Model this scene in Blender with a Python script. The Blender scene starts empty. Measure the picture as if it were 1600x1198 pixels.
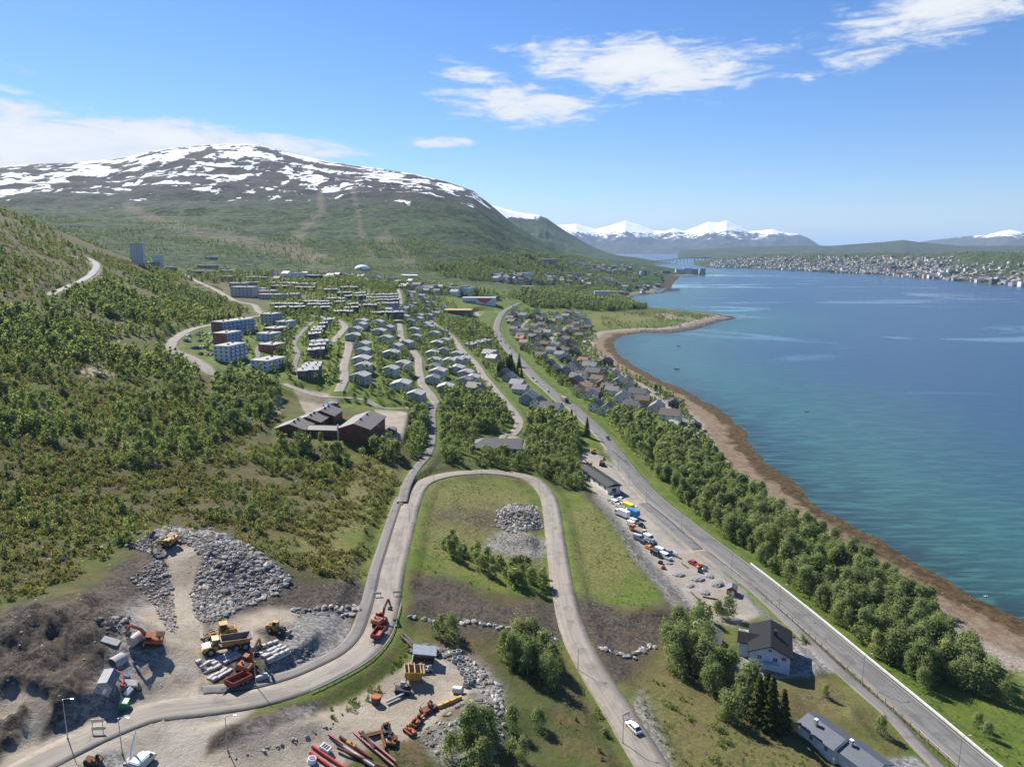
import bpy, bmesh, math, random
import numpy as np
from mathutils import Vector, Matrix
R = math.radians
rnd = random.Random(7)
NR = np.random.default_rng(11)
scene = bpy.context.scene
COL = scene.collection

# ---------------------------------------------------------------- camera
CAMZ, PITCH, FPX = 125.0, R(10.9), 1109.0
cam_d = bpy.data.cameras.new('camera'); cam = bpy.data.objects.new('camera', cam_d); COL.objects.link(cam)
cam.location = (0, 0, CAMZ); cam.rotation_euler = (R(90) - PITCH, 0, 0)
cam_d.sensor_width = 36; cam_d.lens = 36 * FPX / 1600.0
cam_d.clip_start = 1; cam_d.clip_end = 90000
scene.camera = cam

# ---------------------------------------------------------------- light
SUN_ELEV, SUN_AZ = R(41), R(-40)            # azimuth measured from +Y towards +X: the sun stands ahead, to the left
SUN_DIR = Vector((math.sin(SUN_AZ) * math.cos(SUN_ELEV), math.cos(SUN_AZ) * math.cos(SUN_ELEV), math.sin(SUN_ELEV)))
sun_d = bpy.data.lights.new('sun', 'SUN'); sun = bpy.data.objects.new('sun', sun_d); COL.objects.link(sun)
sun_d.energy = 5.0; sun_d.angle = R(0.53); sun_d.color = (1.0, 0.955, 0.88)
sun.rotation_euler = SUN_DIR.to_track_quat('Z', 'Y').to_euler(); sun.location = (-300, 350, 400)
scene.view_settings.view_transform = 'Standard'; scene.view_settings.look = 'None'
scene.view_settings.exposure = 0.95; scene.view_settings.gamma = 1.0
scene.cycles.use_denoising = True
scene.cycles.max_bounces = 7; scene.cycles.diffuse_bounces = 4; scene.cycles.glossy_bounces = 2
scene.cycles.transmission_bounces = 5; scene.cycles.transparent_max_bounces = 8; scene.cycles.volume_bounces = 0
scene.cycles.sample_clamp_indirect = 4

# ---------------------------------------------------------------- node helpers
class NT:
    def __init__(s, tree): s.t = tree; s.n = tree.nodes; s.l = tree.links
    def node(s, typ, ins=None, **kw):
        nd = s.n.new(typ)
        for k, v in kw.items(): setattr(nd, k, v)
        for k, v in (ins or {}).items():
            sk = nd.inputs[k]
            if isinstance(v, bpy.types.NodeSocket): s.l.new(v, sk)
            else: sk.default_value = v
        return nd
    def math(s, op, a, b=0.0, clamp=False):
        return s.node('ShaderNodeMath', {0: a, 1: b}, operation=op, use_clamp=clamp).outputs[0]
    def mix(s, f, a, b, blend='MIX'):
        nd = s.n.new('ShaderNodeMix'); nd.data_type = 'RGBA'; nd.blend_type = blend
        for i, v in ((0, f), (6, a), (7, b)):
            if isinstance(v, bpy.types.NodeSocket): s.l.new(v, nd.inputs[i])
            else: nd.inputs[i].default_value = v if i == 0 else (tuple(v) + (1,))[:4]
        return nd.outputs[2]
    def ramp(s, f, stops, interp='LINEAR'):
        nd = s.n.new('ShaderNodeValToRGB'); nd.color_ramp.interpolation = interp
        e = nd.color_ramp.elements
        while len(e) < len(stops): e.new(0.5)
        for i, (p, c) in enumerate(stops):
            e[i].position = p; e[i].color = (c, c, c, 1) if isinstance(c, (int, float)) else (tuple(c) + (1,))[:4]
        s.l.new(f, nd.inputs[0]); return nd.outputs[0]
    def rng(s, v, a, b, c=0.0, d=1.0, smooth=True):
        nd = s.node('ShaderNodeMapRange', {0: v, 1: a, 2: b, 3: c, 4: d}); nd.interpolation_type = 'SMOOTHSTEP' if smooth else 'LINEAR'
        return nd.outputs[0]
    def noise(s, vec, scale, detail=4, rough=0.55, dist=0.0):
        return s.node('ShaderNodeTexNoise', {'Vector': vec, 'Scale': scale, 'Detail': detail, 'Roughness': rough, 'Distortion': dist}).outputs[0]
    def attr(s, name, out='Fac'):
        return s.node('ShaderNodeAttribute', attribute_name=name).outputs[out]
def new_mat(name):
    m = bpy.data.materials.new(name); m.use_nodes = True
    nt = NT(m.node_tree); b = nt.n.get('Principled BSDF'); return m, nt, b

# ---------------------------------------------------------------- world: sky and clouds
world = bpy.data.worlds.new('World'); scene.world = world; world.use_nodes = True
def pix_dir(px, py):
    f = Vector((0, math.cos(PITCH), -math.sin(PITCH))); u = Vector((0, math.sin(PITCH), math.cos(PITCH)))
    return (f * FPX + Vector((1, 0, 0)) * (px - 800) + u * (599 - py)).normalized()
def build_world():
    nt = NT(world.node_tree); nt.n.clear()
    out = nt.node('ShaderNodeOutputWorld'); bg = nt.node('ShaderNodeBackground')
    sky = nt.node('ShaderNodeTexSky'); sky.sky_type = 'NISHITA'; sky.sun_disc = False
    sky.sun_elevation = SUN_ELEV; sky.sun_rotation = SUN_AZ; sky.altitude = 100
    sky.air_density = 1.0; sky.dust_density = 0.1; sky.ozone_density = 3.0
    geo = nt.node('ShaderNodeTexCoord').outputs['Generated']
    sep = nt.node('ShaderNodeSeparateXYZ', {0: geo})
    x, y, z = sep.outputs
    zz = nt.math('MAXIMUM', z, 0.012)
    inv = nt.math('DIVIDE', 1.0, zz)
    # a cloud layer seen in plan: direction projected on a flat deck, in deck heights
    u = nt.math('MULTIPLY', x, inv); v = nt.math('MULTIPLY', y, inv)
    az = nt.math('ARCTAN2', x, y); el = nt.math('ARCSINE', z)
    vec = nt.node('ShaderNodeCombineXYZ', {0: nt.math('MULTIPLY', az, 2.2), 1: nt.math('MULTIPLY', el, 9.5), 2: 0.0}).outputs[0]
    wisp = nt.noise(vec, 6.5, 9, 0.66, 0.5)
    fine = nt.noise(vec, 26, 6, 0.6, 0.2)
    broad = nt.noise(vec, 1.05, 2, 0.5)
    tot = None
    # cloud banks: (photo place of the bank, half width, half height in degrees, tilt, strength)
    banks = [(1005, 103, 10, 2.0, -4, 1.22), (820, 165, 7.5, 1.6, -4, 1.05), (745, 116, 4.2, 1.0, -12, .8), (695, 222, 3.9, .55, 0, .9), (1480, 15, 8.5, 2.0, 6, 1.0),
             (1355, 85, 6.5, .9, 14, .75), (60, 228, 12, 2.2, 0, 1.3), (270, 216, 10, 1.2, -3, 1.3), (470, 232, 5.8, .9, -4, 1.05), (40, 172, 5.5, .8, -4, .95), (165, 180, 2.4, .35, 0, .6),
             (10, 100, 2.2, .6, -10, .7), (8, 138, 2.2, .5, -12, .7), (950, 60, 5, .6, 4, .55), (1000, 160, 2.2, .35, 0, .5), (850, 326, 7, .55, 0, .35), (540, 270, 5, .3, -4, .5)]
    for (px, py, wx, wy, tilt, st) in banks:
        d = pix_dir(px, py); a0 = math.atan2(d.x, d.y); e0 = math.asin(d.z)
        da = nt.math('MULTIPLY', nt.math('SUBTRACT', az, a0), math.cos(e0)); de = nt.math('SUBTRACT', el, e0)
        ct, sn = math.cos(R(tilt)), math.sin(R(tilt))
        p = nt.math('ADD', nt.math('MULTIPLY', da, ct), nt.math('MULTIPLY', de, sn))
        q = nt.math('SUBTRACT', nt.math('MULTIPLY', de, ct), nt.math('MULTIPLY', da, sn))
        p = nt.math('DIVIDE', p, R(wx) * .74); q = nt.math('DIVIDE', q, R(wy) * .82)
        r2 = nt.math('ADD', nt.math('MULTIPLY', p, p), nt.math('MULTIPLY', q, q))
        g = nt.math('MULTIPLY', nt.math('EXPONENT', nt.math('MULTIPLY', r2, -0.55)), st)
        tot = g if tot is None else nt.math('MAXIMUM', tot, g)
    # beyond the picture: more fair-weather banks of the same kind, at random
    beyond = nt.math('MULTIPLY', nt.rng(broad, .56, .74), nt.rng(nt.math('ABSOLUTE', az), R(40), R(50)))
    tot = nt.math('MAXIMUM', tot, nt.math('MULTIPLY', beyond, .9))
    dens = nt.math('ADD', tot, nt.math('ADD', nt.math('MULTIPLY', nt.math('SUBTRACT', wisp, .5), 1.9), nt.math('MULTIPLY', nt.math('SUBTRACT', fine, .5), .5)))
    cl = nt.math('MULTIPLY', nt.rng(dens, .40, 1.0), nt.rng(tot, .1, .42))
    cl = nt.math('MULTIPLY', cl, nt.rng(el, R(.2), R(3.5), .25, 1))
    light = nt.mix(nt.rng(dens, .5, 1.5), (5.4, 5.8, 6.4), (6.7, 6.8, 6.95))
    tint = nt.mix(1.0, sky.outputs[0], (0.80, 0.865, 1.07), 'MULTIPLY')
    tint = nt.node('ShaderNodeHueSaturation', {'Saturation': 1.12, 'Value': .92, 'Color': tint}).outputs[0]
    c = nt.mix(nt.math('MULTIPLY', cl, .96), tint, light)
    nt.l.new(c, bg.inputs[0]); bg.inputs[1].default_value = 0.074
    nt.l.new(bg.outputs[0], out.inputs[0])
build_world()

# ---------------------------------------------------------------- numpy noise
def _hash(ix, iy, seed):
    h = (ix.astype(np.int64) * 374761393 + iy.astype(np.int64) * 668265263 + seed * 2147483647) & 0xffffffff
    h = ((h ^ (h >> 13)) * 1274126177) & 0xffffffff
    return ((h ^ (h >> 16)) & 0xffff) / 65535.0
def vnoise(x, y, seed=0):
    ix = np.floor(x); iy = np.floor(y); fx = x - ix; fy = y - iy
    fx = fx * fx * (3 - 2 * fx); fy = fy * fy * (3 - 2 * fy)
    a = _hash(ix, iy, seed); b = _hash(ix + 1, iy, seed); c = _hash(ix, iy + 1, seed); d = _hash(ix + 1, iy + 1, seed)
    return (a * (1 - fx) + b * fx) * (1 - fy) + (c * (1 - fx) + d * fx) * fy
def fbm(x, y, octv=4, seed=0, gain=0.5):
    s = 0; a = 1; t = 0
    for o in range(octv):
        s = s + a * (vnoise(x, y, seed + o * 17) - .5) * 2; t += a; a *= gain; x = x * 2.03 + 13.1; y = y * 2.03 + 7.7
    return s / t
def sstep(a, b, v):
    t = np.clip((v - a) / (b - a), 0, 1); return t * t * (3 - 2 * t)
def poly_sdf(px, py, poly):
    """signed distance to a polygon, positive inside"""
    P = np.asarray(poly, float); n = len(P)
    shp = px.shape; x = px.ravel(); y = py.ravel()
    d2 = np.full(x.shape, 1e30); ins = np.zeros(x.shape, bool)
    for i in range(n):
        ax, ay = P[i]; bx, by = P[(i + 1) % n]; ex, ey = bx - ax, by - ay
        t = np.clip(((x - ax) * ex + (y - ay) * ey) / (ex * ex + ey * ey + 1e-12), 0, 1)
        d2 = np.minimum(d2, (x - ax - t * ex) ** 2 + (y - ay - t * ey) ** 2)
        if ay != by:
            c = ((ay > y) != (by > y)) & (x < (bx - ax) * (y - ay) / (by - ay) + ax); ins ^= c
    d = np.sqrt(d2); return np.where(ins, d, -d).reshape(shp)
def line_dist(px, py, pts):
    P = np.asarray(pts, float); x = px.ravel(); y = py.ravel(); d2 = np.full(x.shape, 1e30)
    for i in range(len(P) - 1):
        ax, ay = P[i][:2]; bx, by = P[i + 1][:2]; ex, ey = bx - ax, by - ay
        t = np.clip(((x - ax) * ex + (y - ay) * ey) / (ex * ex + ey * ey + 1e-12), 0, 1)
        d2 = np.minimum(d2, (x - ax - t * ex) ** 2 + (y - ay - t * ey) ** 2)
    return np.sqrt(d2).reshape(px.shape)

# ---------------------------------------------------------------- terrain height on a polar grid round the camera's foot
def ray_angles(px, py):
    """azimuth and depression of photo places"""
    px = np.asarray(px, float); py = np.asarray(py, float)
    fy = FPX * math.cos(PITCH) + (599 - py) * math.sin(PITCH); fz = -FPX * math.sin(PITCH) + (599 - py) * math.cos(PITCH)
    fx = px - 800; h = np.hypot(fx, fy)
    return np.arctan2(fx, fy), np.arctan2(-fz, h)
def sea_pt(px, py, z=0.0):
    a, d = ray_angles(px, py); r = (CAMZ - z) / np.tan(d); return float(r * np.sin(a)), float(r * np.cos(a))
def project(x, y, z):
    fx = x; fd = y * math.cos(PITCH) - (z - CAMZ) * math.sin(PITCH); fu = y * math.sin(PITCH) + (z - CAMZ) * math.cos(PITCH)
    fd = np.maximum(fd, 1.0)
    return 800 + FPX * fx / fd, 599 - FPX * fu / fd
# the waterline of the mainland, read at sea level
SHORE_PX = [(1760, 1055), (1600, 968), (1500, 916), (1400, 860), (1300, 800), (1235, 752), (1195, 718), (1172, 690), (1160, 668), (1136, 650), (1098, 624),
            (1060, 606), (1020, 588), (985, 568), (962, 549), (958, 535), (970, 524), (1005, 520), (1050, 521), (1085, 515), (1120, 504), (1150, 497), (1142, 494),
            (1105, 489), (1060, 484), (1020, 481), (1008, 477), (985, 466), (1000, 460), (1030, 458), (1040, 452), (1036, 445), (1032, 438), (1046, 432), (1075, 431), (1103, 429), (1101, 425), (1060, 421), (1020, 418.5), (1008, 414.5), (1055, 412.5), (1058, 411.2), (1015, 409), (985, 403), (960, 398)]
SHORE = [sea_pt(*p) for p in SHORE_PX]
SHORE = [(230, -400), (215, 60)] + SHORE + [(SHORE[-1][0] - 500, 20000), (-26000, 20000), (-26000, -400)]
PROF_D = np.array([-4000, -600, -150, -60, -25, -8, 0, 14, 35, 48, 83, 110, 150, 200, 250, 320, 400, 600, 800, 1200, 2500, 6000, 30000], float)
PROF_Z = np.array([-60, -40, -14, -6.5, -2.6, -0.7, 0, 0.9, 2.6, 4.4, 8.0, 10.5, 16.5, 25, 33.5, 44, 54.5, 74, 90, 112, 150, 200, 260], float)
def col_az(px): return ray_angles(px, 385.0)[0]
# skyline of the snow mountain: photo column, row, ridge distance
SKY1 = [(-700, 300, 4200), (-300, 272, 4200), (0, 265, 4300), (60, 260, 4300), (120, 257, 4300), (200, 252, 4400), (240, 243, 4400), (280, 236, 4400), (340, 230, 4400), (390, 228, 4400), (430, 233, 4350), (470, 243, 4300), (520, 253, 4200), (560, 259, 4100), (600, 264, 4000),
        (650, 272, 3900), (700, 284, 3800), (740, 298, 3700), (765, 318, 3650), (800, 348, 3600), (840, 374, 3500), (880, 393, 3400), (920, 405, 3300), (960, 415, 3200), (1100, 440, 3000)]
SKY2 = [(-500, 250, 950), (-200, 268, 950), (0, 322, 950), (60, 347, 980), (120, 371, 1000), (160, 388, 1030), (200, 404, 1060), (240, 420, 1080), (300, 450, 1080)]
def skyline(tab, th):
    az = col_az(np.array([t[0] for t in tab], float)); el = -ray_angles(np.array([t[0] for t in tab], float), np.array([t[1] for t in tab], float))[1]
    rr = np.array([t[2] for t in tab], float)
    r = np.interp(th, az, rr); return CAMZ + r * np.tan(np.interp(th, az, el)), r
MOUNDS = []      # (px, py, radius x, radius y in metres, height): heaps on the building site
def height(x, y):
    d = poly_sdf(x, y, SHORE); th = np.arctan2(x, y); r = np.hypot(x, y)
    z = np.interp(d, PROF_D, PROF_Z)
    # left shoulder of the hillside
    h2, r2 = skyline(SKY2, th); t = (r - 260) / (r2 - 260)
    up = np.clip(t, 0, 1) ** 1.35; dn = 1 - sstep(1.0, 1.75, t)
    w2 = np.where(t < 1, up, dn); z = np.where(h2 > z, z + (h2 - z) * w2 * sstep(-.10, -.22, th), z)
    # the snow mountain
    h1, r1 = skyline(SKY1, th); r0 = 1350 + 500 * sstep(.0, .12, th)
    t = (r - r0) / (r1 - r0); tt = np.clip(t, 0, 1)
    left = sstep(-.12, -.35, th)
    prof = (tt ** 1.12) * (1 - left) + left * (0.34 * sstep(0, .52, tt) + .66 * sstep(.42, 1.0, tt) ** 1.1)
    w1 = np.where(t < 1, prof, 1 - .75 * sstep(1.0, 2.2, t))
    wood = fbm(x / 520, y / 520, 5, 3) * 52 - np.abs(fbm(x / 240, y / 240, 4, 9)) * 46 + fbm(x / 90, y / 90, 3, 19) * 8
    z = z + np.maximum(h1 - z, 0) * w1 + wood * tt * (1 - tt) * 2.6 * (d > 0)
    # small unevenness
    z = z + (d > 45) * sstep(45, 90, d) * (fbm(x / 38, y / 38, 3, 21) * .9 * sstep(600, 250, r) + fbm(x / 110, y / 110, 3, 5) * 1.6 * sstep(200, 500, r) * (1 - tt))
    return z, d
th_mid = np.linspace(R(-41), R(41), 660)
TH = np.concatenate([np.linspace(R(-80), R(-41.6), 34), th_mid, np.linspace(R(41.6), R(80), 34)])
RR = np.concatenate([np.linspace(8, 58, 12), 60 * np.exp(np.linspace(0, math.log(9000 / 60.0), 770))])
GT, GR = np.meshgrid(TH, RR, indexing='ij'); GX = GR * np.sin(GT); GY = GR * np.cos(GT)
GZ, GD = height(GX, GY)
LR = np.log(RR)
def Hq(x, y, Z=None):
    """terrain height, exactly the mesh's"""
    Z = GZ if Z is None else Z
    x = np.asarray(x, float); y = np.asarray(y, float)
    th = np.clip(np.arctan2(x, y), TH[0], TH[-1] - 1e-9); r = np.clip(np.hypot(x, y), RR[0], RR[-1] - 1e-6)
    i = np.clip(np.searchsorted(TH, th, 'right') - 1, 0, len(TH) - 2); j = np.clip(np.searchsorted(RR, r, 'right') - 1, 0, len(RR) - 2)
    a = (th - TH[i]) / (TH[i + 1] - TH[i]); b = (r - RR[j]) / (RR[j + 1] - RR[j])
    return (Z[i, j] * (1 - a) * (1 - b) + Z[i + 1, j] * a * (1 - b) + Z[i, j + 1] * (1 - a) * b + Z[i + 1, j + 1] * a * b)
def at(px, py, dz=0.0):
    """photo place -> point on the ground"""
    a, dep = ray_angles(px, py); a = float(a); k = math.tan(float(dep))
    z = Hq(RR * math.sin(a), RR * math.cos(a)); ray = CAMZ - RR * k - dz
    below = np.nonzero(ray <= np.maximum(z, 0.0))[0]
    below = below[below > 4]
    if len(below) == 0: r = RR[-1]
    else:
        j = below[0]; f0 = ray[j - 1] - max(z[j - 1], 0); f1 = ray[j] - max(z[j], 0)
        r = RR[j - 1] + (RR[j] - RR[j - 1]) * f0 / (f0 - f1 + 1e-12)
    x, y = r * math.sin(a), r * math.cos(a)
    return Vector((x, y, max(float(Hq(x, y)), 0.0)))
def mpp(px, py):
    """metres per photo pixel across, at that place"""
    p = at(px, py); return (p.y * math.cos(PITCH) + (CAMZ - p.z) * math.sin(PITCH)) / FPX
# ---------------------------------------------------------------- object helpers
def tag(o, label=None, cat=None, group=None, kind=None):
    if label: o['label'] = label
    if cat: o['category'] = cat
    if group: o['group'] = group
    if kind: o['kind'] = kind
    return o
def link_mesh(name, me, parent=None, mat=None):
    o = bpy.data.objects.new(name, me); COL.objects.link(o); o.parent = parent
    if mat is not None and not me.materials: me.materials.append(mat)
    return o
def mesh_np(name, verts, faces, mat=None, smooth=False):
    me = bpy.data.meshes.new(name)
    verts = np.asarray(verts, np.float32); faces = np.asarray(faces, np.int32)
    me.vertices.add(len(verts)); me.vertices.foreach_set('co', verts.ravel())
    k = faces.shape[1]
    me.loops.add(faces.size); me.loops.foreach_set('vertex_index', faces.ravel())
    me.polygons.add(len(faces)); me.polygons.foreach_set('loop_start', np.arange(0, faces.size, k, dtype=np.int32))
    me.polygons.foreach_set('loop_total', np.full(len(faces), k, np.int32))
    if smooth: me.polygons.foreach_set('use_smooth', np.ones(len(faces), bool))
    me.update(calc_edges=True)
    if mat is not None: me.materials.append(mat)
    return me
def fattr(me, name, vals):
    a = me.attributes.new(name, 'FLOAT', 'POINT'); a.data.foreach_set('value', np.asarray(vals, np.float32).ravel())
def cattr(me, name, vals):
    a = me.attributes.new(name, 'FLOAT_COLOR', 'POINT'); a.data.foreach_set('color', np.asarray(vals, np.float32).ravel())
def grid_faces(ni, nj):
    i, j = np.meshgrid(np.arange(ni - 1), np.arange(nj - 1), indexing='ij'); a = (i * nj + j).ravel()
    return np.stack([a, a + nj, a + nj + 1, a + 1], 1)
def catmull(pts, step):
    P = [np.array(p, float) for p in pts]; P = [2 * P[0] - P[1]] + P + [2 * P[-1] - P[-2]]; out = []
    for i in range(1, len(P) - 2):
        n = max(2, int(np.linalg.norm(P[i + 1][:2] - P[i][:2]) / step))
        for k in range(n):
            t = k / n
            out.append(.5 * ((2 * P[i]) + (-P[i - 1] + P[i + 1]) * t + (2 * P[i - 1] - 5 * P[i] + 4 * P[i + 1] - P[i + 2]) * t * t + (-P[i - 1] + 3 * P[i] - 3 * P[i + 1] + P[i + 2]) * t ** 3))
    out.append(P[-2]); return np.array(out)

# ---------------------------------------------------------------- roads: name, centre line in the photo, width in metres, surface, label
ROADS = [
 ('main_road', [(1640, 1290), (1528, 1198), (1440, 1122), (1340, 1037), (1240, 953), (1147, 878), (1083, 828), (1005, 762), (945, 687), (911, 653), (889, 632), (878, 627), (847, 600), (836, 591), (806, 558), (788, 538), (777, 519), (778, 504), (786, 489), (800, 480), (812, 474)], 9.2, 'main'),
 ('footpath', [(1560, 1290), (1485, 1215), (1440, 1172), (1390, 1118), (1330, 1064), (1280, 1018), (1230, 970), (1180, 925), (1130, 885), (1098, 862)], 3.4, 'path'),
 ('access_road', [(-60, 1260), (40, 1203), (120, 1158), (200, 1122), (255, 1106), (320, 1100), (405, 1090), (470, 1074), (520, 1052), (560, 1028), (585, 1000), (597, 970), (606, 934), (614, 890), (622, 860), (634, 815), (645, 780), (655, 760), (672, 748), (700, 741), (735, 738), (770, 738), (805, 743), (832, 752), (850, 768), (860, 790), (869, 850), (879, 920), (897, 989), (925, 1045), (956, 1094), (977, 1129), (1003, 1172), (1050, 1250)], 7.4, 'pale'),
 ('north_road', [(628, 784), (633, 765), (640, 748), (652, 730), (667, 713), (675, 694), (676, 664), (676, 645), (681, 630)], 4.2, 'path'),
 ('residential_street', [(681, 630), (674, 617), (661, 600), (655, 576), (653, 560), (640, 545), (628, 528), (625, 512), (618, 490), (626, 474), (622, 452)], 6.5, 'pale'),
 ('side_street', [(530, 612), (539, 590), (538, 572), (545, 545), (543, 535), (524, 533), (534, 520), (540, 512), (528, 502), (506, 497), (485, 492), (462, 493)], 6.5, 'pale'),
 ('garden_path', [(470, 592), (461, 572), (466, 552), (460, 536), (468, 524), (480, 512), (490, 503)], 3.5, 'path'),
 ('long_street', [(672, 500), (679, 508), (704, 525), (724, 549), (742, 567), (756, 586), (772, 605), (790, 628), (806, 650), (812, 668), (800, 680)], 6.5, 'pale'),
 ('block_road', [(404, 486), (396, 476), (372, 472), (360, 466), (340, 455), (326, 450), (300, 436), (280, 424), (272, 420)], 6.5, 'pale'),
 ('parking_loop', [(404, 486), (412, 494), (390, 497), (352, 506), (310, 513), (280, 522), (268, 533), (272, 545), (290, 555), (306, 565), (322, 578), (330, 586), (352, 590)], 8, 'pale'),
 ('walkway', [(386, 572), (396, 566), (404, 556), (402, 546), (410, 536), (408, 528), (418, 520)], 3.2, 'path'),
 ('hill_road', [(80, 462), (84, 455), (100, 449), (130, 438), (148, 425), (151, 417), (142, 407), (134, 403)], 6.5, 'grey'),
 ('garden_street', [(812, 516), (820, 506), (828, 499)], 5.5, 'pale'),
 ('garden_street', [(862, 535), (864, 527), (878, 517), (892, 509), (905, 502)], 5.5, 'pale'),
 ('garden_street', [(838, 545), (852, 555), (862, 564), (880, 575), (905, 590), (920, 600), (932, 612)], 5, 'pale'),
 ('garden_street', [(940, 563), (960, 580), (990, 598), (1012, 612), (1038, 630), (1050, 645)], 4.5, 'pale'),
 ('school_drive', [(676, 636), (640, 637), (610, 638), (590, 635), (575, 626), (545, 620), (500, 619), (460, 606), (444, 600)], 4, 'pale'),
 ('junction_road', [(786, 489), (770, 484), (756, 482), (745, 484), (750, 494)], 7, 'pale'),
 ('upper_road', [(850, 455), (832, 446), (826, 441), (832, 438)], 7, 'pale'),
 ('upper_road', [(880, 465), (905, 458), (925, 452), (950, 447)], 7, 'pale'),
 ('bus_bay', [(1004, 786), (1030, 806), (1062, 834), (1090, 858)], 4.6, 'main'),
 ('yard_lane', [(950, 704), (985, 735), (1012, 757)], 5.5, 'main'),
 ('kindergarten_drive', [(800, 680), (790, 678), (782, 690)], 4, 'pale'),
]
for m_ in [(150, 1000, 22, 16, 3.6), (70, 1000, 20, 14, 5.0), (60, 1080, 18, 12, 3.5), (130, 940, 14, 8, 2.0), (360, 880, 26, 17, 5.0), (262, 845, 15, 8, 3.0), (230, 900, 8, 12, 2.2), (250, 1012, 6, 5, 1.4),
           (450, 1135, 15, 6, 2.6), (380, 1155, 10, 5, 2.2), (470, 1000, 9, 5, 1.6), (455, 1035, 6, 4, 2.0), (750, 1120, 8, 8, 3.4), (700, 1145, 5, 5, 1.4), (810, 810, 12, 10, 3.2), (830, 845, 10, 5, 1.8), (1020, 960, 13, 9, 2.2), (660, 945, 6, 5, 1.2)]:
    p = at(m_[0], m_[1]); g = np.exp(-(((GX - p.x) / m_[2]) ** 2 + ((GY - p.y) / m_[3]) ** 2) * 1.6)
    k = g > .01; GZ[k] += m_[4] * g[k] * (1 + .25 * fbm(GX[k] / 5, GY[k] / 5, 3, 31))
ROAD_PTS = []
RD = np.full(GX.shape, 1e3)                     # distance to the nearest road edge
def resample_road(pp, w):
    W = [at(*p) for p in pp]; W = np.array([(p.x, p.y, p.z) for p in W])
    rmean = np.mean(np.hypot(W[:, 0], W[:, 1])); C = catmull(W[:, :2], max(2.0, rmean * .012))
    z = Hq(C[:, 0], C[:, 1]); k = 9; zp = np.pad(z, k, mode='reflect', reflect_type='odd'); z = np.convolve(zp, np.ones(2 * k + 1) / (2 * k + 1), 'valid')
    return np.column_stack([C, np.maximum(z, .8)])
RZ = np.zeros(GX.shape)
def flatten_to(C, w):
    lo = C[:, :2].min(0) - 14; hi = C[:, :2].max(0) + 14
    idx = np.nonzero((GX > lo[0]) & (GX < hi[0]) & (GY > lo[1]) & (GY < hi[1])); x = GX[idx]; y = GY[idx]
    bd = np.full(x.shape, 1e3); bzz = np.zeros(x.shape)
    for i in range(len(C) - 1):
        a, b = C[i], C[i + 1]; e = b - a
        near = (np.abs(x - a[0]) < 20 + abs(e[0])) & (np.abs(y - a[1]) < 20 + abs(e[1])); xn = x[near]; yn = y[near]
        t = np.clip(((xn - a[0]) * e[0] + (yn - a[1]) * e[1]) / (e[0] ** 2 + e[1] ** 2 + 1e-9), 0, 1)
        d = np.hypot(xn - a[0] - t * e[0], yn - a[1] - t * e[1]); old = bd[near]; m = d < old
        old[m] = d[m]; bd[near] = old; zz = bzz[near]; zz[m] = (a[2] + t * e[2])[m]; bzz[near] = zz
    edge = bd - w / 2; old = RD[idx]; m = edge < old; zz = RZ[idx]
    zz[m] = bzz[m]; old[m] = edge[m]; RD[idx] = old; RZ[idx] = zz
for (nm, pp, w, kind) in ROADS: ROAD_PTS.append(resample_road(pp, w))
def offset_line(C, off):
    T = np.gradient(C[:, :2], axis=0); T /= np.linalg.norm(T, axis=1, keepdims=True); N = np.column_stack([T[:, 1], -T[:, 0]])
    return np.column_stack([C[:, :2] + N * off, C[:, 2]])
# the walking lane runs along the inner side of the access road
AC = ROAD_PTS[2]; q0 = at(316, 1080); q1 = at(640, 775)
i0 = int(np.argmin(np.hypot(AC[:, 0] - q0.x, AC[:, 1] - q0.y))); i1 = int(np.argmin(np.hypot(AC[:, 0] - q1.x, AC[:, 1] - q1.y)))
LANE = offset_line(AC[i0:i1 + 1], -(3.7 + .35 + 1.6))
ROADS.append(('footpath', None, 3.2, 'path')); ROAD_PTS.append(LANE)
for (nm, pp, w, kind), C in zip(ROADS, ROAD_PTS): flatten_to(C, w)
f_ = 1 - sstep(1.0, 6.0, RD); GZ = GZ * (1 - f_) + RZ * f_
# level yards
def pad(poly, keep=.25):
    global GZ
    s = poly_sdf(*project(GX, GY, GZ), poly); f = sstep(-14, 2, s); m = s > 0
    n = (GR < 600) & m
    if n.sum() < 8: return
    A = np.column_stack([GX[n], GY[n], np.ones(n.sum())]); c, *_ = np.linalg.lstsq(A, GZ[n], rcond=None)
    plane = c[0] * keep * GX + c[1] * keep * GY; plane = plane - plane[n].mean() + GZ[n].mean()
    f = f * (GR < 600) * sstep(1.5, 5.0, RD)
    GZ = GZ * (1 - f) + plane * f
pad([(905, 706), (960, 728), (1015, 768), (1085, 850), (1140, 905), (1180, 955), (1090, 955), (1020, 880), (950, 790), (905, 730)], .35)
pad([(1135, 975), (1225, 985), (1290, 1045), (1190, 1062), (1140, 1050), (1110, 1010)], .35)
pad([(425, 650), (440, 605), (500, 605), (600, 640), (640, 650), (630, 690), (520, 700), (425, 680)], .4)
pad([(318, 1075), (330, 990), (430, 965), (490, 990), (450, 1050), (380, 1075)], .5)
pad([(1270, 1130), (1330, 1120), (1400, 1198), (1300, 1210)], .3)
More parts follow.
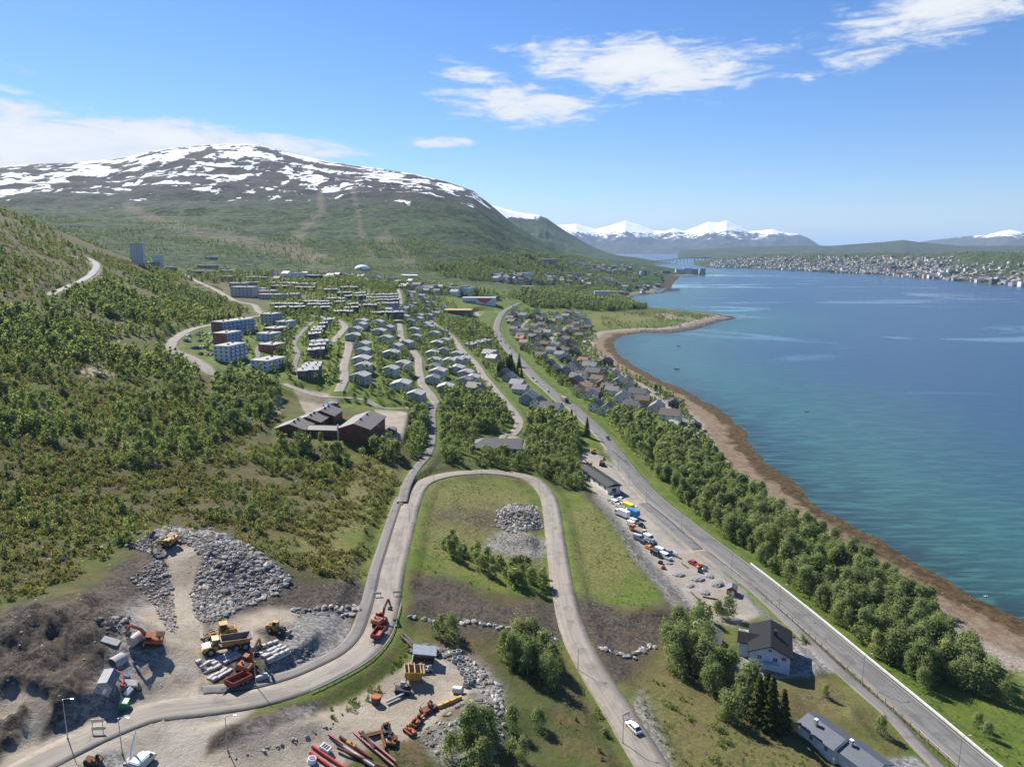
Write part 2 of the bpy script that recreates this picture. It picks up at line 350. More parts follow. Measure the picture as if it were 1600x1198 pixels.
# ---------------------------------------------------------------- ground cover zones, drawn where they lie
PX, PY = project(GX, GY, GZ)
GRASS, DRY, HEATH, SOIL, TAN, GREY, FLOOR, BARE = range(8)
W8 = np.zeros(GX.shape + (8,), np.float32)
nz1 = fbm(GX / 14, GY / 14, 4, 41); nz2 = fbm(GX / 4.0, GY / 4.0, 3, 43); nzl = fbm(GX / 60, GY / 60, 3, 47)
pxm = FPX / np.maximum(GY * math.cos(PITCH) + (CAMZ - GZ) * math.sin(PITCH), 30)    # pixels per metre
def lay(ch, mask):
    m = mask[..., None].astype(np.float32); W8[...] = W8 * (1 - m); W8[..., ch] += mask
def zone(ch, poly, rag=2.5, soft=1.5, amount=1.0):
    lo = np.min(poly, 0) - 30; hi = np.max(poly, 0) + 30
    k = (PX > lo[0]) & (PX < hi[0]) & (PY > lo[1]) & (PY < hi[1]) & (GR < 3500)
    m = np.zeros(GX.shape); s = poly_sdf(PX[k], PY[k], poly) / pxm[k] + (nz1[k] * .8 + nz2[k] * .6) * rag
    m[k] = sstep(-soft, soft, s) * amount; lay(ch, m)
W8[..., HEATH] = 1
lay(GRASS, np.clip(.10 + nz1 * .7 + nzl * .5, 0, .55) * (GR < 900))
near_t = (GR < 4000)
zone(GRASS, [(420, 470), (420, 620), (520, 640), (640, 640), (700, 720), (900, 760), (1700, 1300), (1700, 1050), (1500, 930), (1250, 790), (1160, 700), (1060, 610), (960, 560), (940, 520), (1150, 497), (1000, 478), (780, 440), (560, 440)], 4, 3)
zone(GRASS, [(255, 505), (340, 500), (440, 500), (430, 600), (330, 575), (275, 545)], 1, 1)
zone(DRY, [(920, 512), (925, 490), (1010, 486), (1060, 492), (1000, 505), (950, 512)], 3, 3, .7)
zone(TAN, [(1020, 490), (1040, 486), (1075, 494), (1100, 499), (1040, 500)], 4, 3, .7)
zone(DRY, [(500, 800), (540, 738), (620, 712), (645, 724), (622, 800), (602, 870), (585, 915), (540, 920), (470, 880), (480, 830)], 4, 3, .8)
zone(GRASS, [(560, 800), (600, 760), (626, 770), (612, 830), (588, 900), (560, 880), (545, 840)], 4, 3, .75)
zone(GRASS, [(650, 770), (700, 748), (780, 745), (835, 762), (852, 800), (866, 880), (874, 935), (800, 930), (700, 905), (635, 890), (640, 820)], 1, 1)
zone(DRY, [(668, 770), (710, 752), (790, 752), (830, 775), (850, 840), (850, 900), (760, 900), (690, 880), (660, 830)], 6, 5, .75)
zone(SOIL, [(680, 798), (770, 790), (850, 800), (855, 830), (760, 830), (680, 815)], 4, 3, .7)
zone(GRASS, [(868, 770), (905, 762), (950, 790), (990, 835), (1015, 890), (1065, 930), (1000, 955), (930, 948), (900, 925), (882, 870)], 2, 2)
zone(DRY, [(885, 800), (920, 780), (960, 830), (1000, 900), (960, 930), (905, 910)], 5, 4, .7)
zone(SOIL, [(905, 765), (930, 770), (1000, 850), (1085, 945), (1060, 960), (1010, 900), (965, 830)], 2, 2, .9)
zone(SOIL, [(636, 895), (700, 900), (760, 935), (874, 940), (882, 1000), (830, 1005), (715, 990), (640, 965)], 3, 3, .92)
zone(SOIL, [(893, 930), (960, 950), (1050, 945), (1075, 965), (1030, 1010), (985, 1060), (960, 1080), (925, 1020), (898, 975)], 3, 3, .92)
zone(DRY, [(985, 1070), (1040, 1010), (1080, 1060), (1180, 1130), (1280, 1198), (1060, 1260), (1020, 1150)], 4, 4, .6)
zone(GREY, [(985, 1100), (1000, 1085), (1030, 1140), (1060, 1215), (1040, 1240), (1005, 1150)], 2, 2, .8)
zone(DRY, [(1225, 1070), (1290, 1055), (1340, 1080), (1330, 1125), (1260, 1110)], 4, 3, .8)
zone(SOIL, [(1245, 1080), (1290, 1075), (1310, 1100), (1260, 1105)], 5, 4, .45)
zone(GREY, [(1140, 1040), (1200, 1000), (1222, 985), (1260, 1005), (1312, 1048), (1250, 1058), (1185, 1066), (1150, 1058)], .6, .6)
zone(GREY, [(1365, 1198), (1370, 1185), (1430, 1182), (1470, 1215), (1400, 1220)], .5, .5)
zone(BARE, [(903, 712), (925, 703), (960, 727), (1012, 757), (1024, 778), (1092, 850), (1108, 870), (1142, 905), (1192, 958), (1152, 976), (1090, 962), (1060, 918), (1020, 882), (985, 834), (955, 796), (928, 770), (903, 735)], 1, 1)
zone(GREY, [(945, 700), (1000, 742), (1012, 757), (990, 755), (960, 728)], 1, 1)
zone(GREY, [(995, 790), (1020, 782), (1105, 855), (1085, 866), (1060, 858)], 1, 1, .4)
zone(GREY, [(1100, 865), (1130, 880), (1190, 940), (1240, 985), (1200, 975), (1150, 920), (1085, 895)], 2, 2, .4)
zone(GREY, [(925, 775), (942, 776), (1000, 845), (1082, 945), (1060, 955), (1000, 885)], 1, 1, .65)
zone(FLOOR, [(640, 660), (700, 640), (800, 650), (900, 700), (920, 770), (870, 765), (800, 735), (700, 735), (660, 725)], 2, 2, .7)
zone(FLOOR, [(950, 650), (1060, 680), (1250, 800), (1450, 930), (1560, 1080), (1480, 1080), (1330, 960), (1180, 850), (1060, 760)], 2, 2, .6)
zone(TAN, [(585, 640), (637, 643), (638, 662), (628, 690), (600, 695), (590, 660)], .5, .5)
zone(TAN, [(455, 605), (505, 612), (530, 625), (520, 650), (480, 650)], .5, .5, .8)
zone(TAN, [(765, 695), (800, 678), (822, 690), (815, 705), (775, 707)], .5, .5, .8)
zone(TAN, [(330, 590), (350, 584), (382, 600), (390, 612), (360, 612)], .6, .6)
zone(TAN, [(425, 605), (445, 625), (430, 660), (420, 650)], .6, .6, .9)
zone(SOIL, [(120, 930), (180, 890), (225, 845), (265, 818), (345, 832), (440, 888), (468, 905), (560, 905), (590, 925), (565, 960), (545, 1000), (520, 1038), (440, 1072), (330, 1078), (312, 1070), (290, 1060), (215, 1090), (180, 1125), (60, 1180), (-60, 1240), (-60, 980), (40, 940)], 3, 3)
zone(GREY, [(100, 1130), (150, 1060), (190, 960), (225, 940), (262, 985), (265, 1030), (215, 1065), (208, 1100), (150, 1140)], 3, 2.5, .85)
zone(GREY, [(440, 960), (540, 955), (548, 985), (520, 1035), (440, 1068), (400, 1060), (430, 1010)], 2, 2, .85)
zone(TAN, [(266, 870), (290, 848), (318, 862), (302, 900), (306, 965), (322, 985), (380, 962), (440, 950), (470, 952), (450, 975), (400, 985), (420, 1000), (330, 1050), (330, 1075), (318, 1068), (300, 1085), (215, 1090), (212, 1060), (250, 1038), (272, 1010), (240, 985), (216, 968), (222, 950), (250, 945), (274, 990), (268, 930)], 1.2, 1.2)
zone(BARE, [(-60, 1225), (60, 1160), (160, 1115), (213, 1090), (220, 1066), (262, 1050), (305, 1054), (312, 1080), (420, 1085), (380, 1122), (330, 1152), (316, 1215), (240, 1215), (228, 1182), (170, 1174), (110, 1215)], .7, .7)
zone(GREY, [(110, 1215), (165, 1172), (225, 1180), (240, 1215)], 1, 1)
zone(SOIL, [(322, 1168), (345, 1138), (420, 1110), (490, 1094), (530, 1104), (525, 1130), (430, 1168), (345, 1190)], 1.2, 1.2, 1)
zone(GREY, [(335, 1178), (400, 1130), (480, 1106), (505, 1112), (525, 1128), (430, 1166), (350, 1185)], 1.5, 1.5, .6)
zone(TAN, [(318, 1220), (360, 1180), (440, 1164), (520, 1128), (600, 1080), (640, 1040), (670, 1015), (700, 1018), (735, 1050), (738, 1080), (705, 1110), (660, 1150), (560, 1180), (500, 1220)], 1.2, 1.2)
zone(GREY, [(640, 1020), (690, 1008), (740, 1030), (790, 1070), (800, 1120), (770, 1190), (690, 1200), (650, 1160), (700, 1120), (740, 1085), (725, 1045)], 2, 2, .9)
zone(GRASS, [(495, 1116), (560, 1084), (612, 1040), (628, 1000), (640, 985), (652, 1020), (605, 1080), (530, 1128)], 1.5, 1.5, .8)
zone(GREY, [(765, 838), (800, 830), (852, 845), (850, 868), (800, 872), (760, 860)], 3, 2, .9)
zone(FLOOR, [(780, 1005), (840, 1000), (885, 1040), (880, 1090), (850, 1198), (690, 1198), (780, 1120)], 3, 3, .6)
for ln, wd in (([(330, 1215), (380, 1182), (450, 1165), (520, 1135), (590, 1100), (640, 1062), (680, 1035)], 3.4), ([(285, 1060), (283, 1010), (285, 960), (284, 920), (282, 890), (276, 868)], 3.4), ([(176, 577), (158, 573), (136, 578)], 3.5), ([(282, 890), (300, 866), (312, 853)], 1.5), ([(276, 868), (268, 850)], 1.5), ([(1098, 868), (1060, 820), (1030, 790), (1000, 765)], 3.4), ([(0, 1110), (40, 1085), (70, 1110), (20, 1190)], 1.6)):
    m = (GR < 700); dd = np.full(GX.shape, 1e3); dd[m] = line_dist(PX[m], PY[m], ln) / pxm[m]
    lay(TAN, sstep(wd + .7, wd - .5, dd + nz2 * 1.2) * .92 * m)
# bare pale ground beside roads, moor patches on the hillside, ski runs on the mountain
zone(TAN, [(104, 402), (134, 400), (142, 406), (154, 414), (160, 424), (148, 434), (140, 440), (130, 440), (146, 428), (148, 416), (130, 408)], 4, 3, .9)
zone(TAN, [(122, 418), (135, 416), (146, 422), (138, 432), (128, 428)], 3, 3, .7)
zone(DRY, [(320, 430), (560, 420), (700, 425), (770, 445), (640, 452), (400, 445)], 10, 8, .35)
for ln, wd in (([(200, 322), (215, 330), (250, 345), (300, 360), (360, 372), (420, 385), (500, 405)], 22), ([(555, 278), (552, 300), (556, 320)], 14), ([(500, 295), (502, 330), (470, 362), (455, 380), (470, 395), (510, 410)], 20), ([(560, 330), (566, 380), (580, 400)], 10), ([(600, 372), (625, 395), (640, 410)], 26)):
    m = (GR > 900); dd = np.full(GX.shape, 1e3); dd[m] = line_dist(PX[m], PY[m], ln) / pxm[m]
    lay(TAN, sstep(wd, wd * .3, dd + nz1 * 14) * .62 * (GR > 900))
zone(GRASS, [(505, 405), (560, 402), (640, 412), (560, 418), (480, 418)], 8, 6, .7)
zone(GRASS, [(640, 420), (690, 422), (720, 435), (660, 436)], 8, 6, .6)
lay(GRASS, .6 * sstep(3.5, .4, RD) * sstep(-2, 0, RD) * (W8[..., TAN] + W8[..., GREY] + W8[..., SOIL] + W8[..., BARE] < .5) * (GR < 900))
# lumpy spoil: real relief in the soil and rubble
rough = (W8[..., SOIL] * 1.0 + W8[..., GREY] * .45) * sstep(.5, 4, RD) * (GR < 420)
spoil = poly_sdf(PX, PY, [(-80, 930), (60, 925), (140, 905), (178, 950), (165, 1040), (110, 1110), (30, 1165), (-80, 1210)])
rough = rough * (.5 + 1.5 * sstep(-3, 12, spoil))
GZ = GZ + rough * (fbm(GX / 6.5, GY / 6.5, 4, 61, .6) * 1.0 + np.abs(fbm(GX / 2.4, GY / 2.4, 3, 67)) * .75)
GZ = GZ + (W8[..., HEATH] + W8[..., FLOOR]) * sstep(2, 8, RD) * (GR < 700) * fbm(GX / 6, GY / 6, 3, 71) * .55 * sstep(36, 48, GD)
GZ = GZ + (GD > -12) * sstep(48, 36, GD) * (GR < 1600) * (fbm(GX / 26, GY / 26, 3, 73) * .35 + fbm(GX / 6, GY / 6, 3, 79) * .12)

# ---------------------------------------------------------------- ground material
def ground_material():
    m, nt, b = new_mat('ground_cover')
    pos = nt.node('ShaderNodeNewGeometry').outputs['Position']; sep = nt.node('ShaderNodeSeparateXYZ', {0: pos}); z = sep.outputs[2]
    nrm = nt.node('ShaderNodeSeparateXYZ', {0: nt.node('ShaderNodeNewGeometry').outputs['Normal']}).outputs[2]
    n1 = nt.noise(pos, .9, 6, .7); n2 = nt.noise(pos, .13, 5, .62, .4); n3 = nt.noise(pos, .03, 4, .6); n4 = nt.noise(pos, 3.2, 4, .7)
    wa = nt.node('ShaderNodeSeparateColor', {0: nt.attr('zone_a', 'Color')}).outputs; wb = nt.node('ShaderNodeSeparateColor', {0: nt.attr('zone_b', 'Color')}).outputs
    grass = nt.mix(nt.rng(n2, .35, .68), (.050, .105, .008), (.122, .160, .022)); grass = nt.mix(nt.rng(n1, .42, .7), grass, (.15, .135, .048))
    grass = nt.mix(nt.rng(n4, .5, .72), grass, (.035, .066, .012))
    dry = nt.mix(nt.rng(n1, .36, .64), (.088, .098, .025), (.225, .18, .078)); dry = nt.mix(nt.rng(n4, .55, .75), dry, (.085, .10, .03))
    heath = nt.mix(nt.rng(n2, .40, .58), (.072, .078, .024), (.118, .082, .042)); heath = nt.mix(nt.rng(n1, .44, .62), heath, (.046, .052, .016)); heath = nt.mix(nt.rng(n4, .54, .70), heath, (.15, .122, .066))
    soil = nt.mix(nt.rng(n1, .43, .58), (.032, .026, .022), (.095, .076, .061)); soil = nt.mix(nt.rng(n4, .55, .72), soil, (.175, .157, .14)); soil = nt.mix(nt.rng(n2, .52, .72), soil, (.095, .068, .048))
    tan = nt.mix(nt.rng(n2, .35, .7), (.275, .228, .172), (.36, .31, .245)); tan = nt.mix(nt.rng(n1, .5, .75), tan, (.21, .165, .12)); tan = nt.mix(nt.rng(n4, .58, .75), tan, (.38, .335, .275))
    grey = nt.mix(nt.rng(n1, .42, .59), (.12, .113, .105), (.29, .275, .255)); grey = nt.mix(nt.rng(n4, .52, .7), grey, (.40, .39, .37)); grey = nt.mix(nt.rng(n2, .55, .75), grey, (.15, .12, .095))
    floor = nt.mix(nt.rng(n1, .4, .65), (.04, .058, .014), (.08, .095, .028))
    pave = nt.mix(nt.rng(n2, .36, .66), (.235, .205, .17), (.32, .283, .238)); pave = nt.mix(nt.rng(nt.noise(nt.node('ShaderNodeMapping', {'Vector': pos, 'Rotation': (0, 0, .6), 'Scale': (.12, 1.3, .5)}).outputs[0], 1.0, 5, .6, 1.5), .48, .62, 0, .6), pave, (.34, .30, .25)); pave = nt.mix(nt.rng(n1, .55, .75), pave, (.185, .16, .132))
    c = heath
    # the sheets are mixed by weight
    acc = None
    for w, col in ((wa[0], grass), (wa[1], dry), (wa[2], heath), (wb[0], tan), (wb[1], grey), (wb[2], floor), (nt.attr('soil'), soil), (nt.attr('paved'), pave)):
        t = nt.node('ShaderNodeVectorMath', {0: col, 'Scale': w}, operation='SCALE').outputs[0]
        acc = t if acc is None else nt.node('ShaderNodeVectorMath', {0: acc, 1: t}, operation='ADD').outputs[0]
    # mountain: birch scrub below, bare heath and rock above, snow lying in hollows
    far = nt.attr('far')
    m1 = nt.noise(pos, .012, 6, .65, .3); m2 = nt.noise(pos, .05, 5, .6); m3 = nt.noise(pos, .004, 4, .6)
    scrub = nt.mix(nt.rng(m2, .42, .58), (.012, .030, .008), (.052, .088, .018)); scrub = nt.mix(nt.rng(m1, .54, .72, 0, .8), scrub, (.075, .066, .030))
    alp = nt.mix(nt.rng(m1, .35, .62), (.022, .021, .020), (.055, .046, .036)); alp = nt.mix(nt.rng(m2, .52, .7), alp, (.018, .022, .026))
    hz = nt.math('ADD', z, nt.math('MULTIPLY', nt.math('SUBTRACT', m1, .5), 260.0))
    up = nt.mix(nt.rng(hz, 215, 330), scrub, alp)
    acc = nt.mix(far, acc, up)
    keep = nt.math('MULTIPLY', nt.math('ADD', nt.math('ADD', wb[0], wb[1]), wa[0]), far)
    acc = nt.mix(nt.math('MULTIPLY', keep, .8), acc, nt.mix(nt.rng(wa[0], .1, .5), (.185, .145, .10), (.085, .11, .03)))
    sv = nt.node('ShaderNodeMapping', {'Vector': pos, 'Rotation': (0, 0, R(20)), 'Scale': (.0046, .0070, .012)}).outputs[0]
    s1 = nt.noise(sv, 1.0, 9, .62, .7); sv2 = nt.node('ShaderNodeMapping', {'Vector': pos, 'Rotation': (0, 0, R(-30)), 'Scale': (.016, .0045, .008)}).outputs[0]; s2 = nt.noise(sv2, 1.0, 8, .62, .6)
    sn = nt.math('ADD', nt.math('MULTIPLY', s1, .6), nt.math('MULTIPLY', s2, .4))
    thr = nt.ramp(nt.rng(z, 200, 700, 0, 1, False), [(0, .80), (.10, .63), (.18, .555), (.4, .515), (.7, .49), (1, .468)])
    snow = nt.math('MULTIPLY', nt.rng(nt.math('SUBTRACT', sn, thr), 0, .014), far)
    acc = nt.mix(snow, acc, (.86, .88, .92))
    # the shore: pale shingle, ochre sand, then wet weed down to the water
    sh = nt.math('ADD', nt.attr('shore'), nt.math('ADD', nt.math('MULTIPLY', nt.math('SUBTRACT', n2, .5), 15.0), nt.math('MULTIPLY', nt.math('SUBTRACT', n3, .5), 22.0)))
    b1 = nt.noise(pos, .28, 6, .7, .5)
    weed = nt.mix(nt.rng(b1, .38, .62), (.038, .025, .012), (.098, .064, .027))
    sand = nt.mix(nt.rng(b1, .35, .62), (.135, .096, .062), (.225, .165, .11)); sand = nt.mix(nt.rng(n1, .5, .7), sand, (.11, .088, .066))
    shing = nt.mix(nt.rng(n1, .4, .66), (.20, .17, .14), (.36, .31, .26))
    beach = nt.mix(nt.rng(sh, 10, 15), weed, sand); beach = nt.mix(nt.rng(sh, 22, 30), beach, shing)
    bm = nt.math('MULTIPLY', nt.rng(sh, 40, 34), nt.rng(z, 7.0, 4.6))
    acc = nt.mix(bm, acc, beach)
    nt.l.new(acc, b.inputs['Base Color']); b.inputs['Roughness'].default_value = .95; b.inputs['Specular IOR Level'].default_value = .15
    bh = nt.math('ADD', nt.math('MULTIPLY', n1, .5), nt.math('MULTIPLY', n4, .28))
    fh = nt.math('MULTIPLY', nt.math('ADD', nt.math('MULTIPLY', m2, 16.0), nt.math('MULTIPLY', nt.noise(pos, .16, 4, .6), 7.0)), nt.math('MULTIPLY', far, nt.rng(snow, .9, .2, .05, 1)))
    bump = nt.node('ShaderNodeBump', {'Height': nt.math('ADD', bh, fh), 'Strength': .75, 'Distance': 1.0})
    nt.l.new(bump.outputs[0], b.inputs['Normal'])
    return m
GROUND = ground_material()
def build_ground():
    ok = (GD > -260); keepf = grid_faces(*GX.shape)
    kf = ok.ravel()[keepf].all(1); f = keepf[kf]
    used = np.unique(f); remap = np.full(GX.size, -1); remap[used] = np.arange(len(used))
    V = np.column_stack([GX.ravel(), GY.ravel(), GZ.ravel()])[used]
    me = mesh_np('ground', V, remap[f][:, ::-1], GROUND, True)
    w = W8.reshape(-1, 8)[used]; s = w.sum(1, keepdims=True); w = w / np.maximum(s, 1e-6); one = np.ones((len(used), 1), np.float32)
    cattr(me, 'zone_a', np.hstack([w[:, [GRASS, DRY, HEATH]], one])); cattr(me, 'zone_b', np.hstack([w[:, [TAN, GREY, FLOOR]], one]))
    fattr(me, 'soil', w[:, SOIL]); fattr(me, 'paved', w[:, BARE]); fattr(me, 'shore', np.minimum(GD.ravel()[used], 1e4))
    fattr(me, 'far', sstep(1150, 1500, GR.ravel()[used]) )
    o = link_mesh('ground', me); tag(o, 'green and brown hillside ground running from the building site up to the snowy mountain', 'ground', kind='structure'); return o
ground = build_ground()

# ---------------------------------------------------------------- sea
def sea_material():
    m, nt, b = new_mat('sea_water')
    pos = nt.node('ShaderNodeNewGeometry').outputs['Position']; sh = nt.attr('shore')
    n3 = nt.noise(nt.node('ShaderNodeMapping', {'Vector': pos, 'Rotation': (0, 0, .5), 'Scale': (.010, .020, .01)}).outputs[0], 1.0, 5, .6, .6)
    d = nt.math('ADD', sh, nt.math('MULTIPLY', nt.math('SUBTRACT', n3, .5), 50.0))
    c = nt.ramp(nt.rng(d, 0, 900, 0, 1, False), [(0, (.018, .034, .034)), (.02, (.022, .055, .056)), (.06, (.028, .078, .076)), (.12, (.027, .068, .086)), (.24, (.025, .058, .100)), (1, (.025, .053, .106))])
    sw = nt.noise(nt.node('ShaderNodeMapping', {'Vector': pos, 'Rotation': (0, 0, R(-38)), 'Scale': (.05, .30, .1)}).outputs[0], 1.0, 3, .5, .5)
    c = nt.mix(nt.math('MULTIPLY', nt.rng(sw, .42, .66), nt.rng(sh, 260, 40, 0, .55)), c, (.05, .15, .13))
    nt.l.new(c, b.inputs['Base Color']); b.inputs['IOR'].default_value = 1.33
    slick = nt.noise(nt.node('ShaderNodeMapping', {'Vector': pos, 'Rotation': (0, 0, R(12)), 'Scale': (.0016, .0042, .002)}).outputs[0], 1.0, 6, .62, 1.2)
    sl = nt.rng(slick, .55, .63)
    nt.l.new(nt.math('SUBTRACT', .30, nt.math('MULTIPLY', sl, .20)), b.inputs['Roughness'])
    w1 = nt.noise(nt.node('ShaderNodeMapping', {'Vector': pos, 'Rotation': (0, 0, R(-38)), 'Scale': (.28, .75, .3)}).outputs[0], 1.0, 5, .62, .3)
    w2 = nt.noise(nt.node('ShaderNodeMapping', {'Vector': pos, 'Rotation': (0, 0, R(-30)), 'Scale': (.03, .075, .05)}).outputs[0], 1.0, 3, .5, .4)
    h = nt.math('ADD', nt.math('MULTIPLY', w1, .55), nt.math('MULTIPLY', w2, 1.5))
    bump = nt.node('ShaderNodeBump', {'Height': h, 'Distance': 1.0}); nt.l.new(nt.math('SUBTRACT', .19, nt.math('MULTIPLY', sl, .12)), bump.inputs['Strength']); nt.l.new(bump.outputs[0], b.inputs['Normal'])
    return m
def build_sea():
    th = np.linspace(R(-30), R(85), 260); r = 20 * np.exp(np.linspace(0, math.log(42000 / 20.0), 330))
    T, Q = np.meshgrid(th, r, indexing='ij'); x = Q * np.sin(T); y = Q * np.cos(T)
    d = -poly_sdf(x, y, SHORE); f = grid_faces(len(th), len(r)); f = f[(d.ravel()[f] > -60).any(1)]
    used = np.unique(f); rm = np.full(x.size, -1); rm[used] = np.arange(len(used))
    me = mesh_np('sea', np.column_stack([x.ravel(), y.ravel(), np.zeros(x.size)])[used], rm[f][:, ::-1], sea_material(), True)
    fattr(me, 'shore', d.ravel()[used])
    tag(link_mesh('sea', me), 'calm blue fjord turning turquoise over the shallows', 'sea', kind='structure')
build_sea()

# ---------------------------------------------------------------- far land: mountain ranges, hills, the island across the sound
def far_material(name, low, high, rock, snow_at, snow_soft, snow_bias, wood=1.0):
    m, nt, b = new_mat(name); pos = nt.node('ShaderNodeNewGeometry').outputs['Position']; z = nt.node('ShaderNodeSeparateXYZ', {0: pos}).outputs[2]
    n1 = nt.noise(pos, .0016, 9, .7, .6); n2 = nt.noise(pos, .009, 7, .66)
    c = nt.mix(nt.rng(n2, .38, .62), low, tuple(v * 1.6 for v in low)); c = nt.mix(nt.rng(nt.math('ADD', z, nt.math('MULTIPLY', nt.math('SUBTRACT', n1, .5), 260)), high, high + 160), c, rock)
    slope = nt.node('ShaderNodeSeparateXYZ', {0: nt.node('ShaderNodeNewGeometry').outputs['Normal']}).outputs[2]
    sn = nt.math('ADD', nt.math('ADD', nt.rng(z, snow_at, snow_at + snow_soft, 0, .75, False), nt.math('MULTIPLY', nt.math('ADD', nt.math('MULTIPLY', n1, .55), nt.math('MULTIPLY', n2, .45)), 1.5)), nt.math('MULTIPLY', slope, .35))
    c = nt.mix(nt.math('MULTIPLY', nt.rng(sn, snow_bias, snow_bias + .06), nt.rng(z, snow_at - 40, snow_at + 60)), c, (.86, .88, .92))
    nt.l.new(c, b.inputs['Base Color']); b.inputs['Roughness'].default_value = .95; b.inputs['Specular IOR Level'].default_value = .1
    bump = nt.node('ShaderNodeBump', {'Height': nt.math('MULTIPLY', n2, 40.0), 'Strength': .5 * wood}); nt.l.new(bump.outputs[0], b.inputs['Normal']); return m
def far_range(name, label, cat, tab, base, mat, seed, rug, n=420, foot=.72, back=1.3):
    """a range from its skyline: photo column, row and distance, with a foot line in front and slopes behind"""
    lo, hi = tab[0][0], tab[-1][0]; px = np.linspace(lo, hi, n); th = col_az(px); h, r = skyline(tab, th)
    js = np.concatenate([np.linspace(0, 1, 44), np.linspace(1.02, 2, 12)]); X = []; Z = []; Y = []
    for t in js:
        rr = r * (foot + (1 - foot) * min(t, 1) + (back - 1) * max(t - 1, 0)); x = rr * np.sin(th); y = rr * np.cos(th)
        tt = min(t, 1); k = tt ** 1.25 if t <= 1 else (1 - (t - 1)) ** 1.1
        e = np.sin(np.pi * min(tt, 1)) if t <= 1 else 0
        zz = base + (h - base) * k + e * (fbm(x / rug, y / rug, 6, seed, .55) * .34 - np.abs(fbm(x / rug * 2.2, y / rug * 2.2, 5, seed + 3, .6)) * .34 - .02) * np.maximum(h - base, 0)
        X.append(x); Y.append(y); Z.append(zz)
    X = np.array(X).T; Y = np.array(Y).T; Z = np.array(Z).T
    me = mesh_np(name, np.column_stack([X.ravel(), Y.ravel(), Z.ravel()]), grid_faces(*X.shape)[:, ::-1], mat, True)
    return tag(link_mesh(name, me), label, cat, kind='structure'), (X, Y, Z)
ALP = far_material('alpine_rock', (.04, .045, .04), 120, (.055, .056, .062), 60, 620, 1.44)
far_range('distant_mountains', 'snow streaked blue mountain range on the horizon beyond the bridge', 'mountain', [(840, 372, 17000), (870, 352, 17000), (900, 350, 17000), (930, 358, 17000), (955, 352, 17000), (976, 345, 17000), (1000, 352, 17000), (1020, 360, 17000), (1040, 361, 17000), (1052, 357, 17000), (1068, 361, 17000), (1085, 355, 17000), (1105, 347, 17000), (1122, 348, 17000), (1133, 345, 17000), (1150, 352, 17000), (1170, 361, 17000), (1190, 360, 17000), (1205, 358, 17000), (1225, 364, 17000), (1245, 365, 17000), (1262, 372, 17000), (1280, 383, 17000), (1300, 386, 17000)], -20, ALP, 5, 2600, 520)
far_range('distant_snow_ridge', 'long white snow ridge on the far right horizon', 'mountain', [(1380, 386, 15000), (1420, 381, 15000), (1450, 376, 15000), (1500, 370, 15000), (1540, 367, 15000), (1560, 362, 15000), (1575, 359, 15000), (1590, 362, 15000), (1610, 366, 15000), (1680, 362, 15000), (1800, 368, 15000), (2100, 372, 15000)], -20, far_material('snow_ridge', (.06, .06, .06), 260, (.085, .08, .08), 230, 420, 1.2), 15, 2400, 320)
LOWH = far_material('low_hill_wood', (.032, .042, .022), 420, (.07, .062, .052), 5000, 100, 9)
far_range('distant_hills', 'low blue wooded hills behind the island town', 'hill', [(1060, 392, 9500), (1120, 388, 9500), (1180, 385, 9500), (1240, 384, 9500), (1300, 384, 9500), (1340, 381, 9500), (1380, 378, 9500), (1410, 375, 9500), (1440, 379, 9500), (1500, 384, 9500), (1600, 384, 9500), (1800, 380, 9500), (2100, 382, 9500)], -20, LOWH, 25, 1500, 360)
far_range('coastal_mountain', 'blue shadowed flat topped mountain with snow behind the green slope', 'mountain', [(700, 330, 6500), (760, 318, 6500), (790, 327, 6500), (815, 333, 6500), (840, 336, 6500), (854, 341, 6500), (868, 351, 6500), (885, 362, 6500), (905, 374, 6500), (925, 385, 6500), (950, 395, 6500), (985, 403, 6500)], -10, far_material('coastal_rock', (.035, .048, .02), 330, (.05, .046, .042), 290, 130, 1.52), 35, 900, 300, .6)
ISLE, ISLE_G = far_range('island', 'low wooded island across the sound covered with town', 'island', [(1085, 411.5, 5600), (1110, 406, 5400), (1140, 402, 5300), (1180, 398, 5200), (1250, 396, 4900), (1320, 396, 4600), (1400, 395, 4300), (1460, 397, 4000), (1500, 394, 3800), (1560, 393, 3600), (1610, 396, 3400), (1700, 396, 3200), (1900, 395, 3000), (2200, 396, 3000)], -1, far_material('island_wood', (.034, .048, .02), 500, (.05, .05, .04), 5000, 100, 9), 45, 300, 420, .80, 1.25)

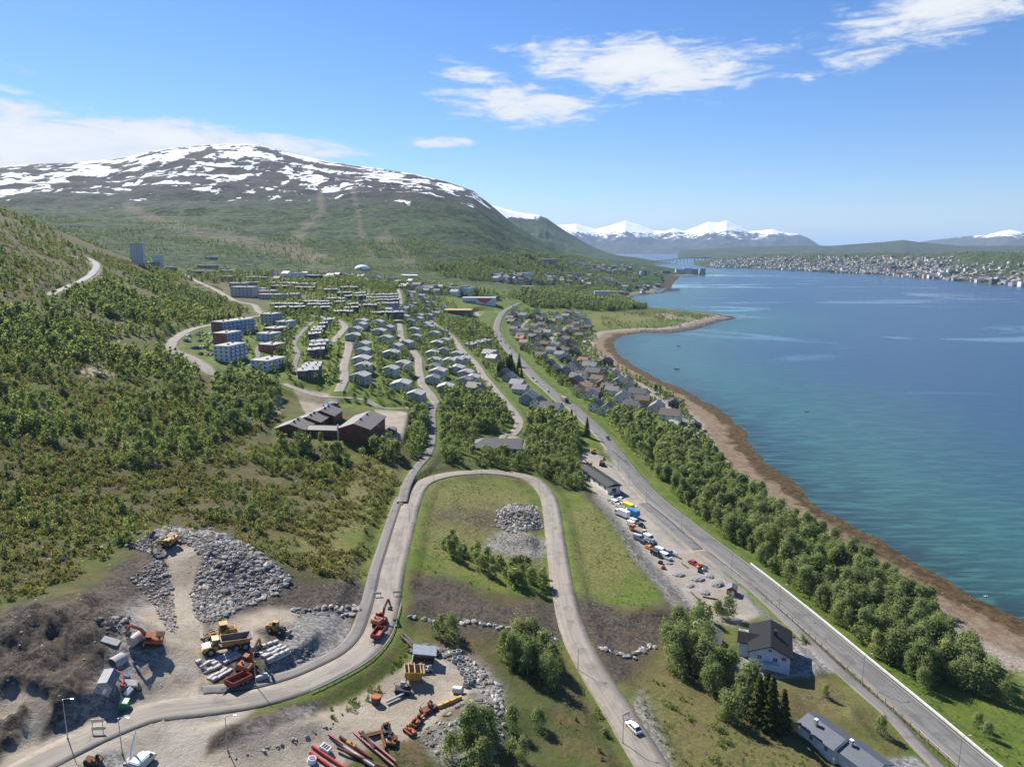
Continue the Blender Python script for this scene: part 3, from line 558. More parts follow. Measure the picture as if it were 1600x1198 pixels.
# ---------------------------------------------------------------- road surfaces
def road_material(kind):
    m, nt, b = new_mat('road_' + kind)
    pos = nt.node('ShaderNodeNewGeometry').outputs['Position']; u = nt.attr('across'); v = nt.attr('along')
    A, B, D = {'main': ((.132, .128, .122), (.185, .18, .172), (.098, .095, .09)), 'pale': ((.205, .18, .152), (.27, .24, .204), (.155, .136, .116)), 'path': ((.145, .133, .124), (.195, .18, .168), (.115, .105, .098)),
               'grey': ((.24, .24, .235), (.31, .305, .295), (.18, .18, .175)), 'sand': ((.34, .275, .20), (.43, .36, .275), (.24, .19, .14))}[kind]
    st = nt.node('ShaderNodeCombineXYZ', {0: nt.math('MULTIPLY', u, 1.6), 1: nt.math('MULTIPLY', v, .035), 2: 0.0}).outputs[0]
    s = nt.noise(st, 1.0, 5, .6, .2); n = nt.noise(pos, .22, 5, .62, .3); g = nt.noise(pos, 2.4, 4, .7)
    c = nt.mix(nt.rng(s, .36, .64), A, B); c = nt.mix(nt.rng(n, .5, .72), c, D); c = nt.mix(nt.rng(g, .5, .8, 0, .5), c, tuple(x * .8 for x in A))
    w = nt.math('ABSOLUTE', nt.math('SUBTRACT', nt.math('ABSOLUTE', u), 1.75)); tr = nt.rng(w, .25, 1.0, .35, 0)
    c = nt.mix(tr, c, tuple(min(1, x * (1.35 if kind != 'main' else .72)) for x in A))
    pt = nt.noise(nt.node('ShaderNodeCombineXYZ', {0: nt.math('MULTIPLY', u, .3), 1: nt.math('MULTIPLY', v, .09), 2: 3.3}).outputs[0], 1.0, 2, .4)
    c = nt.mix(nt.rng(pt, .58, .59, 0, .45), c, D)
    ed = nt.math('ABSOLUTE', u); dirt = nt.math('MULTIPLY', nt.rng(nt.noise(pos, .5, 6, .7), .42, .6), nt.rng(ed, 1.2, 3.8, 0, .7)); c = nt.mix(dirt, c, (.17, .135, .10))
    nt.l.new(c, b.inputs['Base Color']); b.inputs['Roughness'].default_value = .9; b.inputs['Specular IOR Level'].default_value = .2
    bump = nt.node('ShaderNodeBump', {'Height': g, 'Strength': .25, 'Distance': .1}); nt.l.new(bump.outputs[0], b.inputs['Normal']); return m
RMAT = {k: road_material(k) for k in ('main', 'pale', 'path', 'grey', 'sand')}
def strip(name, C, w, mat, off=0.0, lift=.06, drop=.45, wob=0.0):
    """a road sheet following centre line C (x, y, z), with side skirts"""
    P = C[:, :2]; T = np.gradient(P, axis=0); T /= np.linalg.norm(T, axis=1, keepdims=True) + 1e-9; N = np.column_stack([T[:, 1], -T[:, 0]])
    L = np.concatenate([[0], np.cumsum(np.linalg.norm(np.diff(P, axis=0), axis=1))])
    rr = np.hypot(P[:, 0], P[:, 1]); lf = lift + np.maximum(rr - 120, 0) * .0005
    us = np.array([-w / 2, -w / 2, -w / 4, 0, w / 4, w / 2, w / 2]); V = []; U = []; A = []
    for k, u in enumerate(us):
        jig = wob * (vnoise(L / 3.0, np.full_like(L, 1.7 * k), 91) - .5) * (k in (0, 1, 5, 6)); q = P + N * (u + off + jig)[:, None] if wob else P + N * (u + off)
        zz = C[:, 2] + lf - (drop if k in (0, 6) else 0) + .05 * (1 - abs(u) / (w / 2))
        V.append(np.column_stack([q, zz])); U.append(np.full(len(L), u)); A.append(L)
    V = np.array(V); ni, nj = V.shape[:2]
    me = mesh_np(name, V.reshape(-1, 3), grid_faces(ni, nj)[:, ::-1], mat, False); fattr(me, 'across', np.array(U)); fattr(me, 'along', np.array(A)); return me
LIFT = {'main': .05, 'pale': .035, 'path': .06, 'grey': .05, 'sand': .04}
ROAD_LABEL = {'main_road': 'two lane grey asphalt coast road running along the shore', 'access_road': 'pale dusty road looping round the grassy plot on the building site'}
for (nm, pp, w, kind), C in zip(ROADS, ROAD_PTS):
    o = link_mesh(nm, strip(nm, C, w, RMAT[kind], lift=LIFT[kind], wob=.8 if kind == 'sand' else (.25 if kind == 'pale' else 0)))
    tag(o, ROAD_LABEL.get(nm), None, kind='structure')
# ---------------------------------------------------------------- mesh builder and plain materials
_MATS = {}
def pm(name, col, rough=.6, metal=0.0, var=.18, scale=1.2, spec=.4, coat=0.0):
    """a plain surface with grime and tone variation"""
    if name in _MATS: return _MATS[name]
    m, nt, b = new_mat(name); oc = nt.node('ShaderNodeTexCoord').outputs['Object']
    n = nt.noise(oc, scale, 5, .65, .3); n2 = nt.noise(oc, scale * 7, 3, .6)
    f = nt.math('ADD', nt.math('MULTIPLY', n, .7), nt.math('MULTIPLY', n2, .3))
    c = nt.mix(nt.rng(f, .35, .68), tuple(max(0, v * (1 - var)) for v in col), tuple(min(1, v * (1 + var * .6)) for v in col))
    nt.l.new(c, b.inputs['Base Color']); nt.l.new(nt.rng(n2, .3, .7, max(0, rough - .08), min(1, rough + .12)), b.inputs['Roughness'])
    b.inputs['Metallic'].default_value = metal; b.inputs['Specular IOR Level'].default_value = spec; b.inputs['Coat Weight'].default_value = coat
    _MATS[name] = m; return m
def board_mat(name, col, pitch=.16, axis=2, depth=.35):
    """painted boards: fine joints along one axis"""
    if name in _MATS: return _MATS[name]
    m, nt, b = new_mat(name); oc = nt.node('ShaderNodeTexCoord').outputs['Object']; s = nt.node('ShaderNodeSeparateXYZ', {0: oc}).outputs
    v = s[2] if axis == 2 else nt.math('ADD', s[0], s[1])
    fr = nt.math('FRACT', nt.math('DIVIDE', v, pitch)); j = nt.rng(nt.math('ABSOLUTE', nt.math('SUBTRACT', fr, .5)), .40, .5)
    n = nt.noise(oc, .8, 5, .65, .2)
    c = nt.mix(nt.rng(n, .35, .7), tuple(x * .82 for x in col), tuple(min(1, x * 1.08) for x in col)); c = nt.mix(nt.math('MULTIPLY', j, depth), c, tuple(x * .4 for x in col))
    nt.l.new(c, b.inputs['Base Color']); b.inputs['Roughness'].default_value = .65; b.inputs['Specular IOR Level'].default_value = .3
    bump = nt.node('ShaderNodeBump', {'Height': j, 'Strength': .3, 'Distance': .03}, invert=True); nt.l.new(bump.outputs[0], b.inputs['Normal'])
    _MATS[name] = m; return m
GLASS = pm('window_glass', (.03, .04, .05), .08, 0, .3, .7, .8)
class MB:
    def __init__(s): s.v = []; s.f = []; s.m = []; s.mats = []
    def mi(s, mat):
        if mat not in s.mats: s.mats.append(mat)
        return s.mats.index(mat)
    def add(s, vs, fs, mat):
        o = len(s.v); s.v += [tuple(p) for p in vs]; k = s.mi(mat)
        for f in fs: s.f.append(tuple(i + o for i in f)); s.m.append(k)
        return s
    def box(s, x0, x1, y0, y1, z0, z1, mat, M=None, taper=0.0, bev=0.0):
        t = taper
        if bev > 0:
            b = bev; vs = []
            for z, i in ((z0, b), (z0 + b, 0), (z1 - b, 0), (z1, b)):
                vs += [(x0 + i, y0 + i, z), (x1 - i, y0 + i, z), (x1 - i, y1 - i, z), (x0 + i, y1 - i, z)]
            fs = [(3, 2, 1, 0), (12, 13, 14, 15)]
            for k in range(3):
                for e in range(4): fs.append((k * 4 + e, k * 4 + (e + 1) % 4, k * 4 + 4 + (e + 1) % 4, k * 4 + 4 + e))
        else:
            vs = [(x0, y0, z0), (x1, y0, z0), (x1, y1, z0), (x0, y1, z0), (x0 + t, y0 + t, z1), (x1 - t, y0 + t, z1), (x1 - t, y1 - t, z1), (x0 + t, y1 - t, z1)]
            fs = [(3, 2, 1, 0), (4, 5, 6, 7), (0, 1, 5, 4), (1, 2, 6, 5), (2, 3, 7, 6), (3, 0, 4, 7)]
        if M is not None: vs = [M @ Vector(v) for v in vs]
        return s.add(vs, fs, mat)
    def prism(s, prof, y0, y1, mat, M=None, axis='y'):
        """profile of (a, z) points extruded along y (or x)"""
        n = len(prof); mk = (lambda a, t, z: (a, t, z)) if axis == 'y' else (lambda a, t, z: (t, a, z))
        vs = [mk(a, y0, z) for a, z in prof] + [mk(a, y1, z) for a, z in prof]
        fs = [tuple(range(n)), tuple(range(2 * n - 1, n - 1, -1))] + [(i, i + n, (i + 1) % n + n, (i + 1) % n) for i in range(n)]
        if M is not None: vs = [M @ Vector(v) for v in vs]
        return s.add(vs, fs, mat)
    def cyl(s, p0, p1, r0, r1, mat, n=8, cap=True):
        p0 = Vector(p0); p1 = Vector(p1); d = (p1 - p0).normalized(); a = d.orthogonal().normalized(); b = d.cross(a)
        vs = [p0 + (a * math.cos(t) + b * math.sin(t)) * r0 for t in [2 * math.pi * i / n for i in range(n)]] + [p1 + (a * math.cos(t) + b * math.sin(t)) * r1 for t in [2 * math.pi * i / n for i in range(n)]]
        fs = [(i, (i + 1) % n, (i + 1) % n + n, i + n) for i in range(n)]
        if cap: fs += [tuple(range(n - 1, -1, -1)), tuple(range(n, 2 * n))]
        return s.add(vs, fs, mat)
    def tube(s, pts, rad, mat, n=6):
        for i in range(len(pts) - 1):
            ra = rad[i] if isinstance(rad, (list, tuple)) else rad; rb = rad[i + 1] if isinstance(rad, (list, tuple)) else rad
            s.cyl(pts[i], pts[i + 1], ra, rb, mat, n)
        return s
    def mesh(s, name):
        me = bpy.data.meshes.new(name); me.from_pydata([tuple(v) for v in s.v], [], s.f)
        for m in s.mats: me.materials.append(m)
        if len(s.mats) > 1: me.polygons.foreach_set('material_index', s.m)
        bm = bmesh.new(); bm.from_mesh(me); bmesh.ops.recalc_face_normals(bm, faces=bm.faces); bm.to_mesh(me); bm.free(); me.update(); return me
def part(mbf, name):
    mb = MB(); mbf(mb); return (name, mb.mesh(name), [])
def spawn(name, parts, loc, rot=0.0, label=None, cat=None, group=None, scale=1.0, tilt=None):
    """an Empty at the base with one mesh object per part (and sub-part); alike things share mesh data"""
    e = bpy.data.objects.new(name, None); COL.objects.link(e); e.empty_display_size = .5
    if tilt is not None: e.rotation_mode = 'QUATERNION'; e.rotation_quaternion = tilt
    else: e.rotation_euler = (0, 0, rot)
    e.location = loc; e.scale = (scale,) * 3 if isinstance(scale, (int, float)) else scale
    tag(e, label, cat, group)
    for p in parts:
        o = bpy.data.objects.new(p[0], p[1]); COL.objects.link(o); o.parent = e
        if len(p) > 3 and p[3]: o['label'] = p[3]
        for q in p[2]:
            c = bpy.data.objects.new(q[0], q[1]); COL.objects.link(c); c.parent = o
    return e
def ground_tilt(x, y, rot, amount=1.0):
    e = 1.5; gx = float(Hq(x + e, y) - Hq(x - e, y)) / (2 * e); gy = float(Hq(x, y + e) - Hq(x, y - e)) / (2 * e)
    n = Vector((-gx * amount, -gy * amount, 1)).normalized(); q = Vector((0, 0, 1)).rotation_difference(n)
    return q @ Matrix.Rotation(rot, 3, 'Z').to_quaternion()
OCC = set()                                       # ground already taken by buildings and yards
def occupy(x, y, hw, hl, rot, pad_=1.5):
    c, s_ = math.cos(rot), math.sin(rot); n = int(max(hw, hl) + pad_) // 2 + 2
    for i in range(-n, n + 1):
        for j in range(-n, n + 1):
            u, v = i * 2.0, j * 2.0
            if abs(u) <= hw + pad_ and abs(v) <= hl + pad_:
                OCC.add((int((x + u * c - v * s_) // 2), int((y + u * s_ + v * c) // 2)))
def free(x, y): return (int(x // 2), int(y // 2)) not in OCC
def street_dir(x, y):
    """heading of the coast there: houses line up with it"""
    return 0.0
ORD = ['first', 'second', 'third', 'fourth', 'fifth', 'sixth', 'seventh', 'eighth', 'ninth', 'tenth', 'eleventh', 'twelfth', 'thirteenth', 'fourteenth', 'fifteenth', 'sixteenth', 'seventeenth', 'eighteenth', 'nineteenth', 'twentieth']

# ---------------------------------------------------------------- houses
ROOFS = {'pale': pm('roof_pale_sheet', (.34, .325, .30), .55, 0, .15, .6), 'dark': pm('roof_dark_tile', (.045, .045, .05), .6, 0, .25, .9), 'grey': pm('roof_grey_tile', (.15, .15, .16), .6, 0, .2, .8), 'brown': pm('roof_brown_tile', (.12, .075, .055), .65, 0, .25, .9),
         'red': pm('roof_red_tile', (.26, .085, .045), .65, 0, .25, .9), 'black': pm('roof_black_felt', (.022, .022, .024), .75, 0, .25, .9), 'warm': pm('roof_warm_brown_sheet', (.135, .115, .10), .6, 0, .15, .5)}
WALLS = {'white': board_mat('wall_white_boards', (.72, .69, .63)), 'cream': board_mat('wall_cream_boards', (.68, .60, .44)), 'ochre': board_mat('wall_ochre_boards', (.48, .27, .08)), 'red': board_mat('wall_red_boards', (.26, .045, .032)), 'greyish': board_mat('wall_grey_boards', (.38, .375, .35)),
         'dark': board_mat('wall_dark_boards', (.055, .048, .045)), 'brown': board_mat('wall_brown_boards', (.17, .085, .045)), 'blue': board_mat('wall_blue_boards', (.50, .60, .72)), 'palegrey': board_mat('wall_pale_grey_boards', (.52, .50, .46)), 'lilac': board_mat('wall_lilac_boards', (.60, .55, .60)), 'green': board_mat('wall_green_boards', (.22, .30, .24))}
TRIM = pm('white_trim', (.78, .78, .76), .5); CONC = pm('concrete', (.36, .35, .33), .85, 0, .2, .9); DARKM = pm('dark_metal', (.05, .05, .055), .45, .3); STEEL = pm('galvanised_steel', (.42, .43, .44), .45, .6, .15)
_HP = {}
def window_mesh(w, h, dark=False):
    k = ('win', w, h, dark)
    if k not in _HP:
        a = MB(); f = .07; fm = DARKM if dark else TRIM
        a.box(-w / 2 - f, -w / 2, -.06, .03, -h / 2 - f, h / 2 + f, fm).box(w / 2, w / 2 + f, -.06, .03, -h / 2 - f, h / 2 + f, fm).box(-w / 2, w / 2, -.06, .03, h / 2, h / 2 + f, fm).box(-w / 2, w / 2, -.06, .03, -h / 2 - f, -h / 2, fm).box(-.03, .03, -.05, .02, -h / 2, h / 2, fm)
        b = MB(); b.box(-w / 2, w / 2, -.025, .01, -h / 2, h / 2, GLASS)
        _HP[k] = (a.mesh('window'), b.mesh('pane'))
    return _HP[k]
def placed(mesh, M):
    me = mesh.copy(); me.transform(M); return me
def window_at(x, y, z, ang, w=1.2, h=1.2, dark=False):
    fr, pn = window_mesh(w, h, dark); M = Matrix.Translation((x, y, z)) @ Matrix.Rotation(ang, 4, 'Z')
    return ('window', placed(fr, M), [('pane', placed(pn, M))])
def door_at(x, y, z, ang, mat, w=1.0, h=2.1):
    M = Matrix.Translation((x, y, z)) @ Matrix.Rotation(ang, 4, 'Z'); a = MB(); a.box(-w / 2, w / 2, -.05, .03, 0, h, mat, M)
    return ('door', a.mesh('door'), [])
def gable_house(w, l, eave, rise, wall, roof, chim=1, wins=True, over=.5, deep=3.0, vents=0, asym=0.0, key=None):
    """gables at the y ends, ridge along y; origin at the middle of the floor"""
    k = ('gh', w, l, eave, rise, wall, roof, chim, wins, over, vents, key)
    if k in _HP: return _HP[k]
    W, Rf = WALLS[wall], ROOFS[roof]; hw, hl = w / 2, l / 2; P = []
    rx = asym * hw
    a = MB(); a.prism([(-hw, 0.0), (hw, 0.0), (hw, eave), (rx, eave + rise), (-hw, eave)], -hl, hl, W); P.append(('wall', a.mesh('wall'), []))
    a = MB(); a.box(-hw - .04, hw + .04, -hl - .04, hl + .04, -deep, .25, CONC); P.append(('foundation', a.mesh('foundation'), []))
    a = MB(); t = .22
    for sx in (-1, 1):
        run = hw - sx * rx if sx > 0 else hw + rx; sl = rise / run; e0 = sx * (hw + over); z0 = eave - over * sl
        a.prism([(e0, z0 + .02), (rx, eave + rise + .02), (rx, eave + rise + t), (e0, z0 + t)], -hl - over, hl + over, Rf)
    sub = []
    for c in range(chim):
        b = MB(); cx = rx + (.5 if c == 0 else -.9); cy = (-.15 if c == 0 else .55) * hl; zt = eave + rise - .3
        b.box(cx - .35, cx + .35, cy - .4, cy + .4, zt - .6, zt + 1.1, pm('chimney_render', (.32, .30, .29), .8)); b.box(cx - .42, cx + .42, cy - .47, cy + .47, zt + 1.1, zt + 1.2, DARKM); sub.append(('chimney', b.mesh('chimney'), []))
    for c in range(vents):
        b = MB(); cy = -hl * .75 + c * (1.5 * hl / max(1, vents - 1)); cx = rx + .45; zt = eave + rise - .15
        b.box(cx - .22, cx + .22, cy - .22, cy + .22, zt - .3, zt + .55, DARKM); sub.append(('roof_vent', b.mesh('roof_vent'), []))
    P.append(('roof', a.mesh('roof'), sub))
    if wins:
        fl = [1.5] + ([4.2] if eave > 4.2 else [])
        for z in fl:
            for x in ((-hw * .5, hw * .5) if w > 5 else (0,)):
                P.append(window_at(x, -hl - .03, z, 0))
            for sx in (-1, 1):
                for y in ((-hl * .5, hl * .45) if l > 6 else (0,)): P.append(window_at(sx * (hw + .03), y, z, math.pi / 2 * sx))
        if rise > 2.2: P.append(window_at(rx, -hl - .03, eave + rise * .38, 0, .9, 1.0))
        P.append(door_at(hw + .03, 0, .1, math.pi / 2, pm('door_paint', (.22, .10, .06), .5)))
    _HP[k] = P; return P
def flat_block(w, l, floors, fh, wall, roofm, cols, balc=None, parapet=.5, key=None, deep=3.0, end_wall=None, winw=1.5):
    """flat roofed block: long side along y, windows per floor on the front (-y) and right (+x)"""
    k = ('fb', w, l, floors, fh, wall, cols, balc, key)
    if k in _HP: return _HP[k]
    hw, hl = w / 2, l / 2; H = floors * fh; P = []; Wm = WALLS.get(wall) or pm(*wall)
    a = MB(); a.box(-hw, hw, -hl, hl, -deep, H, Wm); P.append(('wall', a.mesh('wall'), []))
    a = MB(); a.box(-hw - .15, hw + .15, -hl - .15, hl + .15, H + .003, H + parapet, roofm)
    sub = []
    for c in range(max(2, int(l / 7))):
        b = MB(); cy = -hl + (c + .6) * l / max(2, int(l / 7)); cx = (-1) ** c * hw * .3
        b.box(cx - .6, cx + .6, cy - .7, cy + .7, H + parapet, H + parapet + .9, DARKM if c % 2 else CONC); sub.append(('roof_vent', b.mesh('roof_vent'), []))
    P.append(('roof', a.mesh('roof'), sub))
    ncx, ncy = cols
    if end_wall:
        a = MB(); a.box(-hw + .1, hw - .1, -hl - .08, -hl - .01, .2, H - .1, pm(*end_wall)); P.append(('end_panel', a.mesh('end_panel'), []))
    for f in range(floors):
        z = f * fh + fh * .55
        for i in range(ncx): P.append(window_at(-hw + (i + .5) * w / ncx, -hl - (.03 if not end_wall else .1), z, 0, min(winw, w / ncx * .6), 1.3))
        for i in range(ncy): P.append(window_at(hw + .03, -hl + (i + .5) * l / ncy, z, math.pi / 2, min(winw, l / ncy * .6), 1.3))
    if balc:
        bm_ = pm(*balc)
        for f in range(floors):
            for i in range(0, ncy):
                a = MB(); y = -hl + (i + .5) * l / ncy; z = f * fh + .1; a.box(hw + .05, hw + 1.5, y - l / ncy * .4, y + l / ncy * .4, z, z + .18, CONC).box(hw + 1.42, hw + 1.5, y - l / ncy * .4, y + l / ncy * .4, z + .18, z + 1.1, bm_)
                P.append(('balcony', a.mesh('balcony'), []))
    _HP[k] = P; return P
def put(name, parts, px, py, rot, label, cat='house', group=None, size=(5, 5), sink=.3, scale=1.0, back=True):
    """stand a building with its near edge about at a photo place"""
    p = at(px, py)
    d = Vector((p.x, p.y, 0)).normalized() * (size[1] if back else 0)
    x, y = p.x + d.x, p.y + d.y
    c, s_ = math.cos(rot), math.sin(rot); zs = [float(Hq(x + u * c - v * s_, y + u * s_ + v * c)) for u in (-size[0], 0, size[0]) for v in (-size[1], 0, size[1])]
    z = max(np.mean(zs), .5); occupy(x, y, size[0], size[1], rot)
    return spawn(name, parts, (x, y, z - sink), rot, label, cat, group, scale)
# pale grey two-storey houses in the middle of the estate; photo places of the near wall's foot
def zz(lst, ox, oy, k): return [(ox + a / k, oy + b / k) + tuple(r) for a, b, *r in lst]
COLS = {
 'left of the curved side street': zz([(820, 545), (815, 575), (775, 612), (765, 665), (832, 735), (832, 790), (825, 860), (815, 1000)], 400, 400, 4.99),
 'in the middle rows': zz([(950, 552), (1030, 592), (960, 625), (1010, 680), (1090, 745), (1055, 805), (1140, 890), (1050, 940), (1135, 1060), (1245, 1140)], 400, 400, 4.99),
 'beside the climbing street': zz([(1165, 725), (1230, 610), (1245, 665), (1320, 560), (1345, 495), (1375, 795), (1390, 860), (1420, 950), (1480, 1080)], 400, 400, 4.99),
 'along the long straight street': zz([(1390, 635), (1410, 715), (1470, 690), (1570, 800), (1570, 850), (1565, 920)], 400, 400, 4.99) + [(728, 592)],
}
for where, L in COLS.items():
    L = sorted(L, key=lambda t: -t[1])
    for i, (px, py) in enumerate(L):
        big = i % 3
        pr = gable_house([10.5, 11.5, 10][big], [11, 12, 10.5][big], 4.9, 1.7, 'palegrey' if i % 4 else 'greyish', 'pale', 0, True, .5, 3.5, [3, 4, 3][big], key=big)
        put('grey_house', pr, px, py, R(-8 + 5 * math.sin(i * 2.3 + len(where))), 'pale grey low roofed house, %s from near end, %s' % (ORD[i], where), 'house', 'pale grey houses of the estate', (5.5, 6))
for i, (px, py) in enumerate(zz([(1205, 345), (1215, 372), (1225, 395), (1205, 415), (1310, 358), (1325, 385), (1335, 410), (1325, 440), (1200, 330), (1300, 345)], 400, 400, 4.99)):
    put('small_house', gable_house(9, 8, 4.5, 1.6, ['palegrey', 'greyish', 'brown'][i % 3], ['grey', 'warm', 'pale'][i % 3], 0, True, .5, 3, 2, key=i % 3), px, py, R(-12), 'small %s house, %s up the pair of short rows above the estate street' % (['pale grey', 'grey', 'brown'][i % 3], ORD[i]), 'house', 'small houses of the two short rows', (4.5, 4))
# terraces in rows: flat stepped roofs
TERR = {'dark flat roofed terrace': zz([(120, 400, 370, 420, 1), (150, 432, 385, 442, 1), (385, 378, 560, 400, 1), (400, 405, 580, 420, 1), (450, 435, 580, 442, 1), (600, 388, 690, 396, 1), (560, 358, 690, 372, 1), (700, 408, 800, 412, 3), (810, 412, 920, 418, 3), (690, 436, 800, 442, 1), (600, 462, 760, 478, 1), (905, 465, 1050, 478, 1), (530, 288, 640, 292, 2), (660, 268, 790, 272, 1), (640, 314, 740, 320, 1), (745, 318, 850, 322, 1), (700, 338, 850, 342, 1), (150, 228, 280, 242, 1), (130, 258, 270, 264, 3), (290, 238, 430, 247, 1), (300, 268, 440, 277, 3), (240, 325, 330, 335, 2)], 400, 400, 4.99),
        'pale roofed terrace': zz([(880, 318, 1030, 324, 2), (885, 342, 1035, 348, 1), (890, 366, 1040, 372, 1), (920, 396, 1030, 400, 2), (530, 535, 615, 540, 2), (500, 568, 560, 572, 1), (450, 602, 540, 606, 1), (430, 624, 520, 628, 1), (410, 652, 510, 658, 1), (430, 716, 570, 722, 2), (415, 746, 550, 752, 1), (405, 785, 540, 790, 1), (380, 908, 520, 912, 2), (360, 926, 510, 930, 2), (330, 952, 490, 956, 1)], 400, 400, 4.99)}
TM = {1: ('terrace_dark_boards', (.085, .07, .062), .7), 2: ('terrace_grey_boards', (.30, .31, .32), .7), 3: ('terrace_brown_boards', (.15, .075, .05), .7)}
def terrace(n, unit, depth, tone, key):
    """a row of n joined units, each roof a step up on the one before"""
    k = ('ter', n, tone, key)
    if k in _HP: return _HP[k]
    P = []; L = n * unit; m = pm(*TM[tone]); rf = pm('terrace_roof_felt', (.27, .265, .26), .75)
    for i in range(n):
        x0 = -L / 2 + i * unit; st = (i % 2) * .5; a = MB(); a.box(x0 + .02, x0 + unit - .02, -depth / 2 + st, depth / 2 + st, -3, 5.0 + st * .6, m); P.append(('wall', a.mesh('wall'), []))
        a = MB(); a.prism([(-depth / 2 - .3 + st, 4.75 + st * .6 + .26), (depth / 2 + .3 + st, 5.5 + st * .6), (depth / 2 + .3 + st, 5.75 + st * .6), (-depth / 2 - .3 + st, 5.2 + st * .6)], x0 + .01, x0 + unit - .01, rf, None, 'x')
        b = MB(); b.box(x0 + unit * .5 - .4, x0 + unit * .5 + .4, -.5, .5, 5.2 + st * .6, 6.3 + st * .6, DARKM); P.append(('roof', a.mesh('roof'), [('chimney', b.mesh('chimney'), [])]))
        for z in (1.3, 3.6): P.append(window_at(x0 + unit * .5, -depth / 2 + st - .03, z, 0, unit * .45, 1.3))
        a = MB(); a.box(x0 + .15, x0 + .27, -depth / 2 + st - 1.2, -depth / 2 + st - .02, -1, 2.6, TRIM if tone != 3 else m); P.append(('partition', a.mesh('partition'), []))
    _HP[k] = P; return P
for kind, L in TERR.items():
    L = sorted(L, key=lambda t: (-t[1], t[0]))
    for i, (px, py, qx, qy, tone) in enumerate(L):
        px2, py2 = 400 + qx / 4.99, 400 + qy / 4.99; A = at(px, py); B = at(px2, py2); Lm = min((B - A).length, 48); n = max(2, min(6, int(Lm / 6.2))); unit = Lm / n
        unit = round(unit * 2) / 2 or 6; rot = math.atan2(B.y - A.y, B.x - A.x); rot = max(min(rot, R(14)), R(-14))
        put('terrace_row', terrace(n, unit, 8.5, tone, unit), (px + px2) / 2, (py + py2) / 2, rot, '%s, %d units, %s counting up from the nearest' % (kind + {1: ' in charcoal boards', 2: ' in grey boards', 3: ' in brown boards'}[tone], n, ORD[i % 20] if i < 20 else ['twenty-first', 'twenty-second', 'twenty-third'][i - 20]), 'terrace', kind + 's of the estate', (n * unit / 2, 4.5))
# apartment blocks by the parking loop
BW = ('block_white_panel', (.62, .65, .68), .7); BR = ('block_brick_red', (.30, .085, .06), .8); BB = ('block_pale_blue', (.36, .50, .66), .6); RF = pm('block_roof_felt', (.36, .33, .30), .85, 0, .2, .5)
BALC = ('balcony_blue_panel', (.10, .22, .42), .5)
for (px, py, w, l, fl, wall, lab, rot) in [
 (361, 566, 11.5, 19, 4, BW, 'nearest white apartment block with blue balconies, beside the parking loop', -14), (357, 544, 11.5, 17, 4, BB, 'apartment block with brick red end wall, just behind the nearest white block', -14), (366, 524, 12, 34, 4, BB, 'longest red ended apartment block with blue and lilac balconies, behind two others', -24), (425, 509, 11.5, 16, 4, ('block_grey_panel', (.45, .44, .42), .8), 'grey end walled apartment block at the far end of the row', -14)]:
    put('apartment_block', flat_block(w, l, fl, 2.5, wall, RF, (3, max(4, int(l / 4))), BALC, key=lab, end_wall=BR if 'red' in lab else None), px, py, R(rot), lab, 'apartment block', 'apartment blocks by the parking loop', (w / 2, l / 2))
for (px, py, w, l, fl, wall, lab) in [(421, 579, 13, 20, 2, BW, 'low white and red flat roofed block nearest the wood, below the tall blocks'), (426, 552, 13, 14, 2, BR, 'low block with red wall and pale roof, second from the wood'), (421, 533, 13, 14, 2, BB, 'low block with pale blue wall, third from the wood'), (432, 524, 13, 16, 2, BR, 'low red walled block, last of the row behind the garden path'), (447, 513, 11, 14, 2, BB, 'small blue and white block at the top of the low row')]:
    put('low_block', flat_block(w, l, fl, 2.8, wall, RF, (3, 4), None), px, py, R(-18), lab, 'apartment block', 'low blocks beside the garden path', (w / 2, l / 2))
for (px, py, w, l, fl, lab) in [(217, 414, 19, 17, 12, 'taller of the two high rise towers standing on the wooded slope'), (248, 421, 18, 17, 9, 'shorter of the two high rise towers standing on the wooded slope')]:
    put('tower_block', flat_block(w, l, fl, 2.9, ('tower_white_panel', (.60, .61, .61), .6), RF, (5, 4), None, 1.2), px, py, R(18), lab, 'tower block', 'high rise towers', (w / 2, l / 2), scale=.74)
for i, (px, py, w, l, fl, c) in enumerate([(236, 416, 20, 12, 2, 2), (262, 423, 22, 12, 2, 2), (318, 432, 36, 14, 3, 0), (325, 420, 34, 12, 2, 2), (353, 428, 32, 12, 2, 0), (350, 438, 26, 12, 2, 1), (383, 464, 28, 16, 4, 0), (374, 449, 24, 12, 2, 0), (394, 447, 22, 10, 2, 2), (405, 458, 20, 12, 2, 1), (419, 462, 22, 12, 2, 1), (424, 468, 26, 12, 2, 0), (330, 405, 22, 10, 1, 2), (406, 439, 26, 10, 2, 2), (392, 439, 16, 10, 2, 1)]):
    put('hillside_block', flat_block(w, l, fl, 2.9, [('block_cream_render', (.52, .49, .44), .8), ('block_rose_render', (.40, .26, .22), .8), ('block_slate_panel', (.24, .26, .28), .7)][c], RF, (6, 2), None), px, py, R(-6), '%s flat roofed block, %s counting right from the towers' % (['cream', 'rose', 'slate grey'][c], ORD[i]), 'apartment block', 'flat roofed blocks below the towers', (w / 2, l / 2))
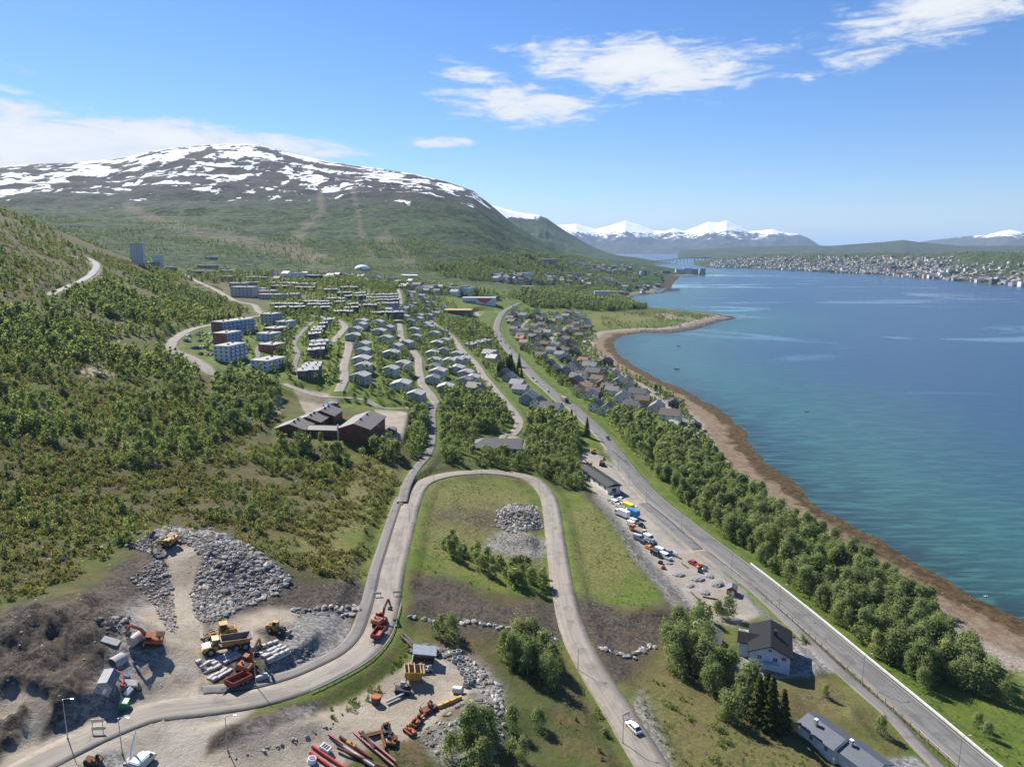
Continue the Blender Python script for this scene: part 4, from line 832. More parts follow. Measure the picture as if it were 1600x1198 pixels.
# houses of the shore estate: photo place of the near wall, wall colour, roof colour, size class
SH = zz([(640, 775, 'white', 'dark', 1), (715, 800, 'white', 'black', 2), (520, 660, 'white', 'brown', 1), (600, 700, 'white', 'grey', 1), (500, 610, 'red', 'dark', 2), (420, 545, 'dark', 'dark', 2), (365, 512, 'greyish', 'grey', 1), (335, 482, 'brown', 'dark', 1), (540, 560, 'white', 'dark', 1), (620, 545, 'ochre', 'dark', 2), (690, 560, 'ochre', 'black', 1), (645, 590, 'white', 'brown', 1), (680, 618, 'brown', 'brown', 1), (715, 648, 'brown', 'brown', 1), (745, 668, 'white', 'grey', 1), (810, 715, 'white', 'grey', 2), (785, 612, 'greyish', 'grey', 2), (850, 632, 'palegrey', 'grey', 1), (912, 690, 'white', 'dark', 2), (945, 732, 'ochre', 'brown', 1), (870, 768, 'white', 'dark', 1), (1035, 785, 'palegrey', 'grey', 2), (930, 812, 'red', 'dark', 1), (1125, 840, 'white', 'brown', 2),
 (705, 475, 'dark', 'black', 2), (555, 462, 'red', 'red', 1), (482, 490, 'white', 'dark', 1), (595, 505, 'greyish', 'grey', 2), (440, 455, 'dark', 'dark', 1), (400, 420, 'white', 'grey', 1), (290, 445, 'dark', 'dark', 1), (395, 385, 'red', 'brown', 1), (432, 392, 'white', 'dark', 1), (490, 410, 'dark', 'black', 2), (170, 372, 'red', 'dark', 1), (245, 372, 'white', 'brown', 1), (140, 312, 'red', 'red', 1), (165, 340, 'white', 'red', 1), (240, 325, 'greyish', 'grey', 1), (300, 298, 'dark', 'dark', 1), (318, 270, 'white', 'grey', 1), (420, 300, 'brown', 'brown', 2), (455, 268, 'brown', 'grey', 1), (505, 230, 'white', 'brown', 1), (575, 208, 'white', 'grey', 2), (170, 258, 'white', 'dark', 1), (232, 228, 'white', 'brown', 1), (248, 195, 'brown', 'brown', 2), (100, 250, 'red', 'dark', 1), (112, 218, 'white', 'grey', 1), (80, 198, 'brown', 'brown', 1), (72, 175, 'white', 'dark', 1), (105, 145, 'white', 'pale', 1), (160, 155, 'white', 'grey', 1), (350, 195, 'brown', 'grey', 1), (345, 228, 'white', 'brown', 1), (290, 158, 'white', 'grey', 1), (375, 150, 'white', 'brown', 1), (440, 160, 'palegrey', 'grey', 1), (470, 238, 'lilac', 'brown', 1), (200, 280, 'white', 'dark', 1), (270, 240, 'cream', 'brown', 1), (390, 250, 'white', 'grey', 1), (130, 175, 'red', 'brown', 1), (215, 165, 'dark', 'dark', 1)], 780, 460, 4.21)
SH += zz([(600, 145, 'brown', 'dark', 1), (640, 178, 'greyish', 'grey', 1), (700, 230, 'greyish', 'grey', 1), (722, 270, 'palegrey', 'grey', 1), (782, 345, 'greyish', 'grey', 2), (852, 372, 'white', 'dark', 1), (945, 425, 'lilac', 'dark', 2), (385, 262, 'palegrey', 'dark', 1), (425, 292, 'greyish', 'dark', 1), (1065, 570, 'dark', 'grey', 0), (505, 22, 'palegrey', 'grey', 1), (895, 665, 'dark', 'black', 0)], 660, 560, 4.706)
SH += zz([(730, 800, 'palegrey', 'grey', 2), (745, 830, 'palegrey', 'pale', 1)], 620, 400, 4.99)
WN = {'palegrey': 'pale grey', 'greyish': 'grey', 'dark': 'dark brown', 'lilac': 'pale lilac', 'red': 'dark red'}
tally = {}
for i, (px, py, wall, roof, sz) in enumerate(sorted(SH, key=lambda t: (-t[1], t[0]))):
    w, l, e, ri = [(6, 6, 2.6, 2.0), (8.6, 10.5, 4.7, 2.9), (10.5, 14, 5.0, 3.5)][sz]
    rot = R([-20, -28, 62, -24, 66, -18][i % 6] if px > 815 else [-25, 60, 65][i % 3])
    key = (wall, roof); tally[key] = tally.get(key, 0) + 1
    near = 'seaward of the coast road' if px > 800 + (py - 500) * .5 else 'above the coast road'
    put('gabled_house', gable_house(w, l, e, ri, wall, roof, 1 if sz else 0, True, .5, 2.5, 0), px, py, rot, '%s house, %s gabled roof, %s, %s from near end' % (WN.get(wall, wall), roof, near, ORD[tally[key] - 1]), 'house', 'wooden houses of the shore estate', (w / 2, l / 2))

# more houses close the gaps of both estates
def infill(name, poly, n, seed, kinds, label, group, rots, gap=8.0):
    g = random.Random(seed); lo = np.min(poly, 0); hi = np.max(poly, 0); k = 0; t = 0; cnt = {}
    while k < n and t < 6000:
        t += 1; px, py = g.uniform(lo[0], hi[0]), g.uniform(lo[1], hi[1])
        if poly_sdf(np.array([px]), np.array([py]), poly)[0] < 0: continue
        p = at(px, py); i = int(np.clip(np.searchsorted(TH, math.atan2(p.x, p.y)), 0, len(TH) - 1)); j = int(np.clip(np.searchsorted(RR, math.hypot(p.x, p.y)), 0, len(RR) - 1))
        if RD[i, j] < gap or p.z < 4 or GD[i, j] < 40: continue
        if not all(free(p.x + a, p.y + b) for a in (-6, -3, 0, 3, 6) for b in (-6, -3, 0, 3, 6)): continue
        w, l, e, ri, wall, roof, v = g.choice(kinds); key = (wall, roof); cnt[key] = cnt.get(key, 0) + 1
        put(name, gable_house(w, l, e, ri, wall, roof, 0 if v else 1, True, .5, 3, v), px, py, R(g.choice(rots) + g.uniform(-4, 4)), label % (WN.get(wall, wall), {'pale': 'light', 'dark': 'dark'}.get(roof, roof), ORD[cnt[key] - 1]), 'house', group, (w / 2, l / 2), back=False); k += 1
    print(name, k)
SK = [(8.6, 10.5, 4.7, 2.9, a, b, 0) for a, b in (('white', 'dark'), ('white', 'brown'), ('red', 'brown'), ('white', 'grey'), ('ochre', 'dark'), ('brown', 'brown'), ('greyish', 'grey'), ('dark', 'dark'), ('cream', 'brown'))]
infill('wooden_house', [(800, 488), (905, 492), (930, 520), (935, 560), (985, 595), (1040, 625), (1060, 655), (985, 648), (900, 610), (840, 560), (800, 520)], 46, 5, SK, '%s wooden house, %s roof, deep in the shore estate, %s such', 'smaller houses deep in the shore estate', [-22, -26, 64, 68], 4.5)
infill('estate_house', [(560, 505), (640, 490), (700, 520), (740, 575), (770, 620), (700, 625), (640, 615), (560, 600)], 16, 6, [(10, 10.5, 4.9, 1.7, 'palegrey', 'pale', 3), (9.5, 10, 4.7, 1.8, 'greyish', 'grey', 2)], '%s house, %s low roof, squeezed between the estate rows, %s such', 'pale houses squeezed between the estate rows', [-8, -12], 4.0)
infill('upper_house', [(630, 458), (700, 470), (690, 495), (640, 488), (560, 490), (560, 475)], 14, 7, [(9, 9, 4.6, 1.8, 'palegrey', 'grey', 0), (9, 9, 4.6, 1.8, 'brown', 'warm', 0), (9, 10, 4.6, 1.8, 'white', 'grey', 0)], '%s house, %s roof, at the upper end of the estate, %s such', 'houses at the upper end of the estate', [-10, 80], 3.0)
# ---------------------------------------------------------------- single buildings
def simple(name, px, py, rot, label, cat, size, fn, **kw):
    return put(name, fn(), px, py, rot, label, cat, None, size, **kw)
# school: three stepped gabled wings, a low link with ribbon windows and the sports hall
def school(): 
    P = []
    W, Rf = board_mat('school_brown_boards', (.155, .062, .028), .2, 0), ROOFS['warm']
    def gab(x, y, w, l, e, ri):
        a = MB(); a.prism([(x - w / 2, -3), (x + w / 2, -3), (x + w / 2, e), (x, e + ri), (x - w / 2, e)], y - l / 2, y + l / 2, W); P.append(('wall', a.mesh('wall'), []))
        a = MB()
        for s in (-1, 1): a.prism([(x + s * (w / 2 + .7), e - .7 * ri / (w / 2) + .03), (x, e + ri + .03), (x, e + ri + .3), (x + s * (w / 2 + .7), e - .7 * ri / (w / 2) + .3)], y - l / 2 - .8, y + l / 2 + .8, Rf)
        sub = []
        for k in range(2):
            b = MB(); b.box(x + .4, x + 1.2, y - l * .2 + k * l * .4, y - l * .2 + k * l * .4 + .8, e + ri - .5, e + ri + .9, DARKM); sub.append(('roof_vent', b.mesh('roof_vent'), []))
        P.append(('roof', a.mesh('roof'), sub))
        for i in range(max(2, int(w / 4))): P.append(window_at(x - w / 2 + (i + .5) * w / max(2, int(w / 4)), y - l / 2 - .03, e - 1.4, 0, 2.0, 1.2, True))
        for i in range(max(2, int(l / 5))): P.append(window_at(x + w / 2 + .03, y - l / 2 + (i + .5) * l / max(2, int(l / 5)), e - 1.4, math.pi / 2, 2.2, 1.2, True))
    gab(-15, 6, 15, 12, 4.6, 2.6); gab(-12, 19.5, 14, 11, 4.9, 2.5); gab(-9.5, 33, 14, 13, 5.2, 2.7); gab(17, 13, 15.5, 26, 5.6, 2.6)
    a = MB(); a.box(-7.4, 9.1, 1.5, 9.5, -3, 4.1, W); P.append(('wall', a.mesh('wall'), []))
    a = MB(); a.prism([(.9, 4.13), (10.1, 4.13), (10.1, 4.4), (5.5, 5.1), (.9, 4.4)], -7.35, 9.05, Rf, None, 'x'); P.append(('roof', a.mesh('roof'), []))
    for i in range(9): P.append(window_at(-6.3 + i * 1.75, 1.47, 2.9, 0, 1.4, 1.2, True))
    for i in range(4): P.append(window_at(-3 + i * 2.6, 1.47, .6, 0, 1.6, 1.1, True))
    a = MB(); a.cyl((9.0, .2, -2), (9.0, .2, 7.5), .35, .35, pm('white_flue', (.75, .77, .8), .4, .2), 10); P.append(('flue', a.mesh('flue'), []))
    return P
simple('school_building', 500, 685, R(-6), 'brown wooden school of stepped gabled wings with grey brown roofs', 'school', (25, 20), school, back=False); p_ = at(500, 690); occupy(p_.x - 4, p_.y + 24, 24, 24, 0)
def kindergarten():
    P = []; W = WALLS['greyish']; Rf = pm('roof_slate_grey', (.075, .072, .075), .6, 0, .15, .7)
    a = MB(); a.box(-13, 13, -7, 7, -3, 3.2, W); P.append(('wall', a.mesh('wall'), []))
    a = MB(); v = [(-13.8, -7.8, 3.1), (13.8, -7.8, 3.1), (13.8, 7.8, 3.1), (-13.8, 7.8, 3.1), (-7, 0, 6.6), (13.8, 0, 6.6)]; a.add(v, [(0, 1, 5, 4), (2, 3, 4, 5), (3, 0, 4), (1, 2, 5), (3, 2, 1, 0)], Rf); P.append(('roof', a.mesh('roof'), []))
    for i in range(6): P.append(window_at(-10.5 + i * 4.2, -7.03, 1.7, 0, 2, 1.3, True))
    for i in range(2): P.append(window_at(13.03, -3 + i * 6, 1.7, math.pi / 2, 2, 1.3, True))
    a = MB(); a.cyl((-15.2, -1.2, -2), (-15.2, -1.2, 3.3), 3, 3, W, 8).cyl((-15.2, -1.2, 3.3), (-15.2, -1.2, 5.2), 3.6, .2, Rf, 8); P.append(('turret', a.mesh('turret'), [])); return P
simple('kindergarten', 777, 709, R(-6), 'dark hip roofed kindergarten in the grove above the loop road', 'kindergarten', (14, 8), kindergarten)
# the house by the road: pale blue, black roof, balcony
def blue_house():
    P = []; W = WALLS['blue']; Rf = pm('roof_black_tile', (.020, .020, .022), .8, 0, .2, .9, .15)
    a = MB(); a.prism([(-5.2, -2.5), (5.2, -2.5), (5.2, 5.4), (0, 7.7), (-5.2, 5.4)], -7, 7, W); P.append(('wall', a.mesh('wall'), []))
    a = MB()
    for s in (-1, 1): a.prism([(s * 5.9, 5.12), (0, 7.74), (0, 8.0), (s * 5.9, 5.4)], -7.7, 7.7, Rf)
    b = MB(); b.box(.8, 1.7, -.5, .5, 7.0, 9.0, DARKM); sub = [('chimney', b.mesh('chimney'), [])]
    P.append(('roof', a.mesh('roof'), sub))
    a = MB(); a.prism([(-2.6, -2.5), (2.6, -2.5), (2.6, 5.2), (0, 6.5), (-2.6, 5.2)], -8.2, -5.25, W, None, 'x'); P.append(('bay_wall', a.mesh('bay_wall'), []))
    a = MB()
    for s in (-1, 1): a.prism([(s * 3.2, 4.95), (0, 6.54), (0, 6.8), (s * 3.2, 5.2)], -8.8, -2.6, Rf, None, 'x')
    P.append(('bay_roof', a.mesh('bay_roof'), []))
    a = MB(); a.box(-8.6, -5.25, 2.7, 6.9, 2.6, 2.8, TRIM).box(-8.6, -8.5, 2.7, 6.9, 2.8, 3.8, TRIM).box(-8.5, -5.25, 6.8, 6.9, 2.8, 3.8, TRIM); 
    for y in (2.9, 6.7): a.box(-8.55, -8.4, y - .08, y + .08, -2, 2.6, TRIM)
    P.append(('balcony', a.mesh('balcony'), []))
    for x, z in ((-2.6, 4.0), (1.4, 4.0), (3.6, 4.6), (-2.6, 1.2)): P.append(window_at(x, -7.03, z, 0, 1.1, 1.1))
    P.append(window_at(0, -7.03, 6.4, 0, .8, .9))
    a = MB(); a.box(-1.8, 2.6, -7.9, -7.02, 2.5, 2.62, TRIM).box(-1.8, 2.6, -7.95, -7.88, 2.62, 3.2, pm('blue_awning', (.10, .32, .62), .6)); P.append(('balcony_front', a.mesh('balcony_front'), [], 'small balcony with a bright blue rail cloth'))
    for y in (-4, 0, 4): P.append(window_at(5.23, y, 4.0, math.pi / 2, 1.2, 1.2))
    P.append(door_at(5.23, -2, 0, math.pi / 2, TRIM)); return P
simple('blue_house', 1200, 1048, R(-20), 'pale blue two storey house with black roof beside the coast road', 'house', (6, 7.5), blue_house)
def white_house():
    P = []; W = WALLS['white']; Rf = pm('roof_blue_grey_sheet', (.085, .095, .115), .45, .2, .12, .6)
    a = MB(); a.prism([(-3.6, -2), (3.6, -2), (3.6, 4.6), (0, 6.0), (-3.6, 4.6)], 0, 11, W); P.append(('wall', a.mesh('wall'), []))
    a = MB(); a.prism([(-4.6, -2), (2.6, -2), (2.6, 4.2), (-1, 5.6), (-4.6, 4.2)], -9, -.02, W, Matrix.Translation((2.2, 0, 0))); P.append(('wall', a.mesh('wall'), []))
    for (cx, y0, y1, e, ri, nm) in ((0, 0.05, 11.5, 4.6, 1.4, 'roof'), (1.2, -9.5, 0, 4.2, 1.4, 'roof')):
        a = MB()
        for s in (-1, 1): a.prism([(cx + s * 4.2, e - .23 + .03), (cx, e + ri + .03), (cx, e + ri + .2), (cx + s * 4.2, e - .23 + .2)], y0, y1, Rf)
        b = MB(); yc = y0 + (7.5 if y0 > 0 else 8.2); xc = cx - (1.6 if y0 > 0 else .9); b.box(xc - .35, xc + .35, yc - .35, yc + .35, e + .5, e + ri + 1.3, CONC).box(xc - .42, xc + .42, yc - .42, yc + .42, e + ri + 1.3, e + ri + 1.4, TRIM)
        P.append((nm, a.mesh(nm), [('chimney', b.mesh('chimney'), [])]))
    for y, z in ((2.5, 3.2), (7, 3.2), (7, 1.0)): P.append(window_at(-3.63, y, z, -math.pi / 2, 1.0, 1.1))
    for x in (-1.2, 1.6, 3.6): P.append(window_at(x, -9.03, 3, 0, 1.1, 1.1))
    a = MB(); a.box(3.62, 6.2, 4, 8, -1.5, .3, TRIM).box(6.1, 6.2, 4, 8, .3, 1.2, TRIM); P.append(('terrace', a.mesh('terrace'), [])); return P
simple('white_house', 1318, 1196, R(26), 'white house with blue grey metal roof at the bottom right corner', 'house', (4.5, 2), white_house, scale=.92)
def shed_parts(w, l, h, ri, wall, roof, door=True):
    P = []; a = MB(); a.prism([(-w / 2, -.6), (w / 2, -.6), (w / 2, h), (0, h + ri), (-w / 2, h)], -l / 2, l / 2, WALLS[wall]); P.append(('wall', a.mesh('wall'), []))
    a = MB()
    for s in (-1, 1): a.prism([(s * (w / 2 + .25), h - .25 * ri / (w / 2) + .02), (0, h + ri + .02), (0, h + ri + .14), (s * (w / 2 + .25), h - .25 * ri / (w / 2) + .14)], -l / 2 - .25, l / 2 + .25, ROOFS[roof])
    P.append(('roof', a.mesh('roof'), []))
    if door: P.append(door_at(w * .12, -l / 2 - .03, 0, 0, TRIM, .9, 1.9)); P.append(window_at(-w * .28, -l / 2 - .03, 1.4, 0, .6, .6))
    return P
simple('garden_shed', 1104, 1004, R(22), 'weathered white outbuilding with brown roof beside the blue house', 'shed', (3, 3.5), lambda: shed_parts(5.6, 7, 3.2, 1.6, 'cream', 'warm', False))
simple('red_shed', 1143, 930, R(-20), 'small red hut with grey roof and white door on the gravel by the coast road', 'hut', (1.6, 1.8), lambda: shed_parts(3.2, 3.4, 2.3, 1.0, 'red', 'grey'))
simple('black_cabin', 1085, 672, R(-12), 'black boathouse cabin on the edge of the beach', 'cabin', (4.5, 4), lambda: shed_parts(9, 8, 3.4, 2.2, 'dark', 'black'))
simple('black_cabin', 1052, 636, R(-12), 'black two storey cabin by the shore lane above the beach', 'cabin', (4, 4.5), lambda: gable_house(8, 9, 4.4, 2.4, 'dark', 'black', 0))
simple('long_garage', 1050, 669, R(-12), 'long low building with pale blue metal roof near the wood', 'garage', (8, 4), lambda: shed_parts(8, 16, 2.6, .9, 'white', 'pale', False))
simple('school_shed', 521, 636, R(-6), 'small dark roofed shed on the school yard next to the containers', 'shed', (2.5, 2), lambda: shed_parts(5, 4, 2.3, .5, 'brown', 'warm'))
simple('gravel_pitch_shed', 612, 678, R(-6), 'brown shed with slate roof on the gravel pitch', 'shed', (2.2, 2.2), lambda: shed_parts(4.4, 4.4, 2.3, .9, 'brown', 'grey'))
simple('beach_shed', 916, 538, R(-8), 'white roofed double shed by the beach bay', 'shed', (7, 4), lambda: shed_parts(8, 14, 3, .7, 'greyish', 'pale', False))
def depot():
    P = []; Rf = pm('roof_depot_black', (.014, .013, .014), .7); a = MB(); a.box(-3.2, 3.2, -15, 15, -1, 4.0, WALLS['white']); P.append(('wall', a.mesh('wall'), []))
    a = MB(); a.prism([(-4.0, 4.03), (4.0, 4.03), (4.0, 4.3), (0, 5.4), (-4.0, 4.3)], -15.8, 15.8, Rf); P.append(('roof', a.mesh('roof'), []))
    a = MB(); a.box(-1.0, 1.0, -15.06, -14.97, 0, 2.9, DARKM); P.append(('door', a.mesh('door'), []))
    for y in range(-12, 13, 6): P.append(window_at(3.23, y, 2.4, math.pi / 2, 1.6, 1.0, True)); P.append(window_at(-3.23, y, 2.4, -math.pi / 2, 1.6, 1.0, True))
    return P
simple('depot_shed', 937, 772, R(19), 'long white shed with black roof at the turning yard', 'shed', (3.5, 15.5), depot)
def hall(w, l, h, wallm, roofm, accent=None):
    P = []; a = MB(); a.box(-w / 2, w / 2, -l / 2, l / 2, -4, h, wallm); P.append(('wall', a.mesh('wall'), [])); a = MB(); a.box(-w / 2 - .3, w / 2 + .3, -l / 2 - .3, l / 2 + .3, h + .01, h + .7, roofm); P.append(('roof', a.mesh('roof'), []))
    if accent:
        a = MB(); a.add([(-w * .08, -l / 2 - .05, h - .1), (w * .42, -l / 2 - .05, h - .1), (w * .2, -l / 2 - .05, .3), (w * .02, -l / 2 - .05, h * .4)], [(0, 1, 2, 3)], accent); a.add([(-w * .08, -l / 2 - .02, h - .1), (w * .42, -l / 2 - .02, h - .1), (w * .2, -l / 2 - .02, .3), (w * .02, -l / 2 - .02, h * .4)], [(3, 2, 1, 0)], accent); P.append(('painted_panel', a.mesh('painted_panel'), []))
    for i in range(5): P.append(window_at(-w * .45 + i * w * .08, -l / 2 - .03, h * .3, 0, w * .05, h * .3, True))
    return P
ORANGE = pm('panel_red_orange', (.55, .09, .035), .5)
simple('sports_hall', 749, 475, R(-2), 'long white hall with a red orange wedge on its front', 'hall', (27, 10), lambda: hall(54, 20, 9, pm('hall_white_panel', (.60, .63, .66), .5), pm('hall_roof', (.48, .5, .52), .5), ORANGE))
simple('shopping_centre', 716, 492, R(-5), 'low shopping building with a tan gravel roof', 'shop', (20, 12), lambda: hall(40, 24, 6, pm('shop_brown_wall', (.16, .10, .07), .7), pm('shop_gravel_roof', (.42, .27, .13), .9)))
def dome():
    P = []; a = MB(); n, mrows = 28, 7; vs = []; fs = []
    for j in range(mrows + 1):
        t = j / mrows * math.pi / 2
        for i in range(n): vs.append((15 * math.cos(t) * math.cos(2 * math.pi * i / n), 11 * math.cos(t) * math.sin(2 * math.pi * i / n), 8.5 * math.sin(t)))
    for j in range(mrows):
        for i in range(n): fs.append((j * n + i, j * n + (i + 1) % n, (j + 1) * n + (i + 1) % n, (j + 1) * n + i))
    a.add(vs, fs, pm('dome_membrane', (.84, .85, .86), .5)); P.append(('membrane', a.mesh('membrane'), []))
    a = MB(); a.cyl((0, 0, -2), (0, 0, .4), 15.2, 15.2, CONC, 28); me = a.mesh('base_ring'); me.transform(Matrix.Scale(.74, 4, (0, 1, 0))); P.append(('base_ring', me, []))
    a = MB(); a.box(-2, 2, -11.6, -9, 0, 3, CONC); P.append(('entrance', a.mesh('entrance'), [])); return P
simple('air_dome', 566, 422, 0, 'white domed sports hall at the foot of the mountain', 'dome', (15, 11), dome)
def greenhouse_tube():
    P = []; a = MB(); pr = [(3 * math.cos(t), 3 * math.sin(t)) for t in [math.pi * i / 8 for i in range(9)]]; a.prism(pr, -20, 20, pm('tunnel_membrane', (.8, .81, .82), .5)); P.append(('membrane', a.mesh('membrane'), [])); a = MB(); a.box(-1, 1, -20.1, -20, 0, 2, DARKM); P.append(('door', a.mesh('door'), [])); return P
simple('ski_tunnel', 639, 431, R(68), 'long white tunnel shed on the field right of the dome', 'tunnel', (3, 20), greenhouse_tube, back=False)
simple('white_block', 940, 467, R(-3), 'white and dark flat blocks by the wooded bay, largest building below the far slope', 'apartment block', (17, 8), lambda: flat_block(34, 15, 6, 2.9, ('block_white_render', (.66, .66, .65), .7), RF, (8, 3), None))
simple('bay_block', 962, 463, R(-3), 'lower grey block right of the white block at the bay', 'apartment block', (18, 7), lambda: flat_block(40, 14, 4, 2.9, ('block_slate_panel', (.24, .26, .28), .7), RF, (9, 3), None))
simple('terrace_complex', 850, 411, R(4), 'grey stepped complex high on the wooded slope', 'apartment block', (36, 14), lambda: flat_block(72, 28, 3, 3.0, ('block_slate_panel', (.24, .26, .28), .7), RF, (12, 4), None))
simple('slope_block', 914, 424, R(2), 'grey block beside the slope road under the stepped complex', 'apartment block', (20, 8), lambda: flat_block(40, 16, 4, 3.0, ('block_slate_panel', (.24, .26, .28), .7), RF, (8, 3), None))
simple('slope_block', 824, 455, R(-2), 'dark grey office block in the wood above the junction', 'office', (11, 8), lambda: flat_block(22, 14, 3, 3.0, TM[1], RF, (6, 3), None))
def rowhouse():
    return terrace(6, 7.5, 9, 2, 7.5)
simple('long_rowhouse', 748, 541, R(62), 'long pale row house beside the junction wood', 'terrace', (22, 5), rowhouse, back=False)
# white tent and containers in the school yard
def tipi():
    P = []; a = MB(); n = 12; c = pm('tent_canvas', (.72, .72, .70), .8); a.add([(3.4 * math.cos(2 * math.pi * i / n), 3.4 * math.sin(2 * math.pi * i / n), 0) for i in range(n)] + [(0, 0, 5.6)], [(i, (i + 1) % n, n) for i in range(n)] + [tuple(range(n - 1, -1, -1))], c); P.append(('canvas', a.mesh('canvas'), []))
    for i in range(5): a = MB(); t = i * 1.257; a.cyl((3.3 * math.cos(t), 3.3 * math.sin(t), .05), (-.4 * math.cos(t), -.4 * math.sin(t), 6.3), .06, .05, pm('tent_pole', (.25, .17, .1), .8), 6); P.append(('pole', a.mesh('pole'), []))
    return P
simple('tipi_tent', 383, 662, 0, 'white canvas tipi in the clearing left of the school', 'tent', (3.5, 3.5), tipi)
def container(w, l, h, mat, ribs=True):
    P = []; a = MB(); a.box(-w / 2, w / 2, -l / 2, l / 2, .12, h, mat)
    if ribs:
        for i in range(int(l / .5)):
            for s in (-1, 1): y = -l / 2 + .3 + i * .5; a.box(s * w / 2 - .03, s * w / 2 + .03, y, y + .22, .25, h - .15, mat)
    P.append(('body', a.mesh('body'), [])); a = MB(); a.box(-w / 2 - .04, w / 2 + .04, -l / 2 - .04, l / 2 + .04, h + .003, h + .08, mat).box(-w / 2 - .04, w / 2 + .04, -l / 2 - .04, l / 2 + .04, 0, .12, DARKM); P.append(('frame', a.mesh('frame'), []))
    for s in (-1, 1): a = MB(); a.box(s * w * .25 - w * .2, s * w * .25 + w * .2, -l / 2 - .06, -l / 2 - .01, .2, h - .1, mat).box(s * w * .06 - .02, s * w * .06 + .02, -l / 2 - .1, -l / 2 - .06, .3, h - .3, STEEL); P.append(('door', a.mesh('door'), []))
    return P
TEAL = pm('container_teal', (.03, .22, .22), .5); CBLUE = pm('container_blue', (.035, .12, .33), .5)
simple('container', 510, 640, R(30), 'blue container on the school yard', 'container', (1.3, 2.5), lambda: container(2.4, 5, 2.5, CBLUE))
simple('container', 517, 637, R(30), 'teal container on the school yard', 'container', (1.3, 2.5), lambda: container(2.4, 5, 2.5, TEAL))
# smaller houses scattered in the woods of the upper town
FARW = [pm('far_wall_white', (.66, .66, .64), .7), pm('far_wall_grey', (.38, .39, .40), .7), pm('far_wall_red', (.28, .07, .05), .7), pm('far_wall_ochre', (.42, .28, .12), .7), pm('far_wall_dark', (.09, .08, .075), .7)]
FARR = [ROOFS['dark'], ROOFS['grey'], ROOFS['brown'], ROOFS['pale']]
_FH = {}
def far_house(wi, ri, flat=False):
    k = (wi, ri, flat)
    if k not in _FH:
        a = MB()
        if flat: a.box(-9, 9, -5, 5, -4, 8.5, FARW[wi]).box(-9.2, 9.2, -5.2, 5.2, 8.51, 9.1, FARR[ri])
        else:
            a.prism([(-4.5, -4), (4.5, -4), (4.5, 5), (0, 7.6), (-4.5, 5)], -5, 5, FARW[wi])
            for s in (-1, 1): a.prism([(s * 5, 4.75), (0, 7.64), (0, 7.9), (s * 5, 5.0)], -5.5, 5.5, FARR[ri])
        for z in (1.4, 3.9):
            for x in (-2.3, 2.3): a.box(x - .7, x + .7, -5.06, -5.01, z - .6, z + .6, GLASS)
        _FH[k] = a.mesh('house')
    return _FH[k]
FARBANDS = [('by the wooded slope behind the junction', [(765, 432), (800, 429), (832, 433), (836, 441), (790, 441), (762, 438)], 26), ('below the field and the dome', [(430, 428), (520, 432), (640, 441), (650, 446), (540, 444), (430, 440)], 26), ('left of the long white hall', [(650, 450), (700, 452), (740, 458), (730, 464), (660, 458), (625, 452)], 24),
            ('on the low rise behind the far junction', [(850, 430), (920, 432), (990, 438), (985, 446), (900, 448), (850, 442)], 40), ('on the far coastal slope', [(880, 405), (950, 412), (1000, 419), (1030, 430), (960, 432), (900, 420)], 60), ('by the inner harbour of the bay', [(960, 452), (1005, 450), (1030, 447), (1025, 455), (985, 460)], 12)]
for bi, (where, poly, n) in enumerate(FARBANDS):
    lo = np.min(poly, 0); hi = np.max(poly, 0); c = 0; tries = 0
    while c < n and tries < 4000:
        tries += 1; px, py = rnd.uniform(lo[0], hi[0]), rnd.uniform(lo[1], hi[1])
        if poly_sdf(np.array([px]), np.array([py]), poly)[0] < 0: continue
        p = at(px, py)
        if not free(p.x, p.y) or p.z < 1: continue
        wi = rnd.choice([0, 0, 0, 1, 1, 2, 3, 4]); ri = rnd.choice([0, 1, 1, 2, 3]); fl = rnd.random() < .12; o = link_mesh('far_house', far_house(wi, ri, fl)); o.location = (p.x, p.y, p.z); sc = rnd.uniform(1.0, 1.4); o.scale = (sc, sc, sc)
        o.rotation_euler = (0, 0, R(rnd.choice([-20, -15, 70, 75, 10]) + rnd.uniform(-8, 8))); occupy(p.x, p.y, 6, 6, 0, 2)
        tag(o, 'small %s house among trees %s' % (['white', 'grey', 'red', 'ochre', 'dark'][wi], where), 'house', '%s houses %s' % (['white', 'grey', 'red', 'ochre', 'dark'][wi], where)); c += 1
